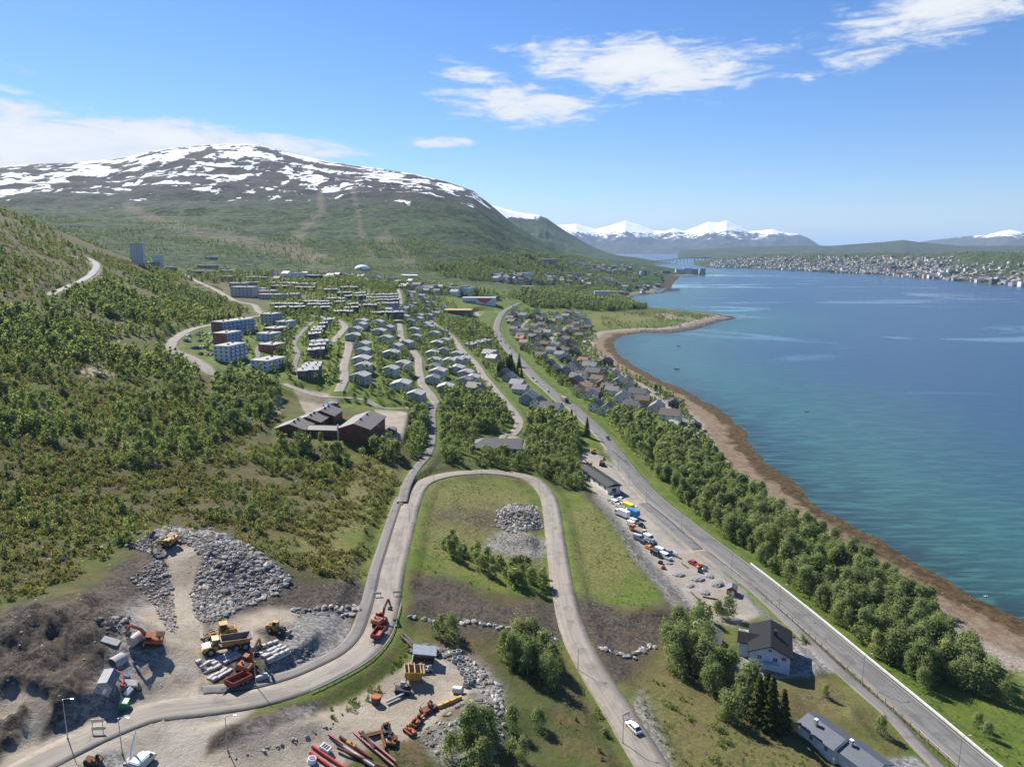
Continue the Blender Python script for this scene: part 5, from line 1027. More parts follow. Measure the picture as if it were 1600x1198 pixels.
# the town across the sound
ix, iy, iz = ISLE_G
IPX, IPY = project(ix, iy, iz)
def isle_town():
    cnt = 0; pts = []
    jn = 44; tries = 0
    while len(pts) < 4200 and tries < 90000:
        tries += 1; i = rnd.randrange(ix.shape[0] - 1); t = rnd.random() ** .8; j = 1 + int(t * 36); px, py = IPX[i, j], IPY[i, j]
        if px > 1680 or px < 1110: continue
        dens = .9 if j < 12 else (.55 if px < 1480 else .10 if px > 1500 else .3)
        if j > 30: dens *= .25
        if rnd.random() > dens or iz[i, j] < 1.0: continue
        a, b = rnd.random(), rnd.random(); g = lambda A: A[i, j] * (1 - a) * (1 - b) + A[i + 1, j] * a * (1 - b) + A[i, j + 1] * (1 - a) * b + A[i + 1, j + 1] * a * b
        pts.append((g(ix), g(iy), g(iz), px, j))
    pts.sort(key=lambda p: p[1]); rest = []
    for k, (x, y, z, px, j) in enumerate(pts):
        wi = rnd.choice([0, 0, 0, 0, 0, 1, 1, 1, 2, 3, 4, 4]); ri = rnd.choice([0, 1, 2, 3, 1]); flat = (j < 6 and rnd.random() < .6) or rnd.random() < .06; sc = rnd.uniform(.75, 1.1) * (1.6 if flat and rnd.random() < .25 else 1); rz = rnd.uniform(-.6, .6)
        if k < 290:
            o = link_mesh('town_house', far_house(wi, ri, flat)); o.location = (x, y, z); o.scale = (sc,) * 3; o.rotation_euler = (0, 0, rz)
            tag(o, 'small %s %s in the %s of the island town, %s' % (['white', 'grey', 'red', 'ochre', 'dark'][wi], 'flat block' if flat else 'house', ['left part', 'middle', 'right part'][int(px > 1320) + int(px > 1500)], 'by the water' if j < 8 else 'up the slope'), 'house', '%s %s of the island town' % (['white', 'grey', 'red', 'ochre', 'dark'][wi], 'flat blocks' if flat else 'houses'))
        else: rest.append((x, y, z, wi, ri, flat, sc, rz))
    V = []; F = []; M = []; mats = FARW + FARR + [GLASS]
    for (x, y, z, wi, ri, flat, sc, rz) in rest:
        me = far_house(wi, ri, flat); o = len(V); c, s = math.cos(rz) * sc, math.sin(rz) * sc
        for v in me.vertices: V.append((x + v.co.x * c - v.co.y * s, y + v.co.x * s + v.co.y * c, z + v.co.z * sc))
        for p in me.polygons: F.append([q + o for q in p.vertices]); M.append(mats.index(me.materials[p.material_index]))
    me = bpy.data.meshes.new('town_houses'); me.from_pydata(V, [], F)
    for m in mats: me.materials.append(m)
    me.polygons.foreach_set('material_index', M); tag(link_mesh('town_houses', me), 'dense pale houses of the island town beyond the shore rows', 'town', kind='stuff')
    # quay halls
    for k, (px, py, w, h) in enumerate([(1215, 415, 60, 14), (1332, 421, 90, 9), (1385, 423, 40, 26), (1410, 424, 30, 24), (1442, 427, 70, 10), (1478, 429, 120, 11), (1505, 430, 50, 22), (1545, 434, 60, 12), (1575, 436, 80, 10), (1247, 407, 60, 34)]):
        x, y = sea_pt(px, py, 2.0); a = MB(); a.box(-w / 2, w / 2, -9, 9, -3, h, FARW[0 if k % 3 else 1]).box(-w / 2 - .4, w / 2 + .4, -9.4, 9.4, h + .01, h + 1, FARR[3])
        for i in range(int(w / 10)): a.box(-w / 2 + 3 + i * 10, -w / 2 + 8 + i * 10, -9.08, -9.01, h * .3, h * .6, GLASS)
        o = link_mesh('quay_hall', a.mesh('quay_hall')); o.location = (x, y + 10, 1.5); o.rotation_euler = (0, 0, R(-12)); tag(o, 'pale quay building, %s from the left along the island waterfront' % ORD[k], 'quay building', 'quay buildings of the island waterfront')
isle_town()
# far headland blocks and piers
for k, (px, py, w, h) in enumerate([(1062, 428, 40, 22), (1074, 428, 36, 26), (1085, 428, 30, 22), (1097, 428, 26, 24), (1040, 429, 36, 16)]):
    x, y = sea_pt(px, py, 3.0); a = MB(); a.box(-w / 2, w / 2, -9, 9, -3, h, FARW[[0, 0, 1, 1, 2][k]]).box(-w / 2 - .3, w / 2 + .3, -9.3, 9.3, h + .01, h + .8, FARR[1])
    for f in range(int(h / 3.2)):
        for i in range(int(w / 6)): a.box(-w / 2 + 1.5 + i * 6, -w / 2 + 4.6 + i * 6, -9.08, -9.01, f * 3.2 + 1, f * 3.2 + 2.4, GLASS)
    o = link_mesh('headland_block', a.mesh('headland_block')); o.location = (x, y, 2.5); tag(o, '%s waterfront block on the far headland, %s from the left' % (['white', 'white', 'grey', 'grey', 'reddish'][k], ORD[[1, 2, 3, 4, 0][k]]), 'apartment block', 'blocks on the far headland')
# bridge over the sound
def bridge():
    P = []; c = pm('bridge_concrete', (.26, .27, .28), .7); A = Vector(sea_pt(975, 410.5) + (0,)); B = Vector(sea_pt(1165, 411.5) + (0,)); n = 34
    pts = [A.lerp(B, i / n) for i in range(n + 1)]; zz_ = [8 + 32 * math.exp(-((i / n - .62) / .26) ** 2) for i in range(n + 1)]; d = (B - A).normalized(); s = Vector((-d.y, d.x, 0)) * 5
    a = MB()
    for i in range(n):
        q = [pts[i] - s + Vector((0, 0, zz_[i])), pts[i + 1] - s + Vector((0, 0, zz_[i + 1])), pts[i + 1] + s + Vector((0, 0, zz_[i + 1])), pts[i] + s + Vector((0, 0, zz_[i]))]; up = Vector((0, 0, 5.0)); a.add(q + [v + up for v in q], [(3, 2, 1, 0), (4, 5, 6, 7), (0, 1, 5, 4), (2, 3, 7, 6)], c)
    P.append(('deck', a.mesh('deck'), []))
    for i in range(1, n):
        a = MB(); w = 9 if i in (20, 23) else 4; a.box(pts[i].x - w / 2, pts[i].x + w / 2, pts[i].y - 2, pts[i].y + 2, -6, zz_[i] + .05, c); P.append(('pier', a.mesh('pier'), []))
    return P
spawn('bridge', bridge(), (0, 0, 0), 0, 'long slender concrete bridge humped over the sound', 'bridge')
# ---------------------------------------------------------------- vehicles and machines
TYRE = pm('tyre_rubber', (.022, .022, .024), .85); RIM = pm('wheel_rim', (.34, .34, .35), .4, .6); CARGLASS = pm('car_glass', (.02, .025, .03), .06, 0, .2, .5, .9); LAMPW = pm('lamp_clear', (.75, .75, .72), .2); LAMPR = pm('lamp_red', (.35, .02, .02), .3)
YEL = pm('machine_yellow', (.46, .27, .055), .55, 0, .4); ORG = pm('machine_orange', (.42, .11, .035), .55, 0, .4); RUST = pm('rusty_steel', (.17, .065, .03), .85, .1, .35, 1.5); BLK = pm('machine_black', (.03, .03, .032), .6); MUD = pm('dusty_steel', (.27, .23, .19), .8, .1, .3); WHT = pm('vehicle_white', (.74, .74, .73), .3, 0, .08, .6, .5, .3)
_VC = {}
def wheel(x, y, r, w, n=14):
    a = MB(); a.cyl((x - w / 2, y, r), (x + w / 2, y, r), r, r, TYRE, n); a.cyl((x - w / 2 * .6, y, r), (x + w / 2 * .6, y, r), r * 1.03, r * 1.03, TYRE, n)
    b = MB(); s = 1 if x > 0 else -1; b.cyl((x + s * (w / 2 - .02), y, r), (x + s * (w / 2 + .03), y, r), r * .58, r * .45, RIM, n); return ('wheel', a.mesh('wheel'), [('rim', b.mesh('rim'), [])])
def loft(mb, secs, mat):
    """closed body through cross sections: list of (y, [(x, z) ...])"""
    n = len(secs[0][1]); vs = []; fs = []
    for y, pr in secs: vs += [(x, y, z) for x, z in pr]
    for k in range(len(secs) - 1):
        for i in range(n): fs.append((k * n + i, k * n + (i + 1) % n, (k + 1) * n + (i + 1) % n, (k + 1) * n + i))
    fs += [tuple(range(n - 1, -1, -1)), tuple(range((len(secs) - 1) * n, len(secs) * n))]; mb.add(vs, fs, mat)
def car(paint, kind='hatch'):
    """nose towards -y"""
    k = ('car', paint.name, kind)
    if k in _VC: return _VC[k]
    P = []; L = 4.5 if kind != 'van' else 5.2; hw = .92 if kind != 'van' else 1.0; a = MB()
    def sec(y, w, z0, z1): return (y, [(-w, z0 + .12), (-w + .06, z0), (w - .06, z0), (w, z0 + .12), (w, z1 - .16), (w - .1, z1), (-w + .1, z1), (-w, z1 - .16)])
    if kind == 'van': S = [sec(-2.6, .82, .4, .85), sec(-2.45, .96, .3, 1.05), sec(-1.7, 1.0, .28, 1.25), sec(2.45, 1.0, .28, 1.25), sec(2.6, .96, .35, 1.2)]
    else: S = [sec(-2.25, .74, .38, .62), sec(-2.1, .86, .28, .74), sec(-1.2, .92, .24, .92), sec(.0, .92, .24, .98), sec(1.7, .92, .26, .98), sec(2.12, .88, .3, .94), sec(2.25, .8, .4, .86)]
    loft(a, S, paint); P.append(('body', a.mesh('body'), []))
    a = MB(); b = MB()
    if kind == 'van': T = [(-1.75, 1.2, .94), (-.95, 2.05, .84), (2.4, 2.08, .86), (2.55, 1.2, .94)]
    elif kind == 'hatch': T = [(-1.0, .93, .84), (-.25, 1.45, .66), (1.35, 1.46, .68), (2.1, .93, .82)]
    else: T = [(-.9, .93, .84), (-.15, 1.40, .66), (1.0, 1.40, .66), (1.75, .95, .82)]
    (y0, z0, w0), (y1, z1, w1), (y2, z2, w2), (y3, z3, w3) = T
    a.add([(-w0, y0, z0), (w0, y0, z0), (w3, y3, z3), (-w3, y3, z3), (-w1, y1, z1), (w1, y1, z1), (w2, y2, z2), (-w2, y2, z2)], [(0, 1, 5, 4), (1, 2, 6, 5), (2, 3, 7, 6), (3, 0, 4, 7), (3, 2, 1, 0)], CARGLASS); P.append(('window', a.mesh('window'), []))
    zt = z1 + .0
    b.add([(-w1 - .02, y1 - .05, z1 - .02), (w1 + .02, y1 - .05, z1 - .02), (w2 + .02, y2 + .05, z2 - .02), (-w2 - .02, y2 + .05, z2 - .02), (-w1 + .08, y1 + .05, z1 + .06), (w1 - .08, y1 + .05, z1 + .06), (w2 - .08, y2 - .05, z2 + .06), (-w2 + .08, y2 - .05, z2 + .06)], [(0, 1, 5, 4), (1, 2, 6, 5), (2, 3, 7, 6), (3, 0, 4, 7), (4, 5, 6, 7)], paint)
    for s in (-1, 1):
        for (ya, za, wa), (yb, zb, wb) in (((y0, z0, w0), (y1, z1, w1)), ((y3, z3, w3), (y2, z2, w2)), (((y0 + y3) / 2, (z0 + z3) / 2, (w0 + w3) / 2), ((y1 + y2) / 2, (z1 + z2) / 2, (w1 + w2) / 2))): b.cyl((s * (wa + .01), ya, za), (s * (wb + .01), yb, zb), .05, .05, paint, 5)
    P.append(('roof', b.mesh('roof'), []))
    if kind == 'van':
        a = MB(); a.box(-1.0, 1.0, -.4, 2.56, 1.2, 2.03, paint); P.append(('panel', a.mesh('panel'), []))
    for y in (-1.42, 1.36):
        for s in (-1, 1): P.append(wheel(s * (hw - .1), y, .33, .22))
    for s in (-1, 1):
        a = MB(); a.box(s * .62 - .16, s * .62 + .16, -L / 2 - .02, -L / 2 + .12, .58, .72, LAMPW); P.append(('headlight', a.mesh('headlight'), [])); a = MB(); a.box(s * .68 - .12, s * .68 + .12, L / 2 - .1, L / 2 + .02, .66, .84, LAMPR); P.append(('tail_light', a.mesh('tail_light'), []))
    _VC[k] = P; return P
PAINT = {n: pm('paint_' + n.replace(' ', '_'), c, .28, .1, .06, .5, .5, .4) for n, c in {'white': (.74, .74, .73), 'black': (.018, .018, .02), 'grey': (.22, .225, .23), 'silver': (.46, .47, .48), 'red': (.40, .03, .025), 'blue': (.03, .08, .26), 'dark blue': (.02, .03, .08), 'green': (.03, .14, .07), 'orange': (.62, .22, .03)}.items()}
def excavator(paint, boom=(40, -75, -35), swing=0.0, s=1.0):
    """tracks along y; upper works swung by swing; boom forwards (-y): angles of boom, stick and bucket in degrees"""
    P = []; M = Matrix.Rotation(swing, 4, 'Z')
    for sx in (-1, 1):
        a = MB(); pr = [(-1.9, .12), (-1.6, 0), (1.6, 0), (1.9, .12), (2.05, .45), (1.85, .8), (1.5, .92), (-1.5, .92), (-1.85, .8), (-2.05, .45)]
        a.prism(pr, sx * 1.25 - .3, sx * 1.25 + .3, BLK, None, 'x')
        for i in range(14): y = -1.65 + i * .25; a.box(sx * 1.25 - .33, sx * 1.25 + .33, y, y + .1, .9, .96, DARKM)
        P.append(('track', a.mesh('track'), []))
    a = MB(); a.box(-.9, .9, -1, 1, .35, .85, BLK).cyl((0, 0, .85), (0, 0, 1.08), .85, .85, DARKM, 14); P.append(('undercarriage', a.mesh('undercarriage'), []))
    a = MB(); pr = [(-1.4, 1.08), (1.6, 1.08), (2.3, 1.2), (2.35, 2.1), (2.1, 2.35), (.3, 2.35), (.1, 1.75), (-1.4, 1.75)]; a.prism(pr, -1.35, 1.35, paint, M, 'x'); a.box(-1.0, .4, .7, 1.9, 2.35, 2.42, DARKM, M).box(.5, .75, 1.2, 1.45, 2.35, 2.9, BLK, M); P.append(('body', a.mesh('body'), []))
    a = MB(); a.prism([(-1.75, 1.3), (-.1, 1.3), (-.1, 2.95), (-1.2, 2.95), (-1.75, 2.1)], .35, 1.33, CARGLASS, M, 'x'); b = MB(); b.box(.3, 1.38, -1.35, -.02, 2.95, 3.06, paint, M)
    for y, x in ((-.08, .37), (-.08, 1.31), (-1.2, 1.31), (-1.2, .37)): b.box(x - .05, x + .05, y - .05, y + .05, 1.75, 2.96, paint, M)
    P.append(('cab', a.mesh('cab'), [('cab_frame', b.mesh('cab_frame'), [])]))
    def arm(base, ang, L, w, h0, h1, bend=0.0):
        d = Vector((0, -math.cos(R(ang)), math.sin(R(ang)))); u = Vector((0, math.sin(R(ang)), math.cos(R(ang)))); mid = base + d * L * .5 + u * bend; tip = base + d * L; q = []
        for p, h in ((base, h0), (mid, max(h0, h1) * 1.1), (tip, h1)): q += [p + u * h / 2, p - u * h / 2]
        vs = [v + Vector((sx * w / 2, 0, 0)) for sx in (-1, 1) for v in q]; fs = [(0, 2, 3, 1), (2, 4, 5, 3), (6, 7, 9, 8), (8, 9, 11, 10), (0, 1, 7, 6), (4, 10, 11, 5), (0, 6, 8, 2), (2, 8, 10, 4), (1, 3, 9, 7), (3, 5, 11, 9)]; return [M @ v for v in vs], fs, tip, mid
    base = Vector((-.15, -1.1, 1.8)); vs, fs, t1, m1 = arm(base, boom[0], 4.6, .42, .55, .42, .55); a = MB(); a.add(vs, fs, paint); c = MB(); c.cyl(M @ (base + Vector((0, -.4, -.35))), M @ m1, .1, .08, STEEL, 7); P.append(('boom', a.mesh('boom'), [('cylinder', c.mesh('cylinder'), [])]))
    vs, fs, t2, m2 = arm(t1, boom[1], 2.7, .34, .5, .28, .06); a = MB(); a.add(vs, fs, paint); c = MB(); c.cyl(M @ (m1 + Vector((0, 0, .35))), M @ (t1 + Vector((0, .1, .35))), .08, .07, STEEL, 7); P.append(('stick', a.mesh('stick'), [('cylinder', c.mesh('cylinder'), [])]))
    a = MB(); pr = [(0, 0), (.35, -.1), (.75, -.5), (.7, -1.0), (.2, -1.25), (-.25, -1.1), (-.05, -.95), (.35, -.85), (.4, -.5), (-.1, -.3)]; Mb = Matrix.Translation(t2) @ Matrix.Rotation(R(boom[2]), 4, 'X'); a.prism([(y, z) for y, z in pr], -.6 - .15, .6 - .15, DARKM, M @ Mb, 'x'); P.append(('bucket', a.mesh('bucket'), [])); return P
def loader(paint, s=1.0, fork=False):
    P = []
    for y in (-1.6, 1.6):
        for sx in (-1, 1): P.append(wheel(sx * 1.12, y, .78, .6, 16))
    a = MB(); a.prism([(.2, .7), (3.0, .75), (3.3, 1.1), (3.2, 1.9), (2.8, 2.15), (.9, 2.2), (.2, 1.5)], -.85, .85, paint, None, 'x'); a.box(-.5, .5, 1.4, 2.6, 2.2, 2.3, BLK); P.append(('body', a.mesh('body'), []))
    a = MB(); a.prism([(-2.2, .6), (-.2, .6), (-.1, 1.3), (-1.4, 1.5), (-2.2, 1.1)], -.6, .6, paint, None, 'x'); P.append(('front_frame', a.mesh('front_frame'), []))
    a = MB(); a.prism([(-.4, 1.5), (1.1, 1.5), (1.15, 3.2), (-.15, 3.2)], -.75, .75, CARGLASS, None, 'x'); b = MB(); b.box(-.85, .85, -.3, 1.3, 3.2, 3.36, paint)
    for y, x in ((-.2, .76), (-.2, -.76), (1.15, .76), (1.15, -.76)): b.box(x - .07, x + .07, y - .07, y + .07, 1.5, 3.22, paint)
    P.append(('cab', a.mesh('cab'), [('cab_frame', b.mesh('cab_frame'), [])]))
    for sx in (-1, 1): a = MB(); a.tube([(sx * .5, -.6, 1.7), (sx * .5, -2.0, 1.5), (sx * .5, -3.3, .7)], .15, paint if not fork else BLK, 6); P.append(('arm', a.mesh('arm'), []))
    a = MB()
    if fork: a.cyl((-1.0, -3.9, .7), (1.0, -3.9, .7), .62, .62, MUD, 14)
    else: a.prism([(-3.2, .35), (-4.4, .1), (-4.5, .16), (-3.5, .6), (-3.35, 1.3), (-3.9, 1.55), (-3.25, 1.5)], -1.45, 1.45, MUD, None, 'x'); a.prism([(-3.2, .35), (-4.4, .1), (-3.9, 1.5), (-3.25, 1.5)], -1.47, -1.42, MUD, None, 'x'); a.prism([(-3.2, .35), (-4.4, .1), (-3.9, 1.5), (-3.25, 1.5)], 1.42, 1.47, MUD, None, 'x')
    P.append(('bucket' if not fork else 'roller', a.mesh('bucket'), [])); return P
def dump_truck():
    P = []
    for y in (-3.2, 1.6, 3.4):
        for sx in (-1, 1): P.append(wheel(sx * 1.15, y, .85, .65, 16))
    a = MB(); pr = [(-4.9, .9), (-1.9, .9), (-1.9, 1.9), (-3.2, 2.0), (-4.6, 1.75), (-4.95, 1.4)]; a.prism(pr, -1.2, 1.2, YEL, None, 'x'); a.prism([(-4.75, 1.78), (-3.25, 2.03), (-3.25, 2.1), (-4.75, 1.86)], -1.0, 1.0, WHT, None, 'x'); P.append(('bonnet', a.mesh('bonnet'), []))
    a = MB(); a.prism([(-3.2, 1.95), (-1.75, 1.95), (-1.75, 3.15), (-2.9, 3.15)], -.85, .85, CARGLASS, None, 'x'); b = MB(); b.box(-.95, .95, -3.0, -1.65, 3.15, 3.3, pm('cab_cream', (.66, .5, .22), .5)).box(-.9, .9, -1.82, -1.72, 1.95, 3.15, YEL)
    for x in (-.85, .85): b.box(x - .06, x + .06, -2.95, -2.83, 1.95, 3.16, YEL)
    P.append(('cab', a.mesh('cab'), [('cab_frame', b.mesh('cab_frame'), [])]))
    a = MB(); a.box(-.6, .6, -1.8, 4.4, .75, 1.35, BLK); P.append(('chassis', a.mesh('chassis'), []))
    a = MB(); o = [(-1.45, -1.4, 2.9), (1.45, -1.4, 2.9), (1.5, 4.9, 2.75), (-1.5, 4.9, 2.75)]; u = [(-1.0, -1.0, 1.45), (1.0, -1.0, 1.45), (1.05, 3.6, 1.4), (-1.05, 3.6, 1.4)]; inn = [(-1.3, -1.2, 2.92), (1.3, -1.2, 2.92), (1.36, 4.6, 2.72), (-1.36, 4.6, 2.72)]; iu = [(-.9, -.8, 1.6), (.9, -.8, 1.6), (.95, 3.5, 1.55), (-.95, 3.5, 1.55)]
    a.add(o + u, [(0, 4, 5, 1), (1, 5, 6, 2), (2, 6, 7, 3), (3, 7, 4, 0), (4, 7, 6, 5)], pm('bed_dusty_orange', (.42, .22, .07), .7, 0, .3)); a.add(o + inn, [(0, 1, 5, 4), (1, 2, 6, 5), (2, 3, 7, 6), (3, 0, 4, 7)], MUD); a.add(inn + iu, [(0, 1, 5, 4), (1, 2, 6, 5), (2, 3, 7, 6), (3, 0, 4, 7), (4, 5, 6, 7)], pm('bed_inside_steel', (.16, .14, .12), .7, .2)); P.append(('dump_bed', a.mesh('dump_bed'), [])); return P
def trailer(paint, stones=True):
    P = []; a = MB(); w, l, z0, z1 = 1.2, 2.5, .85, 1.75
    a.box(-w, w, -l, l, z0 - .1, z0, paint)
    for b in ((-w, -w + .1, -l, l), (w - .1, w, -l, l), (-w + .1, w - .1, -l, -l + .1), (-w + .1, w - .1, l - .1, l)): a.box(*b, z0, z1, paint)
    for s in (-1, 1):
        for i in range(5): y = -l + .3 + i * 1.1; a.box(s * w - .06 if s < 0 else w - .02, s * w + .02 if s < 0 else w + .06, y, y + .14, z0, z1 - .02, paint)
    P.append(('tray', a.mesh('tray'), []))
    for y in (.5, 1.6):
        for s in (-1, 1): P.append(wheel(s * .95, y, .48, .3))
    a = MB(); a.box(-.12, .12, -l - 1.6, -l + .2, .55, .7, BLK).box(-.8, .8, -l, l, .6, .76, BLK); P.append(('drawbar', a.mesh('drawbar'), [])); return P
def box_truck(paint, box, L=6.5, flat=False, short=False):
    P = []
    for y in (-L / 2 + .5, L / 2 - 1.6):
        for s in (-1, 1): P.append(wheel(s * 1.0, y, .5, .35))
    a = MB(); a.prism([(-L / 2 - .8, .5), (-L / 2 + 1.1, .5), (-L / 2 + 1.1, 2.7), (-L / 2 - .3, 2.7), (-L / 2 - .8, 1.7)], -1.15, 1.15, paint, None, 'x'); b = MB(); b.prism([(-L / 2 - .83, 1.7), (-L / 2 - .35, 2.6), (-L / 2 - .31, 2.6), (-L / 2 - .79, 1.7)], -1.0, 1.0, CARGLASS, None, 'x'); 
    for s in (-1, 1): b.box(s * 1.16 - .02, s * 1.16 + .02, -L / 2 - .35, -L / 2 + .7, 1.7, 2.45, CARGLASS)
    P.append(('cab', a.mesh('cab'), [('window', b.mesh('window'), [])])); a = MB(); a.box(-.5, .5, -L / 2 - .3, L / 2, .55, .85, BLK); P.append(('chassis', a.mesh('chassis'), []))
    a = MB(); z1 = 3.5 if not flat else 1.5; a.box(-1.25, 1.25, -L / 2 + 1.3, L / 2 + .6, .9, z1, box, None, 0, .06)
    if flat: a.box(-1.1, 1.1, -L / 2 + 1.5, L / 2 + .4, 1.5, 2.0, MUD, None, .3)
    P.append(('box_body' if not flat else 'flatbed', a.mesh('box_body'), [])); return P
def stand(name, parts, px, py, rot, label, cat, group=None, scale=1.0, lift=0.0, xy=None):
    p = at(px, py) if xy is None else Vector((xy[0], xy[1], float(Hq(*xy)))); occupy(p.x, p.y, 2.4, 2.8, rot, .5); return spawn(name, parts, (p.x, p.y, p.z + lift + .05), 0, label, cat, group, scale, ground_tilt(p.x, p.y, rot))
# ---- the building site. rot 0 means facing the camera side (-y)
stand('excavator', excavator(ORG, (38, -80, 20), R(-12)), 236, 1004, R(-60), 'orange excavator with bent arm beside the white pipe, left of the gravel heap', 'excavator')
stand('excavator', excavator(ORG, (58, -60, 10), R(20)), 385, 1046, R(150), 'orange excavator with raised arm among the stacked stone blocks', 'excavator')
stand('excavator', excavator(ORG, (55, -65, 0), R(-15)), 594, 976, R(172), 'orange excavator standing on the access road behind the red trailer', 'excavator')
stand('excavator', excavator(YEL, (35, -70, -10), R(10)), 266, 850, R(-35), 'yellow excavator on top of the rock heap', 'excavator')
stand('excavator', excavator(pm('machine_ochre', (.42, .20, .05), .6), (45, -80, 0), 0), 920, 728, R(-100), 'ochre excavator near the black roofed shed in the turning yard', 'excavator', None, .8)
stand('excavator', excavator(RUST, (50, -70, 0), 0), 941, 727, R(160), 'rust brown excavator against the low wall of the turning yard', 'excavator', None, .9)
stand('excavator', excavator(YEL, (30, -70, 0), 0), 927, 708, R(100), 'low yellow machine at the upper end of the turning yard', 'excavator', None, .75)
stand('wheel_loader', loader(YEL), 344, 997, R(-62), 'large yellow wheel loader with bucket, behind the dump truck', 'loader', None, 1.15)
stand('wheel_loader', loader(YEL, 1, True), 432, 988, R(80), 'small yellow wheel loader carrying a roller, right of the dump truck', 'loader', None, .82)
stand('wheel_loader', loader(YEL), 934, 743, R(150), 'yellow wheel loader in the middle of the turning yard', 'loader', None, .8)
stand('dump_truck', dump_truck(), 355, 1016, R(-62), 'yellow articulated dump truck with empty orange bed', 'dump truck', None, 1.12)
RED = pm('trailer_red', (.30, .06, .04), .6, 0, .4)
stand('tipping_trailer', trailer(RED), 371, 1070, R(-28), 'red tipping trailer with grey stone blocks, beside the kerb', 'trailer', None, 1.05)
stand('tipping_trailer', trailer(RED), 591, 995, R(-8), 'red tipping trailer behind the excavator on the access road', 'trailer', None, 1.0)
stand('parked_car', car(PAINT['white'], 'hatch'), 990, 1139, R(26 + 180), 'white car parked by itself on the loop road near the bottom edge', 'car')
# vehicles in the yard by the coast road
yard = [('box_trailer', 'bt', WHT, 972, 807, 'white box truck standing left of the blue one'), ('box_trailer', 'bt', pm('box_blue', (.03, .20, .42), .4), 987, 806, 'blue box truck standing right of the white one'), ('box_trailer', 'bt', pm('box_yellow', (.65, .6, .04), .5), 979, 796, 'yellow topped truck behind the blue one'), ('flatbed_truck', 'ft', PAINT['orange'], 996, 832, 'orange truck in the yard vehicle row')]
for nm, ty, pt, px, py, lab in yard: stand(nm, box_truck(WHT if ty == 'bt' else pt, pt if ty == 'bt' else RUST, 6.5, ty == 'ft'), px, py, R(36 + 180), lab, 'truck', None, .95)
for i, (pt, kd, px, py, lab) in enumerate([('white', 'van', 988, 822, 'white van next to the orange truck'), ('silver', 'van', 992, 818, 'silver van parked beside the white one behind the orange truck'), ('white', 'hatch', 1007, 834, 'upper of two white cars right of the orange truck'), ('white', 'van', 1014, 843, 'lower white van of the pair right of the orange truck'), ('dark blue', 'hatch', 1007, 850, 'dark blue car in the left lane of the yard row'), ('black', 'hatch', 1022, 853, 'black car beside the white pair in the yard row'), ('orange', 'sedan', 1016, 858, 'orange car in the yard vehicle row'), ('black', 'van', 1026, 868, 'black van at the lower end of the yard row'), ('white', 'van', 1033, 864, 'white van at the lower right end of the yard row'), ('white', 'van', 962, 788, 'white van at the upper end of the yard row'), ('white', 'hatch', 968, 792, 'white car next to the upper van in the yard'), ('white', 'hatch', 971, 782, 'white car nearest to the black roofed shed'), ('red', 'hatch', 1084, 882, 'red car alone on the lower gravel yard')]):
    stand('parked_car', car(PAINT[pt], kd), px, py, R(36), lab, 'car')
stand('wheel_loader', loader(YEL), 1095, 888, R(120), 'small yellow loader on the lower gravel yard', 'loader', None, .6)
# traffic on the coast road
E8 = ROAD_PTS[0]
def on_road(px, py, side):
    p = at(px, py); i = int(np.argmin(np.hypot(E8[:, 0] - p.x, E8[:, 1] - p.y))); i = min(max(i, 1), len(E8) - 2); t = E8[i + 1, :2] - E8[i - 1, :2]; t /= np.linalg.norm(t); n = np.array([t[1], -t[0]]); q = E8[i, :2] + n * side; return q, math.atan2(t[1], t[0])
for (px, py, side, ty, lab) in [(842, 596, -2, 'white', 'white car on the coast road following the dark one'), (847, 591, -2, 'grey', 'grey car leading the white one on the coast road'), (860, 611, -2, 'silver', 'silver car alone on the coast road above the truck'), (883, 627, 2, 'truck', 'dark truck on the coast road beside the shore estate'), (945, 685, 2, 'dark blue', 'dark blue car on the coast road above the turning yard'), (787, 533, -2, 'black', 'black car on the upper bend of the coast road'), (794, 536, 2, 'grey', 'grey car on the seaward lane at the upper bend'), (799, 545, 2, 'dark blue', 'dark blue car below the upper bend of the coast road'), (790, 527, 2, 'red', 'red car on the coast road near the junction')]:
    q, a = on_road(px, py, side); p = Vector((q[0], q[1], float(Hq(q[0], q[1])) + .2))
    if ty == 'truck': spawn('truck', box_truck(BLK, MUD, 9), p, a + (math.pi / 2 if side < 0 else -math.pi / 2), lab, 'truck')
    else: spawn('car', car(PAINT[ty], 'hatch'), p, a + (math.pi / 2 if side < 0 else -math.pi / 2), lab, 'car', 'cars on the coast road')
# cars parked in the estate
PC = zz([(570, 822), (640, 816), (700, 814), (745, 810), (790, 826), (545, 862), (570, 862), (655, 864), (740, 876), (765, 872), (600, 918), (630, 918), (655, 918), (682, 918), (665, 966), (720, 972), (750, 972), (600, 1066), (857, 1116)], 180, 360, 4.99)
cs = ['white', 'grey', 'silver', 'white', 'black', 'dark blue', 'white', 'red', 'silver', 'black', 'grey', 'dark blue', 'white', 'silver', 'black', 'red', 'grey', 'white', 'silver']
for i, (px, py) in enumerate(PC):
    row = ['first', 'first', 'first', 'first', 'first', 'second', 'second', 'second', 'second', 'second', 'third', 'third', 'third', 'third', 'fourth', 'fourth', 'fourth', 'fifth', 'sixth'][i]
    k = [0, 1, 2, 3, 4, 0, 1, 2, 3, 4, 0, 1, 2, 3, 0, 1, 2, 0, 0][i]; stand('parked_car', car(PAINT[cs[i]], 'hatch'), px, py, R(-10), '%s car, %s from left in the %s bay row of the parking loop' % (cs[i], ORD[k], row), 'car', 'cars on the parking loop')
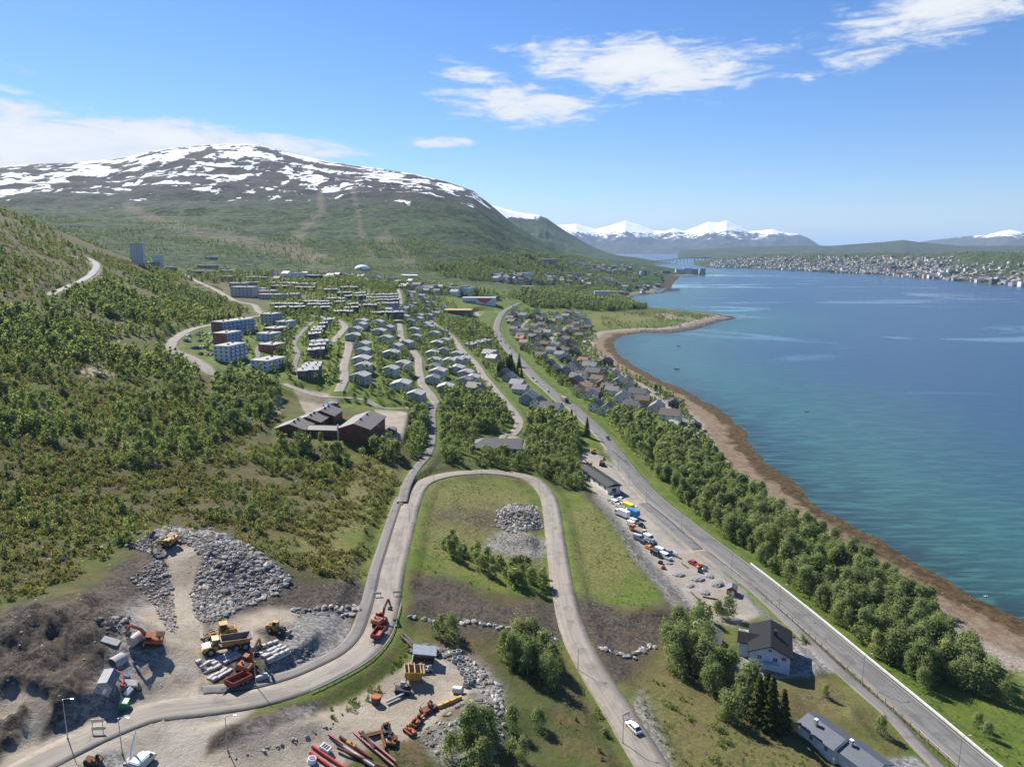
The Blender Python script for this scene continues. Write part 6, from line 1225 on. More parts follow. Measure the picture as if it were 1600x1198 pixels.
for i, (px, py, c) in enumerate(zz([(1335, 890, 'black'), (1378, 882, 'grey'), (1372, 975, 'silver'), (1420, 980, 'white'), (1355, 1168, 'white'), (1470, 1122, 'dark blue'), (885, 985, 'white'), (895, 968, 'grey'), (1215, 815, 'red'), (1225, 800, 'silver'), (1140, 430, 'white'), (1180, 440, 'silver'), (560, 690, 'white'), (585, 700, 'grey')], 400, 400, 4.99)):
    stand('parked_car', car(PAINT[c], 'hatch'), px, py, R(70 + 30 * (i % 3)), '%s car parked between the pale grey houses, %s counting across' % (c, ORD[i]), 'car', 'cars parked among the estate houses')
for i, (px, py, c) in enumerate(zz([(620, 605, 'white'), (650, 640, 'dark blue'), (690, 690, 'white'), (1040, 660, 'dark blue'), (1090, 690, 'silver'), (770, 760, 'grey'), (1255, 800, 'dark blue'), (170, 190, 'white'), (190, 175, 'silver'), (330, 420, 'white')], 780, 460, 4.21)):
    stand('parked_car', car(PAINT[c], 'hatch'), px, py, R(40 + 30 * (i % 3)), '%s car parked at the houses of the shore estate, %s counting across' % (c, ORD[i]), 'car', 'cars parked in the shore estate')
# ---------------------------------------------------------------- lamp posts, fence, barriers, kerbs
def lamp_post(h=8.0, arm=1.6):
    k = ('lamp', h, arm)
    if k not in _VC:
        a = MB(); a.cyl((0, 0, -.3), (0, 0, h), .10, .06, STEEL, 8); P = [('post', a.mesh('post'), [])]; a = MB(); a.tube([(0, 0, h - .05), (arm * .5, 0, h + .22), (arm, 0, h + .25)], .05, STEEL, 6); b = MB(); b.box(arm - .1, arm + .6, -.14, .14, h + .17, h + .30, pm('lamp_head', (.55, .56, .56), .4, .3), None, .03); P.append(('arm', a.mesh('arm'), [('lamp_head', b.mesh('lamp_head'), [])])); a = MB(); a.cyl((0, 0, -.3), (0, 0, .35), .16, .14, CONC, 8); P.append(('base', a.mesh('base'), [])); _VC[k] = P
    return _VC[k]
LP = [(400, 1072, 8, 'beside the stacked blocks on the inner curve'), (106, 1154, 8, 'leftmost beside the spoil bank'), (191, 1176, 7, 'by the rough island at the junction'), (356, 1172, 7, 'at the tip of the gravel bank'), (973, 1160, 6, 'nearest the white car'), (903, 1046, 6, 'on the inside of the lower loop road'), (752, 745, 6, 'at the top of the loop'), (842, 766, 6, 'at the right shoulder of the loop'), (678, 752, 6, 'at the left shoulder of the loop'), (640, 815, 6, 'on the straight above the trailer')]
for (px, py, h, lab) in LP:
    p = at(px, py); spawn('lamp_post', lamp_post(h), (p.x, p.y, p.z), rnd.uniform(-.4, .4), 'grey street lamp ' + lab, 'street lamp', 'lamps of the access road')
for i, (px, py) in enumerate([(960, 714), (978, 732), (1000, 754), (1028, 778), (1080, 826), (1147, 890), (1224, 962), (1343, 1058), (1497, 1196), (868, 618), (905, 650), (830, 585)]):
    q, a = on_road(px, py, -5.4); spawn('lamp_post', lamp_post(8.5, 1.8), (q[0], q[1], float(Hq(q[0], q[1]))), a - math.pi / 2 + math.pi * 0, 'grey street lamp beside the coast road, %s counting from the far end' % ORD[11 - i], 'street lamp', 'lamps of the coast road')
def sub_line(C, pa, pb, off):
    A = at(*pa); B = at(*pb); i = int(np.argmin(np.hypot(C[:, 0] - A.x, C[:, 1] - A.y))); j = int(np.argmin(np.hypot(C[:, 0] - B.x, C[:, 1] - B.y))); i, j = min(i, j), max(i, j); D = offset_line(C, off)[i:j + 1]
    seg = np.concatenate([[0], np.cumsum(np.linalg.norm(np.diff(D[:, :2], axis=0), axis=1))]); return D, seg
def walk(D, seg, step):
    n = int(seg[-1] / step); out = []
    for k in range(n + 1): s = k * step; out.append(Vector((np.interp(s, seg, D[:, 0]), np.interp(s, seg, D[:, 1]), np.interp(s, seg, D[:, 2]))))
    return out
def rail_fence(name, label, cat, C, pa, pb, off, step, posts, rails, pm_, rm_, onground=True):
    D, seg = sub_line(C, pa, pb, off); Q = walk(D, seg, step); e = bpy.data.objects.new(name, None); COL.objects.link(e); b0 = Q[0]; e.location = b0; tag(e, label, cat)
    pw, ph, ground_z = posts
    a = MB(); a.box(-pw, pw, -pw, pw, -.4, ph, pm_); pmesh = a.mesh('post')
    for i, q in enumerate(Q):
        z = float(Hq(q.x, q.y)) if onground else q.z; Q[i] = Vector((q.x, q.y, z)); o = bpy.data.objects.new('post', pmesh); COL.objects.link(o); o.parent = e; o.location = Q[i] - b0
    for (h, rw, rh) in rails:
        for i in range(len(Q) - 1):
            p, q = Q[i] - b0 + Vector((0, 0, h)), Q[i + 1] - b0 + Vector((0, 0, h)); d = (q - p); s = Vector((-d.y, d.x, 0)).normalized() * rw; u = Vector((0, 0, rh)); a = MB(); a.add([p - s, p + s, q + s, q - s, p - s + u, p + s + u, q + s + u, q - s + u], [(0, 3, 2, 1), (4, 5, 6, 7), (0, 1, 5, 4), (1, 2, 6, 5), (2, 3, 7, 6), (3, 0, 4, 7)], rm_); o = bpy.data.objects.new('rail', a.mesh('rail')); COL.objects.link(o); o.parent = e
WOODF = pm('fence_wood', (.16, .125, .10), .85); GALV = pm('guardrail_steel', (.46, .47, .48), .4, .7, .12)
rail_fence('roadside_fence', 'brown post and rail fence between the coast road and the footpath', 'fence', E8, (1528, 1215), (1205, 922), -5.35, 3.0, (.07, 1.35, 0), [(.55, .03, .12), (1.05, .03, .12)], WOODF, WOODF)
rail_fence('guardrail', 'grey guardrail round the outer curve of the access road', 'guardrail', AC, (470, 1074), (606, 945), 4.1, 2.0, (.06, .75, 0), [(.45, .05, .3)], GALV, GALV, False)
def kerb_line(name, label, C, pa, pb, off, w, h, mat, step=4.0):
    """kerbstones laid end to end"""
    D, seg = sub_line(C, pa, pb, off); Q = walk(D, seg, step); e = bpy.data.objects.new(name, None); COL.objects.link(e); e.location = Q[0]; b0 = Q[0]; tag(e, label, 'kerb')
    for i in range(len(Q) - 1):
        p, q = Q[i] - b0, Q[i + 1] - b0; d = (q - p).normalized(); s = Vector((-d.y, d.x, 0)).normalized() * w / 2; q = q - d * .02; u = Vector((0, 0, h)); lo = Vector((0, 0, -.3)); a = MB(); a.add([p - s + lo, p + s + lo, q + s + lo, q - s + lo, p - s + u, p + s + u, q + s + u, q - s + u], [(0, 3, 2, 1), (4, 5, 6, 7), (0, 1, 5, 4), (1, 2, 6, 5), (2, 3, 7, 6), (3, 0, 4, 7)], mat); o = bpy.data.objects.new('kerbstone', a.mesh('kerbstone')); COL.objects.link(o); o.parent = e
kerb_line('road_barrier', 'white concrete edge barrier on the seaward side of the coast road', E8, (1560, 1240), (1150, 872), 5.0, .35, .55, pm('barrier_white', (.66, .65, .62), .7))
kerb_line('dark_kerb', 'dark kerb between the access road and its walking lane', AC, (330, 1095), (640, 780), -3.87, .28, .22, pm('kerb_dark', (.06, .058, .055), .8), 3.0)
# road paint: broken centre line and edge lines of the coast road
def road_paint(name, C, off, w, dash=None):
    T = strip(name, offset_line(C, off), w, pm('road_paint_worn', (.36, .36, .35), .7), lift=.10, drop=.02); 
    if dash:
        bm = bmesh.new(); bm.from_mesh(T); kill = [f for f in bm.faces if (f.calc_center_median().y // dash) % 3 == 0]; bmesh.ops.delete(bm, geom=kill, context='FACES'); bm.to_mesh(T); bm.free()
    tag(link_mesh(name, T), None, None, kind='structure')
road_paint('edge_line', E8, 3.9, .14); road_paint('edge_line', E8, -3.9, .14)
# ---------------------------------------------------------------- stones
STONE = pm('quarry_stone', (.33, .305, .275), .9, 0, .45, 1.6, .2); STONED = pm('dark_quarry_stone', (.15, .148, .15), .9, 0, .4, 1.6, .2); PALEST = pm('pale_stone', (.50, .455, .39), .85, 0, .25, 1.6, .2)
def stone_mesh(name, seed, mat):
    g = random.Random(seed); bm = bmesh.new(); bmesh.ops.create_icosphere(bm, subdivisions=1, radius=.5)
    for v in bm.verts:
        v.co = Vector((v.co.x * 1.25, v.co.y, v.co.z * .8)) * g.uniform(.72, 1.2)
    me = bpy.data.meshes.new(name); bm.to_mesh(me); bm.free(); me.materials.append(mat); return me
ROCKS = [stone_mesh('stone', i, [STONE, pm('brown_stone', (.22, .185, .15), .95, 0, .4, 1.6, .2), STONED, PALEST, STONE][i]) for i in range(5)]; DROCK = [stone_mesh('stone', 20 + i, [STONED, STONED, STONE][i]) for i in range(3)]
def heap(name, label, poly, dens, s0, s1, seed, variants=ROCKS, lift=.15, gate=None):
    P = sow(poly, dens, s0, s1, seed, gate, .6, mind=.5, hbase=1.0); P[:, 2] += lift; g = np.random.default_rng(seed); P[:, 3] *= g.uniform(.5, 1.3, len(P)) ** 1.5; return P
def rocks(name, label, lst, variants):
    scatter(name, label, 'stones', np.vstack(lst), variants, 77)
HEAP = [(198, 852), (225, 838), (262, 820), (340, 832), (400, 858), (440, 888), (458, 902), (430, 930), (385, 948), (330, 975), (304, 965), (298, 925), (318, 872), (300, 852), (272, 856), (240, 868)]
HEAP2 = [(205, 905), (245, 870), (262, 880), (272, 930), (276, 990), (262, 985), (230, 930)]
# ---------------------------------------------------------------- the yards: blocks, huts, pipes, scrap
def sit(name, parts, px, py, rot, label, cat, group=None, scale=1.0, lift=0.0): 
    p = at(px, py); return spawn(name, parts, (p.x, p.y, p.z + lift), 0, label, cat, group, scale, ground_tilt(p.x, p.y, rot))
def solo(name, mesh, px, py, rot, label, cat, group=None, scale=1.0, lift=0.0):
    p = at(px, py); o = link_mesh(name, mesh); o.rotation_mode = 'QUATERNION'; o.rotation_quaternion = ground_tilt(p.x, p.y, rot); o.location = (p.x, p.y, p.z + lift); o.scale = (scale,) * 3; return tag(o, label, cat, group)
BLOCK = pm('sawn_stone_block', (.42, .40, .38), .85, 0, .25, .8); a = MB(); a.box(-.62, .62, -.45, .45, 0, .62, BLOCK, None, 0, .05); BLK1 = a.mesh('stone_block'); a = MB(); a.box(-.9, .9, -.4, .4, 0, .5, BLOCK, None, 0, .05); BLK2 = a.mesh('stone_block')
def blocks(pa, pb, nx, ny, rot, where, layers=1):
    A, B = at(*pa), at(*pb); d = (B - A); L = d.length; u = d / L; v = Vector((-u.y, u.x, 0)); k = 0
    for i in range(nx):
        for j in range(ny):
            for z in range(layers):
                if rnd.random() < .12: continue
                q = A + u * (L * i / max(1, nx - 1)) + v * (j * 1.25) + Vector((rnd.uniform(-.12, .12), rnd.uniform(-.12, .12), 0)); o = link_mesh('stone_block', BLK1 if rnd.random() < .6 else BLK2); zz0 = float(Hq(q.x, q.y)); o.location = (q.x, q.y, zz0 + z * .63); o.rotation_euler = (0, 0, math.atan2(u.y, u.x) + rnd.uniform(-.12, .12) + rot)
                tag(o, 'pale grey sawn stone block %s' % where, 'stone block', 'stone blocks ' + where); k += 1
blocks((322, 1050), (372, 1026), 9, 3, 0, 'in the long rows left of the excavator'); blocks((335, 1062), (358, 1050), 4, 2, 0, 'in the short rows behind the red trailer'); blocks((376, 1024), (430, 1004), 7, 1, 0, 'in the straight row behind the excavator'); blocks((424, 1034), (448, 1022), 4, 3, 0, 'in the tight stack right of the excavator', 2); blocks((406, 1062), (414, 1060), 2, 1, 0, 'in the pair beside the lamp post', 2)
sit('site_hut', shed_parts(4.2, 5.5, 3.0, 1.1, 'greyish', 'grey'), 164, 1072, R(12), 'grey gabled site hut on the left gravel with an orange box beside it', 'hut', None, .68)
a = MB(); a.box(-.7, .7, -.7, .7, 0, 1.9, pm('box_orange', (.62, .20, .05), .5), None, 0, .08); b = MB(); b.box(-.55, .55, -.72, -.68, .4, 1.5, DARKM); sit('orange_cabinet', [('body', a.mesh('body'), []), ('vent_panel', b.mesh('vent_panel'), [])], 159, 1078, R(12), 'orange machine cabinet against the site hut', 'cabinet', None, .75)
def caravan():
    g = pm('caravan_green', (.03, .16, .07), .5); P = []; a = MB(); a.prism([(-1.7, .5), (1.7, .5), (1.8, 1.5), (1.3, 2.3), (-1.3, 2.3), (-1.8, 1.5)], -1.1, 1.1, g, None, 'x'); P.append(('body', a.mesh('body'), [])); a = MB(); a.prism([(-1.3, 2.31), (1.3, 2.31), (1.1, 2.45), (-1.1, 2.45)], -1.0, 1.0, pm('caravan_roof', (.42, .58, .34), .5), None, 'x'); P.append(('roof', a.mesh('roof'), []))
    for s in (-1, 1): P.append(wheel(s * 1.05, .2, .35, .2))
    a = MB(); a.box(-.06, .06, -3.0, -1.7, .45, .55, DARKM); P.append(('drawbar', a.mesh('drawbar'), [])); return P
sit('green_trailer', caravan(), 193, 1106, R(10), 'small green site trailer with pale roof by the junction', 'trailer', None, .72)
a = MB(); a.cyl((-1.4, 0, 1.1), (1.4, 0, 1.1), 1.1, 1.1, PALEST, 18); sit('culvert_pipe', [('barrel', a.mesh('barrel'), []), part(lambda m: m.cyl((-1.5, 0, 1.1), (-1.42, 0, 1.1), .85, .85, pm('pipe_cap', (.55, .42, .33), .8), 18), 'end_cap')], 212, 1004, R(75), 'pale round concrete pipe in front of the left orange excavator', 'pipe')
def slabs(n, w, l): 
    P = []
    for i in range(n): a = MB(); a.box(-w / 2 + i * w / n + .02, -w / 2 + (i + 1) * w / n - .02, -l / 2 + rnd.uniform(-.1, .1), l / 2, .5, .85, CONC); P.append(('slab', a.mesh('slab'), []))
    for s in (-1, 1): a = MB(); a.box(-w / 2, w / 2, s * l * .3 - .12, s * l * .3 + .12, 0, .5, WOODF); P.append(('bearer', a.mesh('bearer'), []))
    return P
sit('slab_stack', slabs(9, 5.0, 3.0), 172, 1004, R(8), 'row of concrete slabs laid on bearers beside the dark soil', 'slabs', None, .7)
def arch_culvert():
    P = []; pr = [(2.0 * math.cos(t), 1.5 * math.sin(t)) for t in [math.pi * i / 10 for i in range(11)]]; pi_ = [(1.75 * math.cos(t), 1.3 * math.sin(t)) for t in [math.pi * i / 10 for i in range(11)]]; a = MB(); n = 11; vs = []; 
    for y in (-2.2, 2.2): vs += [(x, y, z) for x, z in pr] + [(x, y, z) for x, z in pi_]
    fs = []
    for i in range(n - 1): fs += [(i, i + 1, i + 23, i + 22), (i + 11, i + 33, i + 34, i + 12), (i, i + 11, i + 12, i + 1), (i + 22, i + 23, i + 34, i + 33)]
    a.add(vs, fs, CONC); P.append(('shell', a.mesh('shell'), [])); a = MB(); a.box(-2.2, 2.2, -2.3, 2.3, -.3, .02, MUD); P.append(('bed', a.mesh('bed'), [])); return P
sit('arch_culvert', arch_culvert(), 184, 1032, R(-18), 'half round concrete culvert arch left of the gravel heap', 'culvert', None, .68)
def gantry():
    P = []; m = pm('gantry_red', (.45, .05, .03), .5); a = MB(); a.tube([(0, 0, .3), (1.2, -.6, .9), (2.4, -1.6, 1.0), (2.8, -3.2, .5)], .14, m, 6); P.append(('arm', a.mesh('arm'), [])); a = MB(); a.box(-.6, .6, -.6, .6, 0, .35, BLK).box(2.4, 3.2, -3.6, -2.9, 0, .5, m); P.append(('base', a.mesh('base'), [])); return P
sit('red_hose_boom', gantry(), 178, 1050, R(10), 'red jointed boom lying beside the site hut', 'boom')
for i, (px, py, c, s, lab) in enumerate([(204, 1068, PALEST, (1.3, .9, .35), 'white pallet sheet lying by the junction edge'), (200, 1081, WHT, (.9, .5, .5), 'small white tank by the junction edge'), (216, 1077, BLK, (.5, .5, .6), 'black barrel by the junction edge'), (197, 1058, pm('tarp_blue', (.05, .18, .4), .6), (.6, .4, .5), 'small blue crate next to the red boom')]):
    a = MB(); a.box(-s[0], s[0], -s[1], s[1], 0, s[2], c, None, 0, .06); b = MB(); b.box(-s[0] * .8, s[0] * .8, -s[1] * .8, s[1] * .8, s[2] + .002, s[2] + .06, c); sit('site_item', [('body', a.mesh('body'), []), ('lid', b.mesh('lid'), [])], px, py, .4 + i, lab, 'crate')
def barrier(c):
    P = []; a = MB(); a.box(-1.0, 1.0, -.04, .04, .7, 1.3, c); P.append(('board', a.mesh('board'), []))
    for s in (-1, 1): a = MB(); a.box(s * .8 - .04, s * .8 + .04, -.3, .3, 0, .08, BLK).box(s * .8 - .04, s * .8 + .04, -.04, .04, .08, .7, BLK); P.append(('leg', a.mesh('leg'), []))
    return P
for (px, py, lab, r) in [(152, 1134, 'cream sign board at the left road edge', .2), (153, 1146, 'cream sign board standing on the left road', .2), (978, 1121, 'pale barrier board beside the white car', .6), (620, 930, 'grey barrier box where the new asphalt ends', .1), (590, 932, 'yellow topped barrier on the walking lane', .1)]: sit('road_board', barrier(pm('board_cream', (.62, .55, .42), .7) if 'cream' in lab else pm('board_grey', (.5, .48, .42), .7)), px, py, r, lab, 'sign board', None, 1.1)
a = MB(); a.tube([(0, 0, 0), (.2, .1, 3.2), (.7, .2, 6.2)], [.28, .2, .06], WHT, 8); b = MB(); b.box(-.9, .9, -.9, .9, -.2, .3, CONC); sit('flag_pole_stub', [('shaft', a.mesh('shaft'), []), ('base', b.mesh('base'), [])], 204, 1190, 0, 'thin white tapered mast on the rough island at the bottom left', 'mast')
stand('parked_van', car(pm('paint_mint', (.52, .60, .55), .35), 'van'), 222, 1196, R(170), 'pale mint van cut by the bottom edge at the junction', 'van')
# ---- lower yard
def hopper():
    P = []; a = MB(); o = [(-2, -1.5, 2.6), (2, -1.5, 2.6), (2, 1.5, 2.6), (-2, 1.5, 2.6)]; u = [(-1.2, -.9, .5), (1.2, -.9, .5), (1.2, .9, .5), (-1.2, .9, .5)]; i_ = [(x * .93, y * .93, 2.62) for x, y, z in o]; iu = [(x * .9, y * .9, .7) for x, y, z in u]; a.add(o + u, [(0, 4, 5, 1), (1, 5, 6, 2), (2, 6, 7, 3), (3, 7, 4, 0), (4, 7, 6, 5)], YEL); a.add(o + i_, [(0, 1, 5, 4), (1, 2, 6, 5), (2, 3, 7, 6), (3, 0, 4, 7)], YEL); a.add(i_ + iu, [(0, 1, 5, 4), (1, 2, 6, 5), (2, 3, 7, 6), (3, 0, 4, 7), (4, 5, 6, 7)], MUD); P.append(('bin', a.mesh('bin'), []))
    for x in (-1.2, 0, 1.2): a = MB(); a.box(x - .1, x + .1, -1.7, 1.7, 2.62, 2.85, YEL); P.append(('rib', a.mesh('rib'), []))
    for x in (-1.5, 1.5):
        for y in (-1, 1): a = MB(); a.box(x - .1, x + .1, y - .1, y + .1, 0, 1.6, BLK); P.append(('leg', a.mesh('leg'), []))
    return P
sit('sorting_hopper', hopper(), 645, 1062, R(12), 'yellow orange sorting hopper in the lower yard', 'hopper', None, 1.15)
def open_shed():
    P = []; a = MB(); a.box(-2.2, 2.2, 1.2, 1.3, 0, 2.3, CONC).box(-2.2, -2.1, -1.3, 1.2, 0, 2.3, CONC).box(2.1, 2.2, -1.3, 1.2, 0, 2.3, CONC); P.append(('wall', a.mesh('wall'), [])); a = MB(); a.prism([(-1.7, 2.2), (1.5, 2.45), (1.5, 2.6), (-1.7, 2.36)], -2.4, 2.4, pm('shed_sheet', (.36, .38, .40), .4, .5), None, 'x'); P.append(('roof', a.mesh('roof'), [])); a = MB(); a.box(-.08, .08, -1.3, -1.15, 0, 2.25, BLK); P.append(('post', a.mesh('post'), [])); return P
sit('open_shed', open_shed(), 661, 1032, R(6), 'grey open fronted shelter with metal roof in the lower yard', 'shelter', None, 1.2)
def wreck(c1, c2, seed):
    g = random.Random(seed); P = []; a = MB(); a.box(-1.5, 1.5, -.9, .9, .35, .9, c1, None, 0, .1); P.append(('frame', a.mesh('frame'), []))
    for i in range(4): a = MB(); x, y = g.uniform(-1.2, 1.0), g.uniform(-.7, .5); a.box(x, x + g.uniform(.4, .9), y, y + g.uniform(.3, .7), .9, .9 + g.uniform(.3, 1.0), c2 if i % 2 else c1, None, 0, .04); P.append(('unit', a.mesh('unit'), []))
    for y in (-1, 1):
        for x in (-1, 1): P.append(('wheel', wheel(.0, 0, .35, .2)[1], []))
    P = [p for p in P if p[0] != 'wheel']
    for x in (-1.0, 1.0): a = MB(); a.cyl((x, -1.0, .35), (x, 1.0, .35), .34, .34, TYRE, 10); P.append(('roller', a.mesh('roller'), []))
    a = MB(); a.tube([(-1.4, 0, .9), (-1.9, .2, 1.8), (-1.0, .1, 2.2)], .07, c2, 5); P.append(('lever', a.mesh('lever'), [])); return P
for i, (px, py, c1, c2, s, lab) in enumerate([(629, 1082, BLK, STEEL, 1.2, 'black generator set beside the hopper'), (664, 1048, STEEL, PALEST, 1.0, 'grey machine parts next to the hopper'), (668, 1112, RUST, BLK, 1.1, 'rusty machine frame by the yellow boom'), (650, 1132, RUST, ORG, 1.0, 'rust red machine frame at the scrap edge'), (612, 1160, RUST, BLK, 1.0, 'dark rusty engine among the scrap'), (604, 1143, BLK, RUST, .9, 'black engine block on the scrap edge'), (640, 1145, ORG, RUST, .9, 'orange scrap machine at the rubble foot'), (678, 1022, RUST, PALEST, 1.0, 'brown machine scrap behind the shelter'), (145, 1192, RUST, BLK, .9, 'rusty bundle at the bottom left edge')]): sit('scrap_machine', wreck(c1, c2, i), px, py, .4 * i, lab, 'scrap machine', None, s)
a = MB(); a.cyl((-1.1, 0, .85), (1.1, 0, .85), .85, .85, pm('tank_grey', (.42, .42, .43), .5, .3), 16); sit('grey_tank', [('shell', a.mesh('shell'), []), part(lambda m: m.cyl((1.1, 0, .85), (1.25, 0, .85), .6, .3, STEEL, 12), 'cap')], 716, 1083, R(-20), 'grey cylindrical tank behind the yellow boom', 'tank')
def yboom():
    P = []; a = MB(); a.prism([(-3, 0), (3, .2), (3.1, .9), (-2.6, .8)], -.35, .35, YEL, None, 'y'); P.append(('beam', a.mesh('beam'), [])); a = MB(); a.box(-4.2, -2.8, -.9, .9, 0, 1.1, BLK, None, .15); P.append(('bucket', a.mesh('bucket'), []))
    for x in (-1.5, .2, 1.8): a = MB(); a.box(x - .1, x + .1, -.6, .6, .85, 1.1, YEL); P.append(('bracket', a.mesh('bracket'), []))
    return P
sit('yellow_boom', yboom(), 702, 1100, R(30), 'yellow digger boom with black bucket lying on the yard', 'boom')
a = MB(); n = 12; a.cyl((0, 0, 0), (0, 0, 1.6), 1.0, 1.15, RUST, n); sit('rusty_drum', [('shell', a.mesh('shell'), []), part(lambda m: m.cyl((0, 0, 1.6), (0, 0, 1.7), 1.05, .95, ORG, 12), 'rim')], 587, 1098, 0, 'rusty orange drum at the foot of the bank', 'drum')
def ring():
    k = ('ring',)
    if k not in _VC:
        a = MB(); n = 14; vs = []
        for r, z in ((.62, 0), (.62, 1.0), (.5, 1.0), (.5, .05)): vs += [(r * math.cos(2 * math.pi * i / n), r * math.sin(2 * math.pi * i / n), z) for i in range(n)]
        fs = []
        for q in range(3): fs += [(q * n + i, q * n + (i + 1) % n, (q + 1) * n + (i + 1) % n, (q + 1) * n + i) for i in range(n)]
        a.add(vs, fs, CONC); _VC[k] = a.mesh('concrete_ring')
    return _VC[k]
for i, (px, py) in enumerate([(709, 1024), (716, 1022), (710, 1034), (718, 1032), (718, 1044), (722, 1052), (728, 1060), (733, 1068), (727, 1072), (736, 1062)]): solo('concrete_ring', ring(), px, py, i * .7, 'grey concrete manhole ring along the rubble bank, %s from the shelter' % ORD[i], 'manhole ring', 'concrete rings in the lower yard', 1.15)
def ibeam(L, m):
    k = ('ib', L, m.name)
    if k not in _VC: a = MB(); a.prism([(-.2, 0), (.2, 0), (.2, .05), (.03, .05), (.03, .35), (.2, .35), (.2, .4), (-.2, .4), (-.2, .35), (-.03, .35), (-.03, .05), (-.2, .05)], -L / 2, L / 2, m); _VC[k] = a.mesh('steel_beam')
    return _VC[k]
def pipe(L, r, m):
    k = ('pipe', L, r, m.name)
    if k not in _VC: a = MB(); a.cyl((0, -L / 2, r), (0, L / 2, r), r, r, m, 10, False).cyl((0, L / 2, r), (0, -L / 2, r), r * .85, r * .85, BLK, 10, False); _VC[k] = a.mesh('steel_pipe')
    return _VC[k]
RPAINT = pm('paint_bright_red', (.48, .05, .045), .45); PINKR = pm('faded_red_steel', (.33, .13, .11), .7)
for i, (px, py, L, ty, m, r, lab) in enumerate([(515, 1186, 9, 'p', RPAINT, 62, 'thick bright red pipe at the bottom edge'), (508, 1194, 8, 'p', RPAINT, 60, 'second bright red pipe below the first'), (545, 1176, 10, 'b', BLK, 60, 'long black beam in the scrap row'), (552, 1180, 9, 'b', BLK, 58, 'black beam beside the long one'), (560, 1184, 8, 'p', STEEL, 60, 'grey pipe with pale end in the scrap row'), (540, 1168, 9, 'b', PINKR, 64, 'faded red beam in the scrap row'), (555, 1170, 8, 'p', RUST, 62, 'rusty pipe beside the faded red beam'), (582, 1172, 12, 'b', PINKR, 52, 'long faded red lattice beam'), (588, 1168, 11, 'b', PINKR, 52, 'second long faded red beam'), (570, 1190, 12, 'p', RUST, 74, 'long rusty pipe along the bottom'), (583, 1148, 6, 'b', RUST, -50, 'short rusty rail at the yard side'), (588, 1150, 6, 'b', RUST, -50, 'second short rusty rail at the yard side'), (660, 1122, 5, 'b', ORG, -35, 'orange beam at the rubble foot'), (655, 1126, 5, 'b', ORG, -30, 'second orange beam at the rubble foot'), (620, 1092, 6, 'b', STEEL, -40, 'grey metal plank beside the generator'), (575, 1160, 5, 'p', BLK, 40, 'short black pipe in the scrap'), (598, 1158, 5, 'b', RUST, 20, 'short rusty beam behind the engine')]):
    solo('steel_pipe' if ty == 'p' else 'steel_beam', pipe(L, .28, m) if ty == 'p' else ibeam(L, m), px, py, R(r), lab, 'pipe' if ty == 'p' else 'beam', 'scrap steel at the lower yard', 1.0, .1 + .02 * i)
for i, (px, py, r) in enumerate([(651, 1012, -42), (655, 1014, -42), (645, 1008, 55), (642, 1004, 50), (638, 1008, 52)]):
    a = MB(); a.box(-.35, .35, -3.2, 3.2, 0, .3, WOODF, None, 0, .04); solo('timber_baulk', a.mesh('timber_baulk'), px, py, R(r), 'weathered timber baulk behind the shelter, %s from the right' % ORD[i], 'timber', 'timber baulks', 1, .1 + i * .12)
a = MB(); a.cyl((0, 0, 0), (0, 0, .8), .9, .75, WHT, 16); sit('white_tub', [('tub', a.mesh('tub'), []), part(lambda m: m.cyl((0, 0, .8), (0, 0, .86), .6, .55, pm('tub_inside', (.2, .16, .3), .6), 16), 'liner')], 487, 1189, 0, 'round white tub with dark inside at the bottom edge', 'tub'); a = MB(); a.box(-1, 1, -.7, .7, 0, 1.0, WHT, None, 0, .05); sit('white_crate', [('body', a.mesh('body'), [])] + [part(lambda m, j=j: m.box(-.7 + j * .5, -.4 + j * .5, -.5, .5, 1.002, 1.05, BLK), 'slot') for j in range(3)], 508, 1172, R(-25), 'white crate with dark slots beside the black beams', 'crate'); a = MB(); a.box(-1, 1, -.45, .45, 0, .8, YEL, None, 0, .08); sit('yellow_tank', [('body', a.mesh('body'), []), part(lambda m: m.cyl((0, 0, .8), (0, 0, .95), .2, .2, BLK, 8), 'cap')], 548, 1165, R(-20), 'small yellow tank lying on the red beams', 'tank')
# stream wall stones, boulders that read singly
k = 0
for line, where in (([(470, 953), (500, 951), (530, 952), (552, 949), (558, 955), (540, 962)], 'in the stream wall left of the access road'), ([(640, 962), (660, 968), (690, 975), (720, 972), (750, 974), (790, 982), (830, 985), (850, 990), (868, 998)], 'in the stream wall across the loop plot'), ([(938, 1012), (955, 1018), (980, 1026), (1000, 1020), (1020, 1012)], 'in the stream bed beside the brown bank')):
    C = catmull([(at(*p).x, at(*p).y) for p in line], 1.3)
    for q in C:
        for _ in range(2):
            x, y = q[0] + rnd.uniform(-.8, .8), q[1] + rnd.uniform(-.8, .8); o = link_mesh('boulder', rnd.choice(ROCKS)); s = rnd.uniform(.8, 1.9); o.location = (x, y, float(Hq(x, y)) + .1); o.scale = (s, s, s * .9); o.rotation_euler = (rnd.uniform(-.4, .4), rnd.uniform(-.4, .4), rnd.uniform(0, 6)); tag(o, 'rough pale boulder ' + where, 'boulder', 'boulders ' + where)
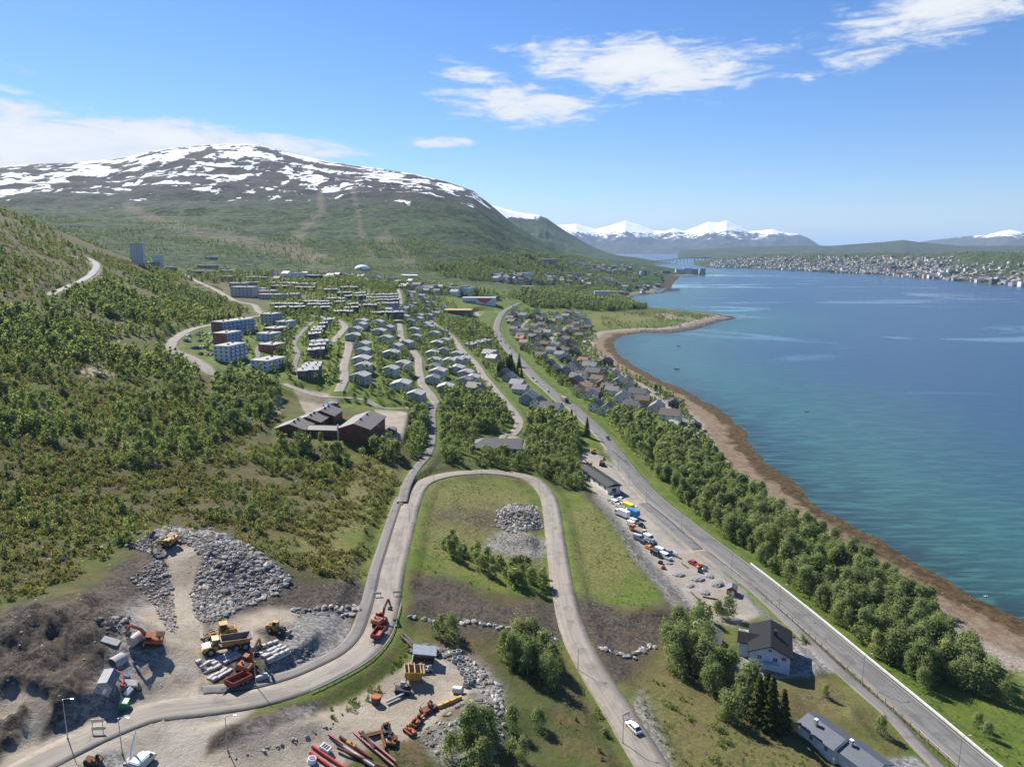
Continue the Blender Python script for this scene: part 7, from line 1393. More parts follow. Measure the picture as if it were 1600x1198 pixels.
# the lower gravel yard by the coast road
def skip():
    P = []; a = MB(); a.box(-1.5, 1.5, -1.2, 1.2, 0, 1.7, CBLUE, None, 0, .06); P.append(('body', a.mesh('body'), [])); a = MB(); a.box(-1.2, 1.2, -.9, .9, 1.702, 2.0, PALEST, None, .3); P.append(('load', a.mesh('load'), []))
    for x in (-1.1, 0, 1.1): a = MB(); a.box(x - .08, x + .08, -1.27, -1.2, .05, 1.6, CBLUE); P.append(('rib', a.mesh('rib'), []))
    return P
sit('blue_skip', skip(), 1128, 957, R(12), 'blue skip full of rubble beyond the blue house', 'skip')
for (px, py, c, lab) in [(1118, 955, YEL, 'yellow plastic crate left of the blue skip'), (1108, 958, WHT, 'white bag heap left of the blue skip'), (1140, 955, WHT, 'white sheet bundle right of the blue skip'), (1036, 888, ORG, 'orange fence panel on the yard edge'), (1032, 880, BLK, 'black box on the yard edge'), (1094, 894, DARKM, 'dark machine box beside the small loader'), (1100, 891, STEEL, 'grey block beside the small loader'), (952, 782, PALEST, 'pale bag pile by the shed corner'), (957, 778, WHT, 'white round tank by the shed corner'), (966, 775, RUST, 'rusty crate by the shed corner')]:
    a = MB(); a.box(-.8, .8, -.6, .6, 0, .9, c, None, 0, .12); b = MB(); b.box(-.5, .5, -.35, .35, .902, 1.15, c, None, .08); sit('yard_item', [('body', a.mesh('body'), []), ('top', b.mesh('top'), [])], px, py, px * .1, lab, 'yard item')
for i, (px, py, s) in enumerate([(1090, 905, 1), (1120, 912, 1.2), (1108, 900, .8), (1060, 898, .9), (1078, 915, .7), (1100, 925, .9), (1045, 880, .6)]):
    bm = bmesh.new(); bmesh.ops.create_icosphere(bm, subdivisions=3, radius=1.0)
    for v in bm.verts: n_ = v.co.copy(); v.co = Vector((v.co.x * 2.6, v.co.y * 2.0, max(v.co.z, -.1) * .9)) * (1 + .12 * math.sin(n_.x * 9 + i) * math.cos(n_.y * 7))
    me = bpy.data.meshes.new('gravel_heap'); bm.to_mesh(me); bm.free(); me.materials.append(pm('gravel_grey', (.24, .235, .23), .95, 0, .35, 2.5)); solo('gravel_heap', me, px, py, i, 'small grey gravel heap on the lower yard, %s from the shed side' % ORD[[3, 6, 5, 1, 2, 4, 0][i]], 'gravel heap', 'gravel heaps of the lower yard', s)
# boats, mast and mooring piles in the sound
def boat(c):
    P = []; a = MB(); a.add([(-.7, -2, .5), (.7, -2, .5), (.75, .8, .5), (0, 2.4, .7), (-.75, .8, .5), (-.4, -1.8, -.2), (.4, -1.8, -.2), (.4, .7, -.2), (0, 1.8, -.1), (-.4, .7, -.2)], [(0, 5, 6, 1), (1, 6, 7, 2), (2, 7, 8, 3), (3, 8, 9, 4), (4, 9, 5, 0), (5, 9, 8, 7, 6), (0, 1, 2, 3, 4)], c); P.append(('hull', a.mesh('hull'), [])); a = MB(); a.box(-.4, .4, -.8, .4, .52, 1.2, WHT, None, .1); P.append(('cabin', a.mesh('cabin'), [])); a = MB(); a.box(-.2, .2, -2.3, -2.0, .1, 1.0, BLK); P.append(('outboard', a.mesh('outboard'), [])); return P
for (px, py, c, s, lab) in [(1057, 577, PAINT['red'], 1.3, 'small red boat moored off the beach'), (1260, 643, PAINT['red'], .7, 'tiny red boat far out from the wood'), (1238, 658, PAINT['white'], .5, 'tiny white boat off the wood'), (1060, 541, PAINT['black'], .9, 'small dark boat in the bay'), (1540, 932, PAINT['white'], .35, 'tiny white dinghy near the weed at the right'), (1250, 420.5, PAINT['dark blue'], 6, 'dark ship off the island quay'), (1410, 428, PAINT['white'], 3, 'white boat off the island quay')]:
    x, y = sea_pt(px, py); spawn('boat', boat(c), (x, y, .1), R(70), lab, 'boat', None, s)
for i in range(6):
    x, y = sea_pt(1043 + i * 3.4, 454.5); a = MB(); a.cyl((-2, 0, -3), (-2, 0, 5), 1, 1, CONC, 8).cyl((2, 0, -3), (2, 0, 5), 1, 1, CONC, 8).box(-3.5, 3.5, -1.6, 1.6, 5.01, 6.6, CONC); o = link_mesh('mooring_dolphin', a.mesh('mooring_dolphin')); o.location = (x, y, 0); tag(o, 'dark mooring pile of the row off the bay, %s from the left' % ORD[i], 'mooring pile', 'mooring piles')
x, y = sea_pt(1115, 492); a = MB(); a.cyl((0, 0, -2), (0, 0, 11), .5, .3, CONC, 8); b = MB(); b.box(-.9, .9, -.9, .9, 11, 12.2, WHT); spawn('beacon', [('mast', a.mesh('mast'), []), ('lantern', b.mesh('lantern'), [])], (x, y, 0), 0, 'thin beacon mast standing off the headland', 'beacon')

# loose material and more vehicles along the work strip
for i, (px, py, c, kd) in enumerate([(977, 797, 'grey', 'hatch'), (999, 843, 'silver', 'van'), (1040, 872, 'white', 'van'), (1047, 866, 'grey', 'hatch'), (1001, 822, 'black', 'hatch'), (959, 772, 'silver', 'hatch')]): stand('parked_car', car(PAINT[c], kd), px, py, R(36 + 20 * (i % 2)), '%s %s squeezed into the yard vehicle row, %s from the shed' % (c, 'van' if kd == 'van' else 'car', ORD[[1, 3, 4, 5, 2, 0][i]]), 'car', 'vehicles squeezed into the yard row')
for i, (px, py, L, r) in enumerate([(1050, 862, 5, 40), (1056, 870, 5, 42), (1070, 884, 4, 20), (990, 790, 4, 35), (1110, 935, 5, 70), (1084, 930, 4, 15)]): solo('steel_pipe', pipe(L, .22, [STEEL, RUST, BLK][i % 3]), px, py, R(r), '%s pipe length lying on the work strip, %s from the shed' % (['grey', 'rusty', 'black'][i % 3], ORD[[1, 2, 3, 0, 5, 4][i]]), 'pipe', 'pipes on the work strip', 1, .05)
# ---------------------------------------------------------------- vegetation
def leaf_mat(name, lo, hi, trans=.35):
    m, nt, b = new_mat(name); nt.n.remove(b); out = nt.n.get('Material Output')
    rn = nt.node('ShaderNodeObjectInfo').outputs['Random']; t = nt.attr('tint')
    f = nt.math('ADD', nt.math('MULTIPLY', t, .6), nt.math('MULTIPLY', rn, .4)); c = nt.mix(f, lo, hi); c = nt.mix(nt.rng(rn, .86, 1.0, 0, .45), c, (hi[0] * 1.35, hi[1] * 1.15, hi[2]))
    d = nt.node('ShaderNodeBsdfDiffuse', {'Color': c}); tr = nt.node('ShaderNodeBsdfTranslucent', {'Color': nt.mix(1.0, c, (1.1, 1.14, .68), 'MULTIPLY')}); mx = nt.node('ShaderNodeMixShader', {0: trans}); nt.l.new(d.outputs[0], mx.inputs[1]); nt.l.new(tr.outputs[0], mx.inputs[2])
    nt.l.new(mx.outputs[0], out.inputs[0]); return m
LEAF = leaf_mat('birch_leaves', (.158, .205, .080), (.285, .325, .148), .56); NEEDLE = leaf_mat('spruce_needles', (.035, .052, .016), (.085, .092, .028), .2); SHRUB = leaf_mat('shrub_leaves', (.13, .165, .052), (.24, .26, .095), .5); OLIVE = leaf_mat('moor_leaves', (.140, .152, .058), (.230, .205, .095), .52)
BLADE = leaf_mat('grass_blades', (.085, .12, .025), (.17, .175, .06), .4)
BARK = pm('birch_bark', (.42, .39, .35), .9, 0, .5, 3.0); BARKD = pm('spruce_bark', (.11, .08, .06), .9, 0, .4, 2.0)
def leaf_quads(C, N, size, rng_, tint):
    """one small bent leaf spray per centre C, facing about N"""
    n = len(C); N = N / (np.linalg.norm(N, axis=1, keepdims=True) + 1e-9); a = rng_.normal(size=(n, 3)); U = np.cross(N, a); U /= np.linalg.norm(U, axis=1, keepdims=True) + 1e-9; V = np.cross(N, U)
    s = size * rng_.uniform(.65, 1.35, (n, 1)); w = rng_.uniform(.55, 1.0, (n, 1))
    P = np.stack([C - U * s, C - V * s * w, C + U * s, C + V * s * w], 1).reshape(-1, 3); F = np.arange(4 * n).reshape(-1, 4); return P, F, np.repeat(tint, 4)
def crown_mesh(name, seed, h, rad, base, nclump, nleaf, size, mat, lump=.5, top=1.0):
    g = np.random.default_rng(seed); cl = []
    while len(cl) < nclump:
        t = g.uniform(0, 1) ** .85; z = base + (h - base) * t; prof = math.sin(math.pi * min(1, (.16 + .84 * t) ** .8)) ** .65 * (1 - .25 * t); a = g.uniform(0, 2 * math.pi); rr = rad * prof * g.uniform(.35, 1.0) ** .6 * (1 + .25 * math.sin(a * 3 + seed))
        cl.append((rr * math.cos(a), rr * math.sin(a), z))
    cl = np.array(cl); k = g.integers(0, nclump, nleaf); sp = rad * .24 * lump / .5
    off = g.normal(size=(nleaf, 3)) * np.array([sp, sp, sp * .95]); C = cl[k] + off
    ax = np.array([0, 0, base + (h - base) * .45]); N = (C - ax) * np.array([1, 1, .7]) / rad + off / sp * .6 + g.normal(size=(nleaf, 3)) * .75 + np.array([0, 0, .5])
    ct = g.uniform(0, 1, nclump); tint = np.clip(ct[k] * .7 + g.uniform(0, .3, nleaf), 0, 1)
    P, F, T = leaf_quads(C, N, size, g, tint); me = mesh_np(name, P, F, mat); fattr(me, 'tint', T); return me
def trunk_mesh(name, seed, h, r, limbs, mat, lean=.25, stems=1):
    g = random.Random(seed); mb = MB()
    for s_ in range(stems):
        a0 = g.uniform(0, 6.28); ln = lean * (1 + .8 * (stems > 1)); pts = [(0, 0, -.5)]; x = y = 0
        for i in range(1, 6): x += math.cos(a0) * ln * h * .05 + g.uniform(-.06, .06); y += math.sin(a0) * ln * h * .05 + g.uniform(-.06, .06); pts.append((x, y, h * .82 * i / 5))
        rad = [r * (1 - .16 * i) for i in range(6)]; mb.tube(pts, rad, mat, 6)
        for i in range(limbs):
            b = Vector(pts[2 + i % 4 if 2 + i % 4 < 6 else 5]); a = g.uniform(0, 6.28); L = h * g.uniform(.14, .26); e = b + Vector((math.cos(a) * L, math.sin(a) * L, L * .8)); mb.tube([b, b.lerp(e, .5) + Vector((0, 0, .1)), e], [r * .38, r * .26, r * .08], mat, 4)
    return mb.mesh(name)
def spruce_mesh(name, seed, h, rad, n, size):
    g = np.random.default_rng(seed); t = g.uniform(0.03, 1, n) ** .8; z = h * (1 - t); tier = np.round(t * 13) / 13; z = h * (1 - (t * .45 + tier * .55)); a = g.uniform(0, 2 * np.pi, n)
    br = 1 + .22 * np.sin(a * 5 + tier * 40 + seed); rr = rad * (.06 + .94 * t) * g.uniform(.25, 1.0, n) ** .55 * br; z = z - rr * .32 + h * .06
    C = np.column_stack([rr * np.cos(a), rr * np.sin(a), np.maximum(z, .3)]); N = np.column_stack([np.cos(a) * .55, np.sin(a) * .55, np.full(n, .8)]) + g.normal(size=(n, 3)) * .45
    P, F, T = leaf_quads(C, N, size, g, g.uniform(0, 1, n)); me = mesh_np(name, P, F, NEEDLE); fattr(me, 'tint', T); return me
BIRCH = [[crown_mesh('crown', 10 + i, [8, 7, 8.6, 6.6, 7.6][i], [2.0, 2.3, 1.9, 2.2, 2.6][i], [1.1, .7, 1.3, .6, .9][i], [34, 40, 30, 36, 46][i], 1350, .23, LEAF, .62), trunk_mesh('trunk', 10 + i, [8, 7, 8.6, 6.6, 7.6][i], .12, 6, BARK, .2, 1 + (i == 4))] for i in range(5)]
BIRCH_MID = [crown_mesh('birch_mid', 40 + i, [8, 7, 8.4, 6.4][i], [1.9, 2.2, 1.8, 2.3][i], .5, 22, 300, .40, LEAF, .68) for i in range(4)]
BIRCH_FAR = [crown_mesh('birch_far', 60 + i, 7.5, [1.9, 2.3, 2.1][i], .3, 12, 80, .80, LEAF, .66) for i in range(3)]
SPRUCE = [[spruce_mesh('crown', 3 + i, [13, 11, 12][i], [2.7, 2.4, 2.9][i], 2600, .28), trunk_mesh('trunk', 80 + i, [13, 11, 12][i], .2, 0, BARKD, .0)] for i in range(3)]
BUSH = [crown_mesh('bush', 90 + i, 1.6, [1.2, 1.5, 1.0][i], -.1, 9, 130, .22, SHRUB, .6) for i in range(3)]
TUFT = [crown_mesh('tuft', 100 + i, .75, [.9, 1.1, .8][i], -.15, 7, 46, .22, OLIVE, .7) for i in range(3)]
GTUFT = [crown_mesh('grass_tuft', 110 + i, .5, [.7, .9, .6][i], -.15, 6, 40, .16, BLADE, .7) for i in range(3)]
# ---- instancing of uncountable growth
def scatter(name, label, cat, pts, variants, seed=1):
    """pts: x, y, z, scale -- one object, its growth spread by geometry nodes"""
    pts = np.asarray(pts, np.float32); n = len(pts); g = np.random.default_rng(seed)
    col = bpy.data.collections.new(name + '_source')
    for i, me in enumerate(variants): col.objects.link(bpy.data.objects.new('%s_kind_%s' % (name, 'abcdef'[i]), me))
    me = bpy.data.meshes.new(name); me.vertices.add(n); me.vertices.foreach_set('co', pts[:, :3].ravel()); me.update()
    fattr(me, 'size', pts[:, 3]); fattr(me, 'turn', g.uniform(0, 6.283, n)); fattr(me, 'wide', g.uniform(.7, 1.15, n)); a = me.attributes.new('pick', 'INT', 'POINT'); a.data.foreach_set('value', g.integers(0, len(variants), n).astype(np.int32))
    o = link_mesh(name, me); ng = bpy.data.node_groups.new(name, 'GeometryNodeTree'); ng.interface.new_socket('Geometry', in_out='INPUT', socket_type='NodeSocketGeometry'); ng.interface.new_socket('Geometry', in_out='OUTPUT', socket_type='NodeSocketGeometry')
    N = ng.nodes; L = ng.links; gi = N.new('NodeGroupInput'); go = N.new('NodeGroupOutput'); ip = N.new('GeometryNodeInstanceOnPoints'); ci = N.new('GeometryNodeCollectionInfo'); ci.inputs[0].default_value = col; ci.inputs['Separate Children'].default_value = True; ci.inputs['Reset Children'].default_value = True
    def nattr(nm, ty):
        q = N.new('GeometryNodeInputNamedAttribute'); q.data_type = ty; q.inputs[0].default_value = nm; return q.outputs[0]
    cx = N.new('ShaderNodeCombineXYZ'); L.new(nattr('turn', 'FLOAT'), cx.inputs[2]); sz = nattr('size', 'FLOAT'); wd = N.new('ShaderNodeMath'); wd.operation = 'MULTIPLY'; L.new(sz, wd.inputs[0]); L.new(nattr('wide', 'FLOAT'), wd.inputs[1]); sc = N.new('ShaderNodeCombineXYZ'); L.new(wd.outputs[0], sc.inputs[0]); L.new(wd.outputs[0], sc.inputs[1]); L.new(sz, sc.inputs[2])
    mp = N.new('GeometryNodeMeshToPoints'); L.new(gi.outputs[0], mp.inputs[0]); L.new(mp.outputs[0], ip.inputs['Points']); L.new(ci.outputs[0], ip.inputs['Instance']); ip.inputs['Pick Instance'].default_value = True; L.new(nattr('pick', 'INT'), ip.inputs['Instance Index']); L.new(cx.outputs[0], ip.inputs['Rotation']); L.new(sc.outputs[0], ip.inputs['Scale']); L.new(ip.outputs[0], go.inputs[0])
    md = o.modifiers.new('growth', 'NODES'); md.node_group = ng; return tag(o, label, cat, kind='stuff')
def grid_q(A, x, y):
    i = np.clip(np.searchsorted(TH, np.arctan2(x, y)) - 1, 0, len(TH) - 1); j = np.clip(np.searchsorted(RR, np.hypot(x, y)) - 1, 0, len(RR) - 1); return A[i, j]
def sow(poly, dens, hmin, hmax, seed, gate=None, road=2.2, rmax=4000, mind=26, hbase=7.5):
    """spread points over the ground that a photo outline covers; returns x, y, z, scale"""
    g = np.random.default_rng(seed); P = np.array(poly, float); Wp = [at(*p) for p in poly]; r = np.array([math.hypot(p.x, p.y) for p in Wp]); th = np.array([math.atan2(p.x, p.y) for p in Wp])
    r0, r1 = max(20, r.min() * .8), min(rmax, r.max() * 1.25); t0, t1 = th.min() - .01, th.max() + .01; area = (t1 - t0) * (r1 ** 2 - r0 ** 2) / 2; n = int(min(area * dens, 400000))
    t = g.uniform(t0, t1, n); rr = np.sqrt(g.uniform(r0 ** 2, r1 ** 2, n)); x, y = rr * np.sin(t), rr * np.cos(t); z = Hq(x, y); px, py = project(x, y, z)
    k = poly_sdf(px, py, poly) > 0; k &= grid_q(RD, x, y) > road; k &= grid_q(GD, x, y) > mind
    if gate is not None: k &= gate(x, y, g.uniform(0, 1, n))
    x, y, z = x[k], y[k], z[k]; f = np.array([free(a, b) for a, b in zip(x, y)], bool) if len(x) else np.zeros(0, bool); x, y, z = x[f], y[f], z[f]
    return np.column_stack([x, y, z - .1, g.uniform(hmin * .62, hmax * 1.06, len(x)) / hbase])
def patchy(scale, lo, hi, seed): return lambda x, y, u: u < sstep(lo, hi, fbm(x / scale, y / scale, 3, seed))
WOODS = [
 ('wood', 'on the left hillside', [(-60, 470), (60, 468), (200, 436), (262, 436), (330, 466), (385, 480), (390, 498), (300, 506), (260, 528), (258, 548), (300, 575), (330, 606), (400, 600), (432, 622), (405, 660), (345, 692), (300, 715), (200, 735), (100, 700), (0, 690), (-60, 690)], .072, 3.6, 7.2, patchy(40, -.45, .15, 3)),
 ('wood', 'on the moor above the rock heap', [(-60, 690), (100, 700), (250, 720), (420, 690), (560, 715), (520, 760), (470, 840), (360, 830), (240, 830), (150, 890), (0, 960), (-60, 970)], .05, 2.2, 5.0, patchy(22, -.2, .35, 5)),
 ('wood', 'on the brow of the left hill', [(-60, 300), (60, 350), (170, 395), (330, 440), (200, 440), (60, 470), (-60, 470)], .03, 3.0, 5.5, patchy(60, -.35, .3, 7)),
 ('grove', 'in the belt below the school', [(428, 672), (500, 684), (600, 698), (640, 696), (652, 645), (668, 640), (670, 690), (650, 716), (560, 722), (430, 708)], .10, 5.5, 8.5, None),
 ('grove', 'in the wood left of the school', [(335, 600), (400, 595), (440, 610), (425, 655), (400, 668), (350, 690), (320, 660)], .07, 5, 8.5, None),
 ('grove', 'in the grove round the kindergarten', [(688, 640), (700, 618), (760, 615), (800, 652), (790, 672), (748, 676), (742, 712), (800, 712), (840, 690), (880, 690), (900, 700), (908, 735), (918, 770), (870, 758), (800, 733), (740, 727), (692, 722), (686, 690)], .075, 5.0, 7.6, None),
 ('grove', 'in the grove beside the turning yard', [(815, 660), (850, 652), (885, 660), (905, 680), (902, 700), (860, 690), (820, 680)], .08, 6.5, 9.5, None),
 ('shore', 'in the thicket between the coast road and the beach', [(945, 648), (985, 650), (1030, 672), (1078, 684), (1105, 700), (1135, 742), (1220, 805), (1330, 868), (1400, 908), (1450, 938), (1452, 968), (1540, 1048), (1568, 1085), (1500, 1086), (1440, 1070), (1368, 1026), (1288, 956), (1194, 884), (1108, 820), (1028, 750), (980, 699)], .105, 6.0, 9.2, None),
 ('shore', 'on the green bank at the right edge', [(1540, 1080), (1600, 1050), (1640, 1100), (1640, 1180), (1580, 1130)], .03, 4, 7, None),
 ('grove', 'in the garden wood beside the blue house', [(1035, 990), (1060, 982), (1095, 992), (1130, 1045), (1150, 1075), (1185, 1100), (1165, 1135), (1110, 1120), (1075, 1080), (1045, 1045)], .085, 6.5, 9.5, None),
 ('grove', 'in the clump right of the lower yard', [(782, 1012), (835, 1008), (882, 1045), (880, 1074), (830, 1078), (795, 1058)], .10, 5.0, 8.0, None),
 ('grove', 'at the bottom edge below the lower yard', [(690, 1168), (750, 1150), (800, 1130), (845, 1118), (850, 1150), (820, 1215), (700, 1228)], .055, 5.0, 8.2, None),
 ('hedge', 'in the hedge across the loop plot', [(685, 842), (720, 852), (770, 872), (850, 898), (862, 930), (800, 915), (740, 890), (690, 866)], .14, 3.6, 6, None),
 ('hedge', 'in the clump by the stream wall', [(676, 985), (690, 975), (712, 985), (715, 1005), (690, 1008)], .12, 4, 6, None),
 ('hedge', 'beside the sheds near the coast road', [(1060, 955), (1100, 950), (1140, 965), (1145, 985), (1090, 980)], .07, 3.5, 7, None),
 ('garden', 'in the gardens of the estate', [(420, 480), (640, 470), (720, 500), (820, 660), (690, 640), (640, 640), (520, 612), (430, 600)], .017, 3.0, 7.0, None),
 ('garden', 'beside the apartment blocks', [(300, 510), (440, 490), (470, 560), (430, 605), (340, 580)], .008, 4, 7, None),
 ('garden', 'among the houses of the shore estate', [(790, 480), (900, 495), (960, 560), (1050, 620), (1080, 660), (960, 650), (870, 600), (800, 530)], .018, 3.5, 6.5, None),
 ('row', 'in the row along the seaward side of the coast road', [(812, 545), (826, 548), (870, 588), (915, 628), (948, 650), (938, 652), (890, 612), (845, 575)], .035, 4.5, 7, None),
 ('row', 'in the wood by the junction', [(690, 500), (740, 500), (770, 520), (780, 545), (800, 575), (780, 580), (740, 540), (700, 515)], .03, 5, 8, None),
 ('row', 'on the beach bank of the shore estate', [(930, 560), (975, 582), (1040, 612), (1075, 640), (1050, 628), (1000, 600), (950, 575)], .05, 3, 6, None),
 ('garden', 'among the dark terraces', [(395, 440), (560, 436), (660, 446), (720, 480), (640, 492), (450, 498)], .016, 3.2, 7.0, None),
 ('far', 'in the far wood behind the estate', [(400, 425), (560, 432), (660, 444), (740, 452), (830, 470), (760, 470), (640, 455), (420, 446), (300, 440), (270, 425)], .032, 5, 8.5, patchy(70, -.55, .05, 11)),
 ('far', 'in the dark belt behind the shore estate', [(795, 460), (880, 448), (960, 453), (1003, 466), (1010, 482), (950, 486), (870, 481), (830, 480)], .055, 6, 9, None),
 ('far', 'on the far wooded slope', [(640, 425), (800, 395), (900, 400), (1000, 430), (990, 458), (880, 445), (760, 440)], .026, 5, 9, patchy(90, -.45, .1, 13)),
 ('far', 'on the mountain foot', [(-60, 330), (150, 345), (330, 350), (520, 380), (700, 370), (830, 390), (800, 425), (640, 425), (480, 412), (280, 425), (180, 395), (-60, 330)], .017, 3.0, 5.6, patchy(140, -.45, .35, 15)),
 ('far', 'on the headland', [(940, 515), (940, 492), (1010, 486), (1080, 490), (1140, 496), (1080, 510), (1000, 514)], .05, 1.6, 3.6, patchy(30, -.35, .3, 17)),
]
CAND = []
for i, (kind, where, poly, dens, h0, h1, gate) in enumerate(WOODS):
    P = sow(poly, dens, h0, h1, 200 + i, gate)
    for row in P: CAND.append((row, i))
arr = np.array([c[0] for c in CAND]); wi_ = np.array([c[1] for c in CAND]); dep = arr[:, 1] * math.cos(PITCH) + (CAMZ - arr[:, 2]) * math.sin(PITCH)
px_, py_ = project(arr[:, 0], arr[:, 1], arr[:, 2]); app = arr[:, 3] / dep * ((px_ > 2) & (px_ < 1598) & (py_ < 1210))
order = np.argsort(-app); hero = order[:300]; rest = order[300:]
ranks = {}
for i in set(wi_[hero]):
    ks = [k for k in hero if wi_[k] == i]; q = [np.quantile(v[ks], [.34, .67]) for v in (px_, py_, arr[:, 3])]
    for k in ks:
        if 'thicket' in WOODS[i][1]:
            st = ['in the upper end of the shore thicket by the cabins', 'in the shore thicket across from the black roofed shed', 'in the shore thicket across from the vehicle row', 'in the shore thicket across from the red hut', 'in the shore thicket across from the blue house', 'at the lower right end of the shore thicket'][int(np.digitize(py_[k], [715, 775, 845, 905, 985]))]; sd = 'beach side' if grid_q(GD, arr[k, 0], arr[k, 1]) < 42 else 'road side'
            ranks[k] = ('%s birch on the %s, %s' % (['short', 'middling', 'tall'][int(np.digitize(arr[k, 3], q[2]))], sd, st), 'birches of the shore thicket, ' + st)
        else: ranks[k] = ('%s birch, %s %s, %s' % (['short', 'middling', 'tall'][int(np.digitize(arr[k, 3], q[2]))], ['left', 'middle', 'right'][int(np.digitize(px_[k], q[0]))], ['back', 'centre', 'front'][int(np.digitize(py_[k], q[1]))], WOODS[i][1]), 'birches ' + WOODS[i][1])
for k in hero:
    x, y, z, s = arr[k]; v = rnd.randrange(5); e = bpy.data.objects.new('birch_tree', None); COL.objects.link(e); e.location = (x, y, z); e.scale = (s * rnd.uniform(.8, 1.15), s * rnd.uniform(.8, 1.15), s); e.rotation_euler = (0, 0, rnd.uniform(0, 6.28))
    tag(e, ranks[k][0], 'tree', ranks[k][1])
    for nm, me in (('crown', BIRCH[v][0]), ('trunk', BIRCH[v][1])):
        o = bpy.data.objects.new(nm, me); COL.objects.link(o); o.parent = e
rr_ = np.hypot(arr[:, 0], arr[:, 1]); near_ = rest[rr_[rest] < 430]; far_ = rest[rr_[rest] >= 430]
scatter('birch_wood', 'mass of green birch woodland over the near hillside and shore', 'wood', arr[near_], BIRCH_MID, 3)
scatter('distant_wood', 'green woodland spread through the town and far slopes', 'wood', arr[far_], BIRCH_FAR, 4)
print('TREES', len(near_), len(far_))
# bushes and low moor growth
moor = sow([(-60, 560), (200, 560), (420, 640), (640, 720), (625, 800), (600, 880), (540, 910), (440, 880), (340, 825), (240, 820), (120, 900), (0, 960), (-60, 980)], .62, .35, 1.15, 301, patchy(9, -.5, .3, 19), 1.5, 900, hbase=.8)
hillm = sow([(-60, 330), (150, 395), (330, 440), (380, 480), (200, 520), (0, 560), (-60, 560)], .11, .6, 1.5, 306, patchy(25, -.4, .3, 29), 1.5, 1100, hbase=.8)
scatter('moor_scrub', 'low brownish green moor scrub between the birches', 'scrub', np.vstack([moor, hillm]), TUFT, 5)
bush = np.vstack([sow([(-60, 640), (420, 660), (620, 720), (560, 760), (480, 860), (340, 820), (120, 900), (-60, 960)], .035, .9, 2.4, 302, patchy(12, -.2, .4, 23), 1.5, 900, hbase=1.6),
                  sow([(495, 1118), (560, 1086), (614, 1040), (632, 1000), (645, 1015), (600, 1082), (530, 1128)], .25, .5, 1.3, 303, None, .8, hbase=1.6), sow([(770, 1000), (900, 1010), (960, 1100), (940, 1198), (860, 1198), (860, 1100)], .03, .6, 1.6, 304, None, 1, hbase=1.6),
                  sow([(1020, 1060), (1080, 1080), (1180, 1140), (1270, 1198), (1100, 1230), (1040, 1150)], .05, .5, 1.5, 305, patchy(8, -.2, .4, 25), 1, hbase=1.6), sow([(1225, 985), (1262, 1000), (1300, 1038), (1312, 1050), (1290, 1040)], .2, .8, 1.8, 307, None, .5, hbase=1.6),
                  sow([(420, 480), (640, 470), (720, 500), (820, 660), (690, 640), (640, 640), (520, 612), (430, 600)], .012, 1.0, 2.5, 308, None, 1, hbase=1.6), sow([(640, 900), (700, 880), (860, 900), (870, 935), (720, 915)], .04, .4, 1.2, 309, patchy(6, 0, .4, 27), 1, hbase=1.6)])
scatter('green_bushes', 'green bushes and saplings scattered over banks and gardens', 'bushes', bush, BUSH, 6)
grassy = np.vstack([sow([(1240, 930), (1640, 1260), (1640, 1080), (1450, 950), (1300, 850)], .7, .2, .6, 310, patchy(5, -.3, .4, 33), .6, hbase=.8), sow([(640, 780), (700, 750), (790, 748), (840, 770), (866, 880), (872, 930), (760, 905), (650, 890)], .6, .2, .55, 311, patchy(6, -.2, .4, 35), .6, hbase=.8), sow([(1000, 1050), (1120, 1110), (1300, 1198), (1060, 1230), (990, 1090)], .7, .2, .6, 312, patchy(5, -.3, .4, 37), .6, hbase=.8), sow([(480, 860), (540, 740), (640, 715), (622, 800), (590, 900)], .6, .2, .55, 313, patchy(5, -.2, .4, 39), .6, hbase=.8), sow([(870, 780), (940, 785), (1060, 930), (1000, 955), (900, 925)], .6, .2, .55, 314, patchy(5, -.2, .4, 45), .6, hbase=.8)])
scatter('grass_tufts', 'coarse grass tufts on the verges and plots', 'grass', grassy, GTUFT, 7)
# spruces that stand out singly
SPR = [(1183, 1128, 1.15, 'tallest dark spruce in the garden in front of the blue house'), (1203, 1140, 1.1, 'middle dark spruce of the garden group near the white house'), (1222, 1138, .95, 'right hand dark spruce of the garden group'), (1195, 1118, 1.0, 'dark spruce half hidden behind the garden group'), (893, 662, .9, 'slim dark spruce left of the coast road bend'), (917, 682, .95, 'slim dark spruce at the entrance of the turning yard'), (815, 590, .8, 'single spruce at the right end of the dark spruce clump')]
for (px, py, s, lab) in SPR:
    p = at(px, py); v = rnd.randrange(3); spawn('spruce_tree', [('crown', SPRUCE[v][0], []), ('trunk', SPRUCE[v][1], [])], (p.x, p.y, p.z - .1), rnd.uniform(0, 6), lab, 'tree', 'spruces', s)
for i in range(22):
    p = at(rnd.uniform(778, 812), rnd.uniform(572, 588)); v = rnd.randrange(3); spawn('spruce_tree', [('crown', SPRUCE[v][0], []), ('trunk', SPRUCE[v][1], [])], (p.x, p.y, p.z - .1), rnd.uniform(0, 6), 'dark spruce in the dense clump left of the coast road', 'tree', 'spruces of the dense clump', rnd.uniform(.7, 1.05))
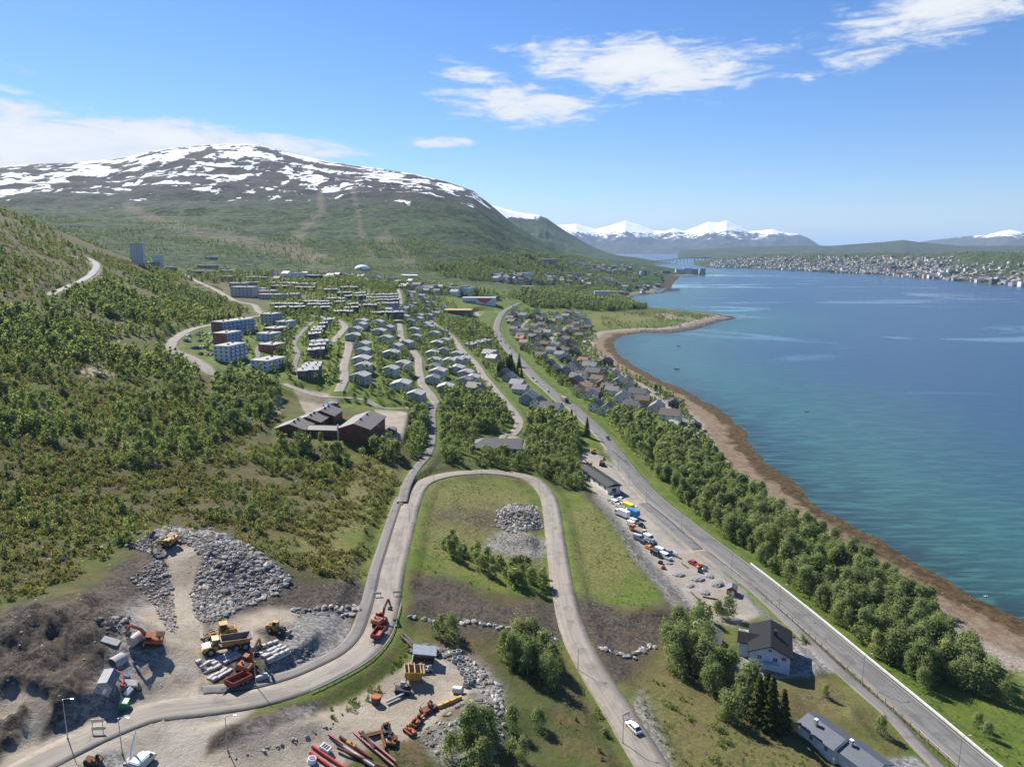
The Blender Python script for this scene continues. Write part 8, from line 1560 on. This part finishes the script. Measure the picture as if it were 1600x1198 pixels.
for (px, py, s, lab) in [(1376, 1147, .62, 'small round yellow green tree in the white house garden'), (1290, 1088, .4, 'small bright green bushy tree on the lawn beside the driveway'), (1440, 1075, .75, 'round bright green tree on the verge by the coast road'), (1424, 1050, .7, 'round green tree at the lower end of the roadside thicket'), (1528, 1135, .5, 'small round tree on the meadow below the coast road'), (1543, 1150, .5, 'second small round tree on the meadow below the coast road'), (538, 622, .6, 'small tree at the left of three on the school lawn'), (554, 626, .6, 'small tree in the middle of three on the school lawn'), (571, 630, .62, 'small tree at the right of three on the school lawn'), (612, 622, .85, 'dark round tree on the lawn below the estate')]:
    p = at(px, py); v = rnd.randrange(4); spawn('garden_tree', [('crown', BIRCH[v][0], []), ('trunk', BIRCH[v][1], [])], (p.x, p.y, p.z - .1), rnd.uniform(0, 6), lab, 'tree', None, (s * 1.15, s * 1.15, s))

# woods of the island town
def isle_wood():
    g = np.random.default_rng(71); n = 8000; i = g.integers(0, ix.shape[0] - 1, n); j = g.integers(2, 43, n); a = g.uniform(0, 1, n); b = g.uniform(0, 1, n)
    q = lambda A: A[i, j] * (1 - a) * (1 - b) + A[i + 1, j] * a * (1 - b) + A[i, j + 1] * (1 - a) * b + A[i + 1, j + 1] * a * b
    x, y, z = q(ix), q(iy), q(iz); k = (z > 3) & (project(x, y, z)[0] < 1750); scatter('island_woods', 'dark green trees between the houses of the island town', 'wood', np.column_stack([x, y, z, g.uniform(.6, 1.25, n)])[k], BIRCH_FAR, 8)
isle_wood()
rocks('rock_heap', 'big heap of pale blasted rock behind the dump truck', [heap('', '', HEAP, 3.2, .3, 1.1, 401), heap('', '', HEAP, .25, 1.1, 2.2, 402), heap('', '', HEAP, 7.0, .12, .45, 419, lift=.1), heap('', '', HEAP2, 4.0, .15, .4, 420, lift=.1), heap('', '', HEAP2, 2.6, .4, 1.0, 403), heap('', '', [(500, 955), (560, 950), (575, 958), (545, 965), (460, 958), (450, 948)], .8, .6, 1.4, 404)], ROCKS)
rocks('plot_rock_heap', 'grey rock heap on the grassy loop plot', [heap('', '', [(775, 800), (800, 786), (840, 792), (850, 825), (800, 832), (772, 822)], 2.6, .5, 1.3, 405), heap('', '', [(765, 840), (800, 832), (852, 848), (848, 866), (800, 868)], 1.0, .2, .5, 406)], ROCKS)
rocks('yard_rubble', 'pale rubble bank along the lower yard', [heap('', '', [(665, 1012), (700, 1012), (745, 1035), (785, 1075), (785, 1105), (750, 1080), (715, 1040)], 2.4, .4, 1.1, 407), heap('', '', [(650, 1150), (700, 1112), (745, 1085), (795, 1110), (780, 1190), (690, 1190)], 1.3, .3, .9, 408)], ROCKS)
rocks('dark_rubble', 'dark broken rock at the kerb of the inner curve', [heap('', '', [(452, 1010), (480, 1012), (500, 1035), (470, 1060), (430, 1068), (445, 1035)], 2.4, .4, 1.0, 409), heap('', '', [(150, 965), (200, 960), (205, 990), (165, 985)], 1.6, .4, 1.2, 410), heap('', '', [(350, 1180), (430, 1164), (520, 1130), (525, 1136), (430, 1172), (355, 1188)], 1.6, .3, .8, 411)], DROCK)
rocks('loose_stones', 'loose stones strewn over the bare soil and gravel', [heap('', '', [(-60, 960), (130, 910), (200, 850), (450, 890), (590, 920), (560, 1000), (440, 1070), (220, 1090), (60, 1175), (-60, 1230)], .22, .15, .5, 412, lift=.02), heap('', '', [(636, 895), (760, 935), (874, 940), (882, 1000), (715, 990), (640, 965)], .2, .12, .4, 413, lift=.02), heap('', '', [(893, 930), (1060, 945), (1075, 965), (985, 1060), (925, 1020)], .2, .12, .4, 414, lift=.02), heap('', '', [(1000, 1090), (1060, 1215), (1035, 1230), (1005, 1150)], .4, .1, .35, 415, lift=.02), heap('', '', [(1300, 800), (1180, 740), (1240, 770), (1600, 985), (1600, 1040), (1400, 900)], .06, .2, .7, 416, lift=.02), heap('', '', [(-60, 640), (300, 640), (560, 720), (480, 860), (-60, 900)], .012, .3, 1.2, 417, lift=.05)], ROCKS)
rocks('breakwater_stones', 'dark boulders armouring the edge of the headland', [heap('', '', [(1000, 519), (1050, 520), (1085, 514), (1120, 503), (1150, 496), (1120, 499), (1085, 509), (1050, 515), (1000, 515)], .5, .8, 1.8, 418, DROCK)], DROCK)
# ---------------------------------------------------------------- the air: one even haze box round everything
def build_haze():
    bm = bmesh.new(); bmesh.ops.create_cube(bm, size=1.0)
    bmesh.ops.scale(bm, vec=(86000, 86000, 900), verts=bm.verts); bmesh.ops.translate(bm, vec=(0, 20000, 450 - 62.0), verts=bm.verts)
    me = bpy.data.meshes.new('haze'); bm.to_mesh(me); bm.free()
    m = bpy.data.materials.new('haze_air'); m.use_nodes = True; nt = NT(m.node_tree); nt.n.clear()
    out = nt.node('ShaderNodeOutputMaterial'); pv = nt.node('ShaderNodeVolumePrincipled', {'Color': (.50, .72, 1.0, 1), 'Density': HAZE, 'Anisotropy': 0.0})
    nt.l.new(pv.outputs[0], out.inputs['Volume']); me.materials.append(m)
    tag(link_mesh('haze', me), 'thin blue summer haze over the fjord', 'haze', kind='stuff')
HAZE = 3.3e-5
build_haze()
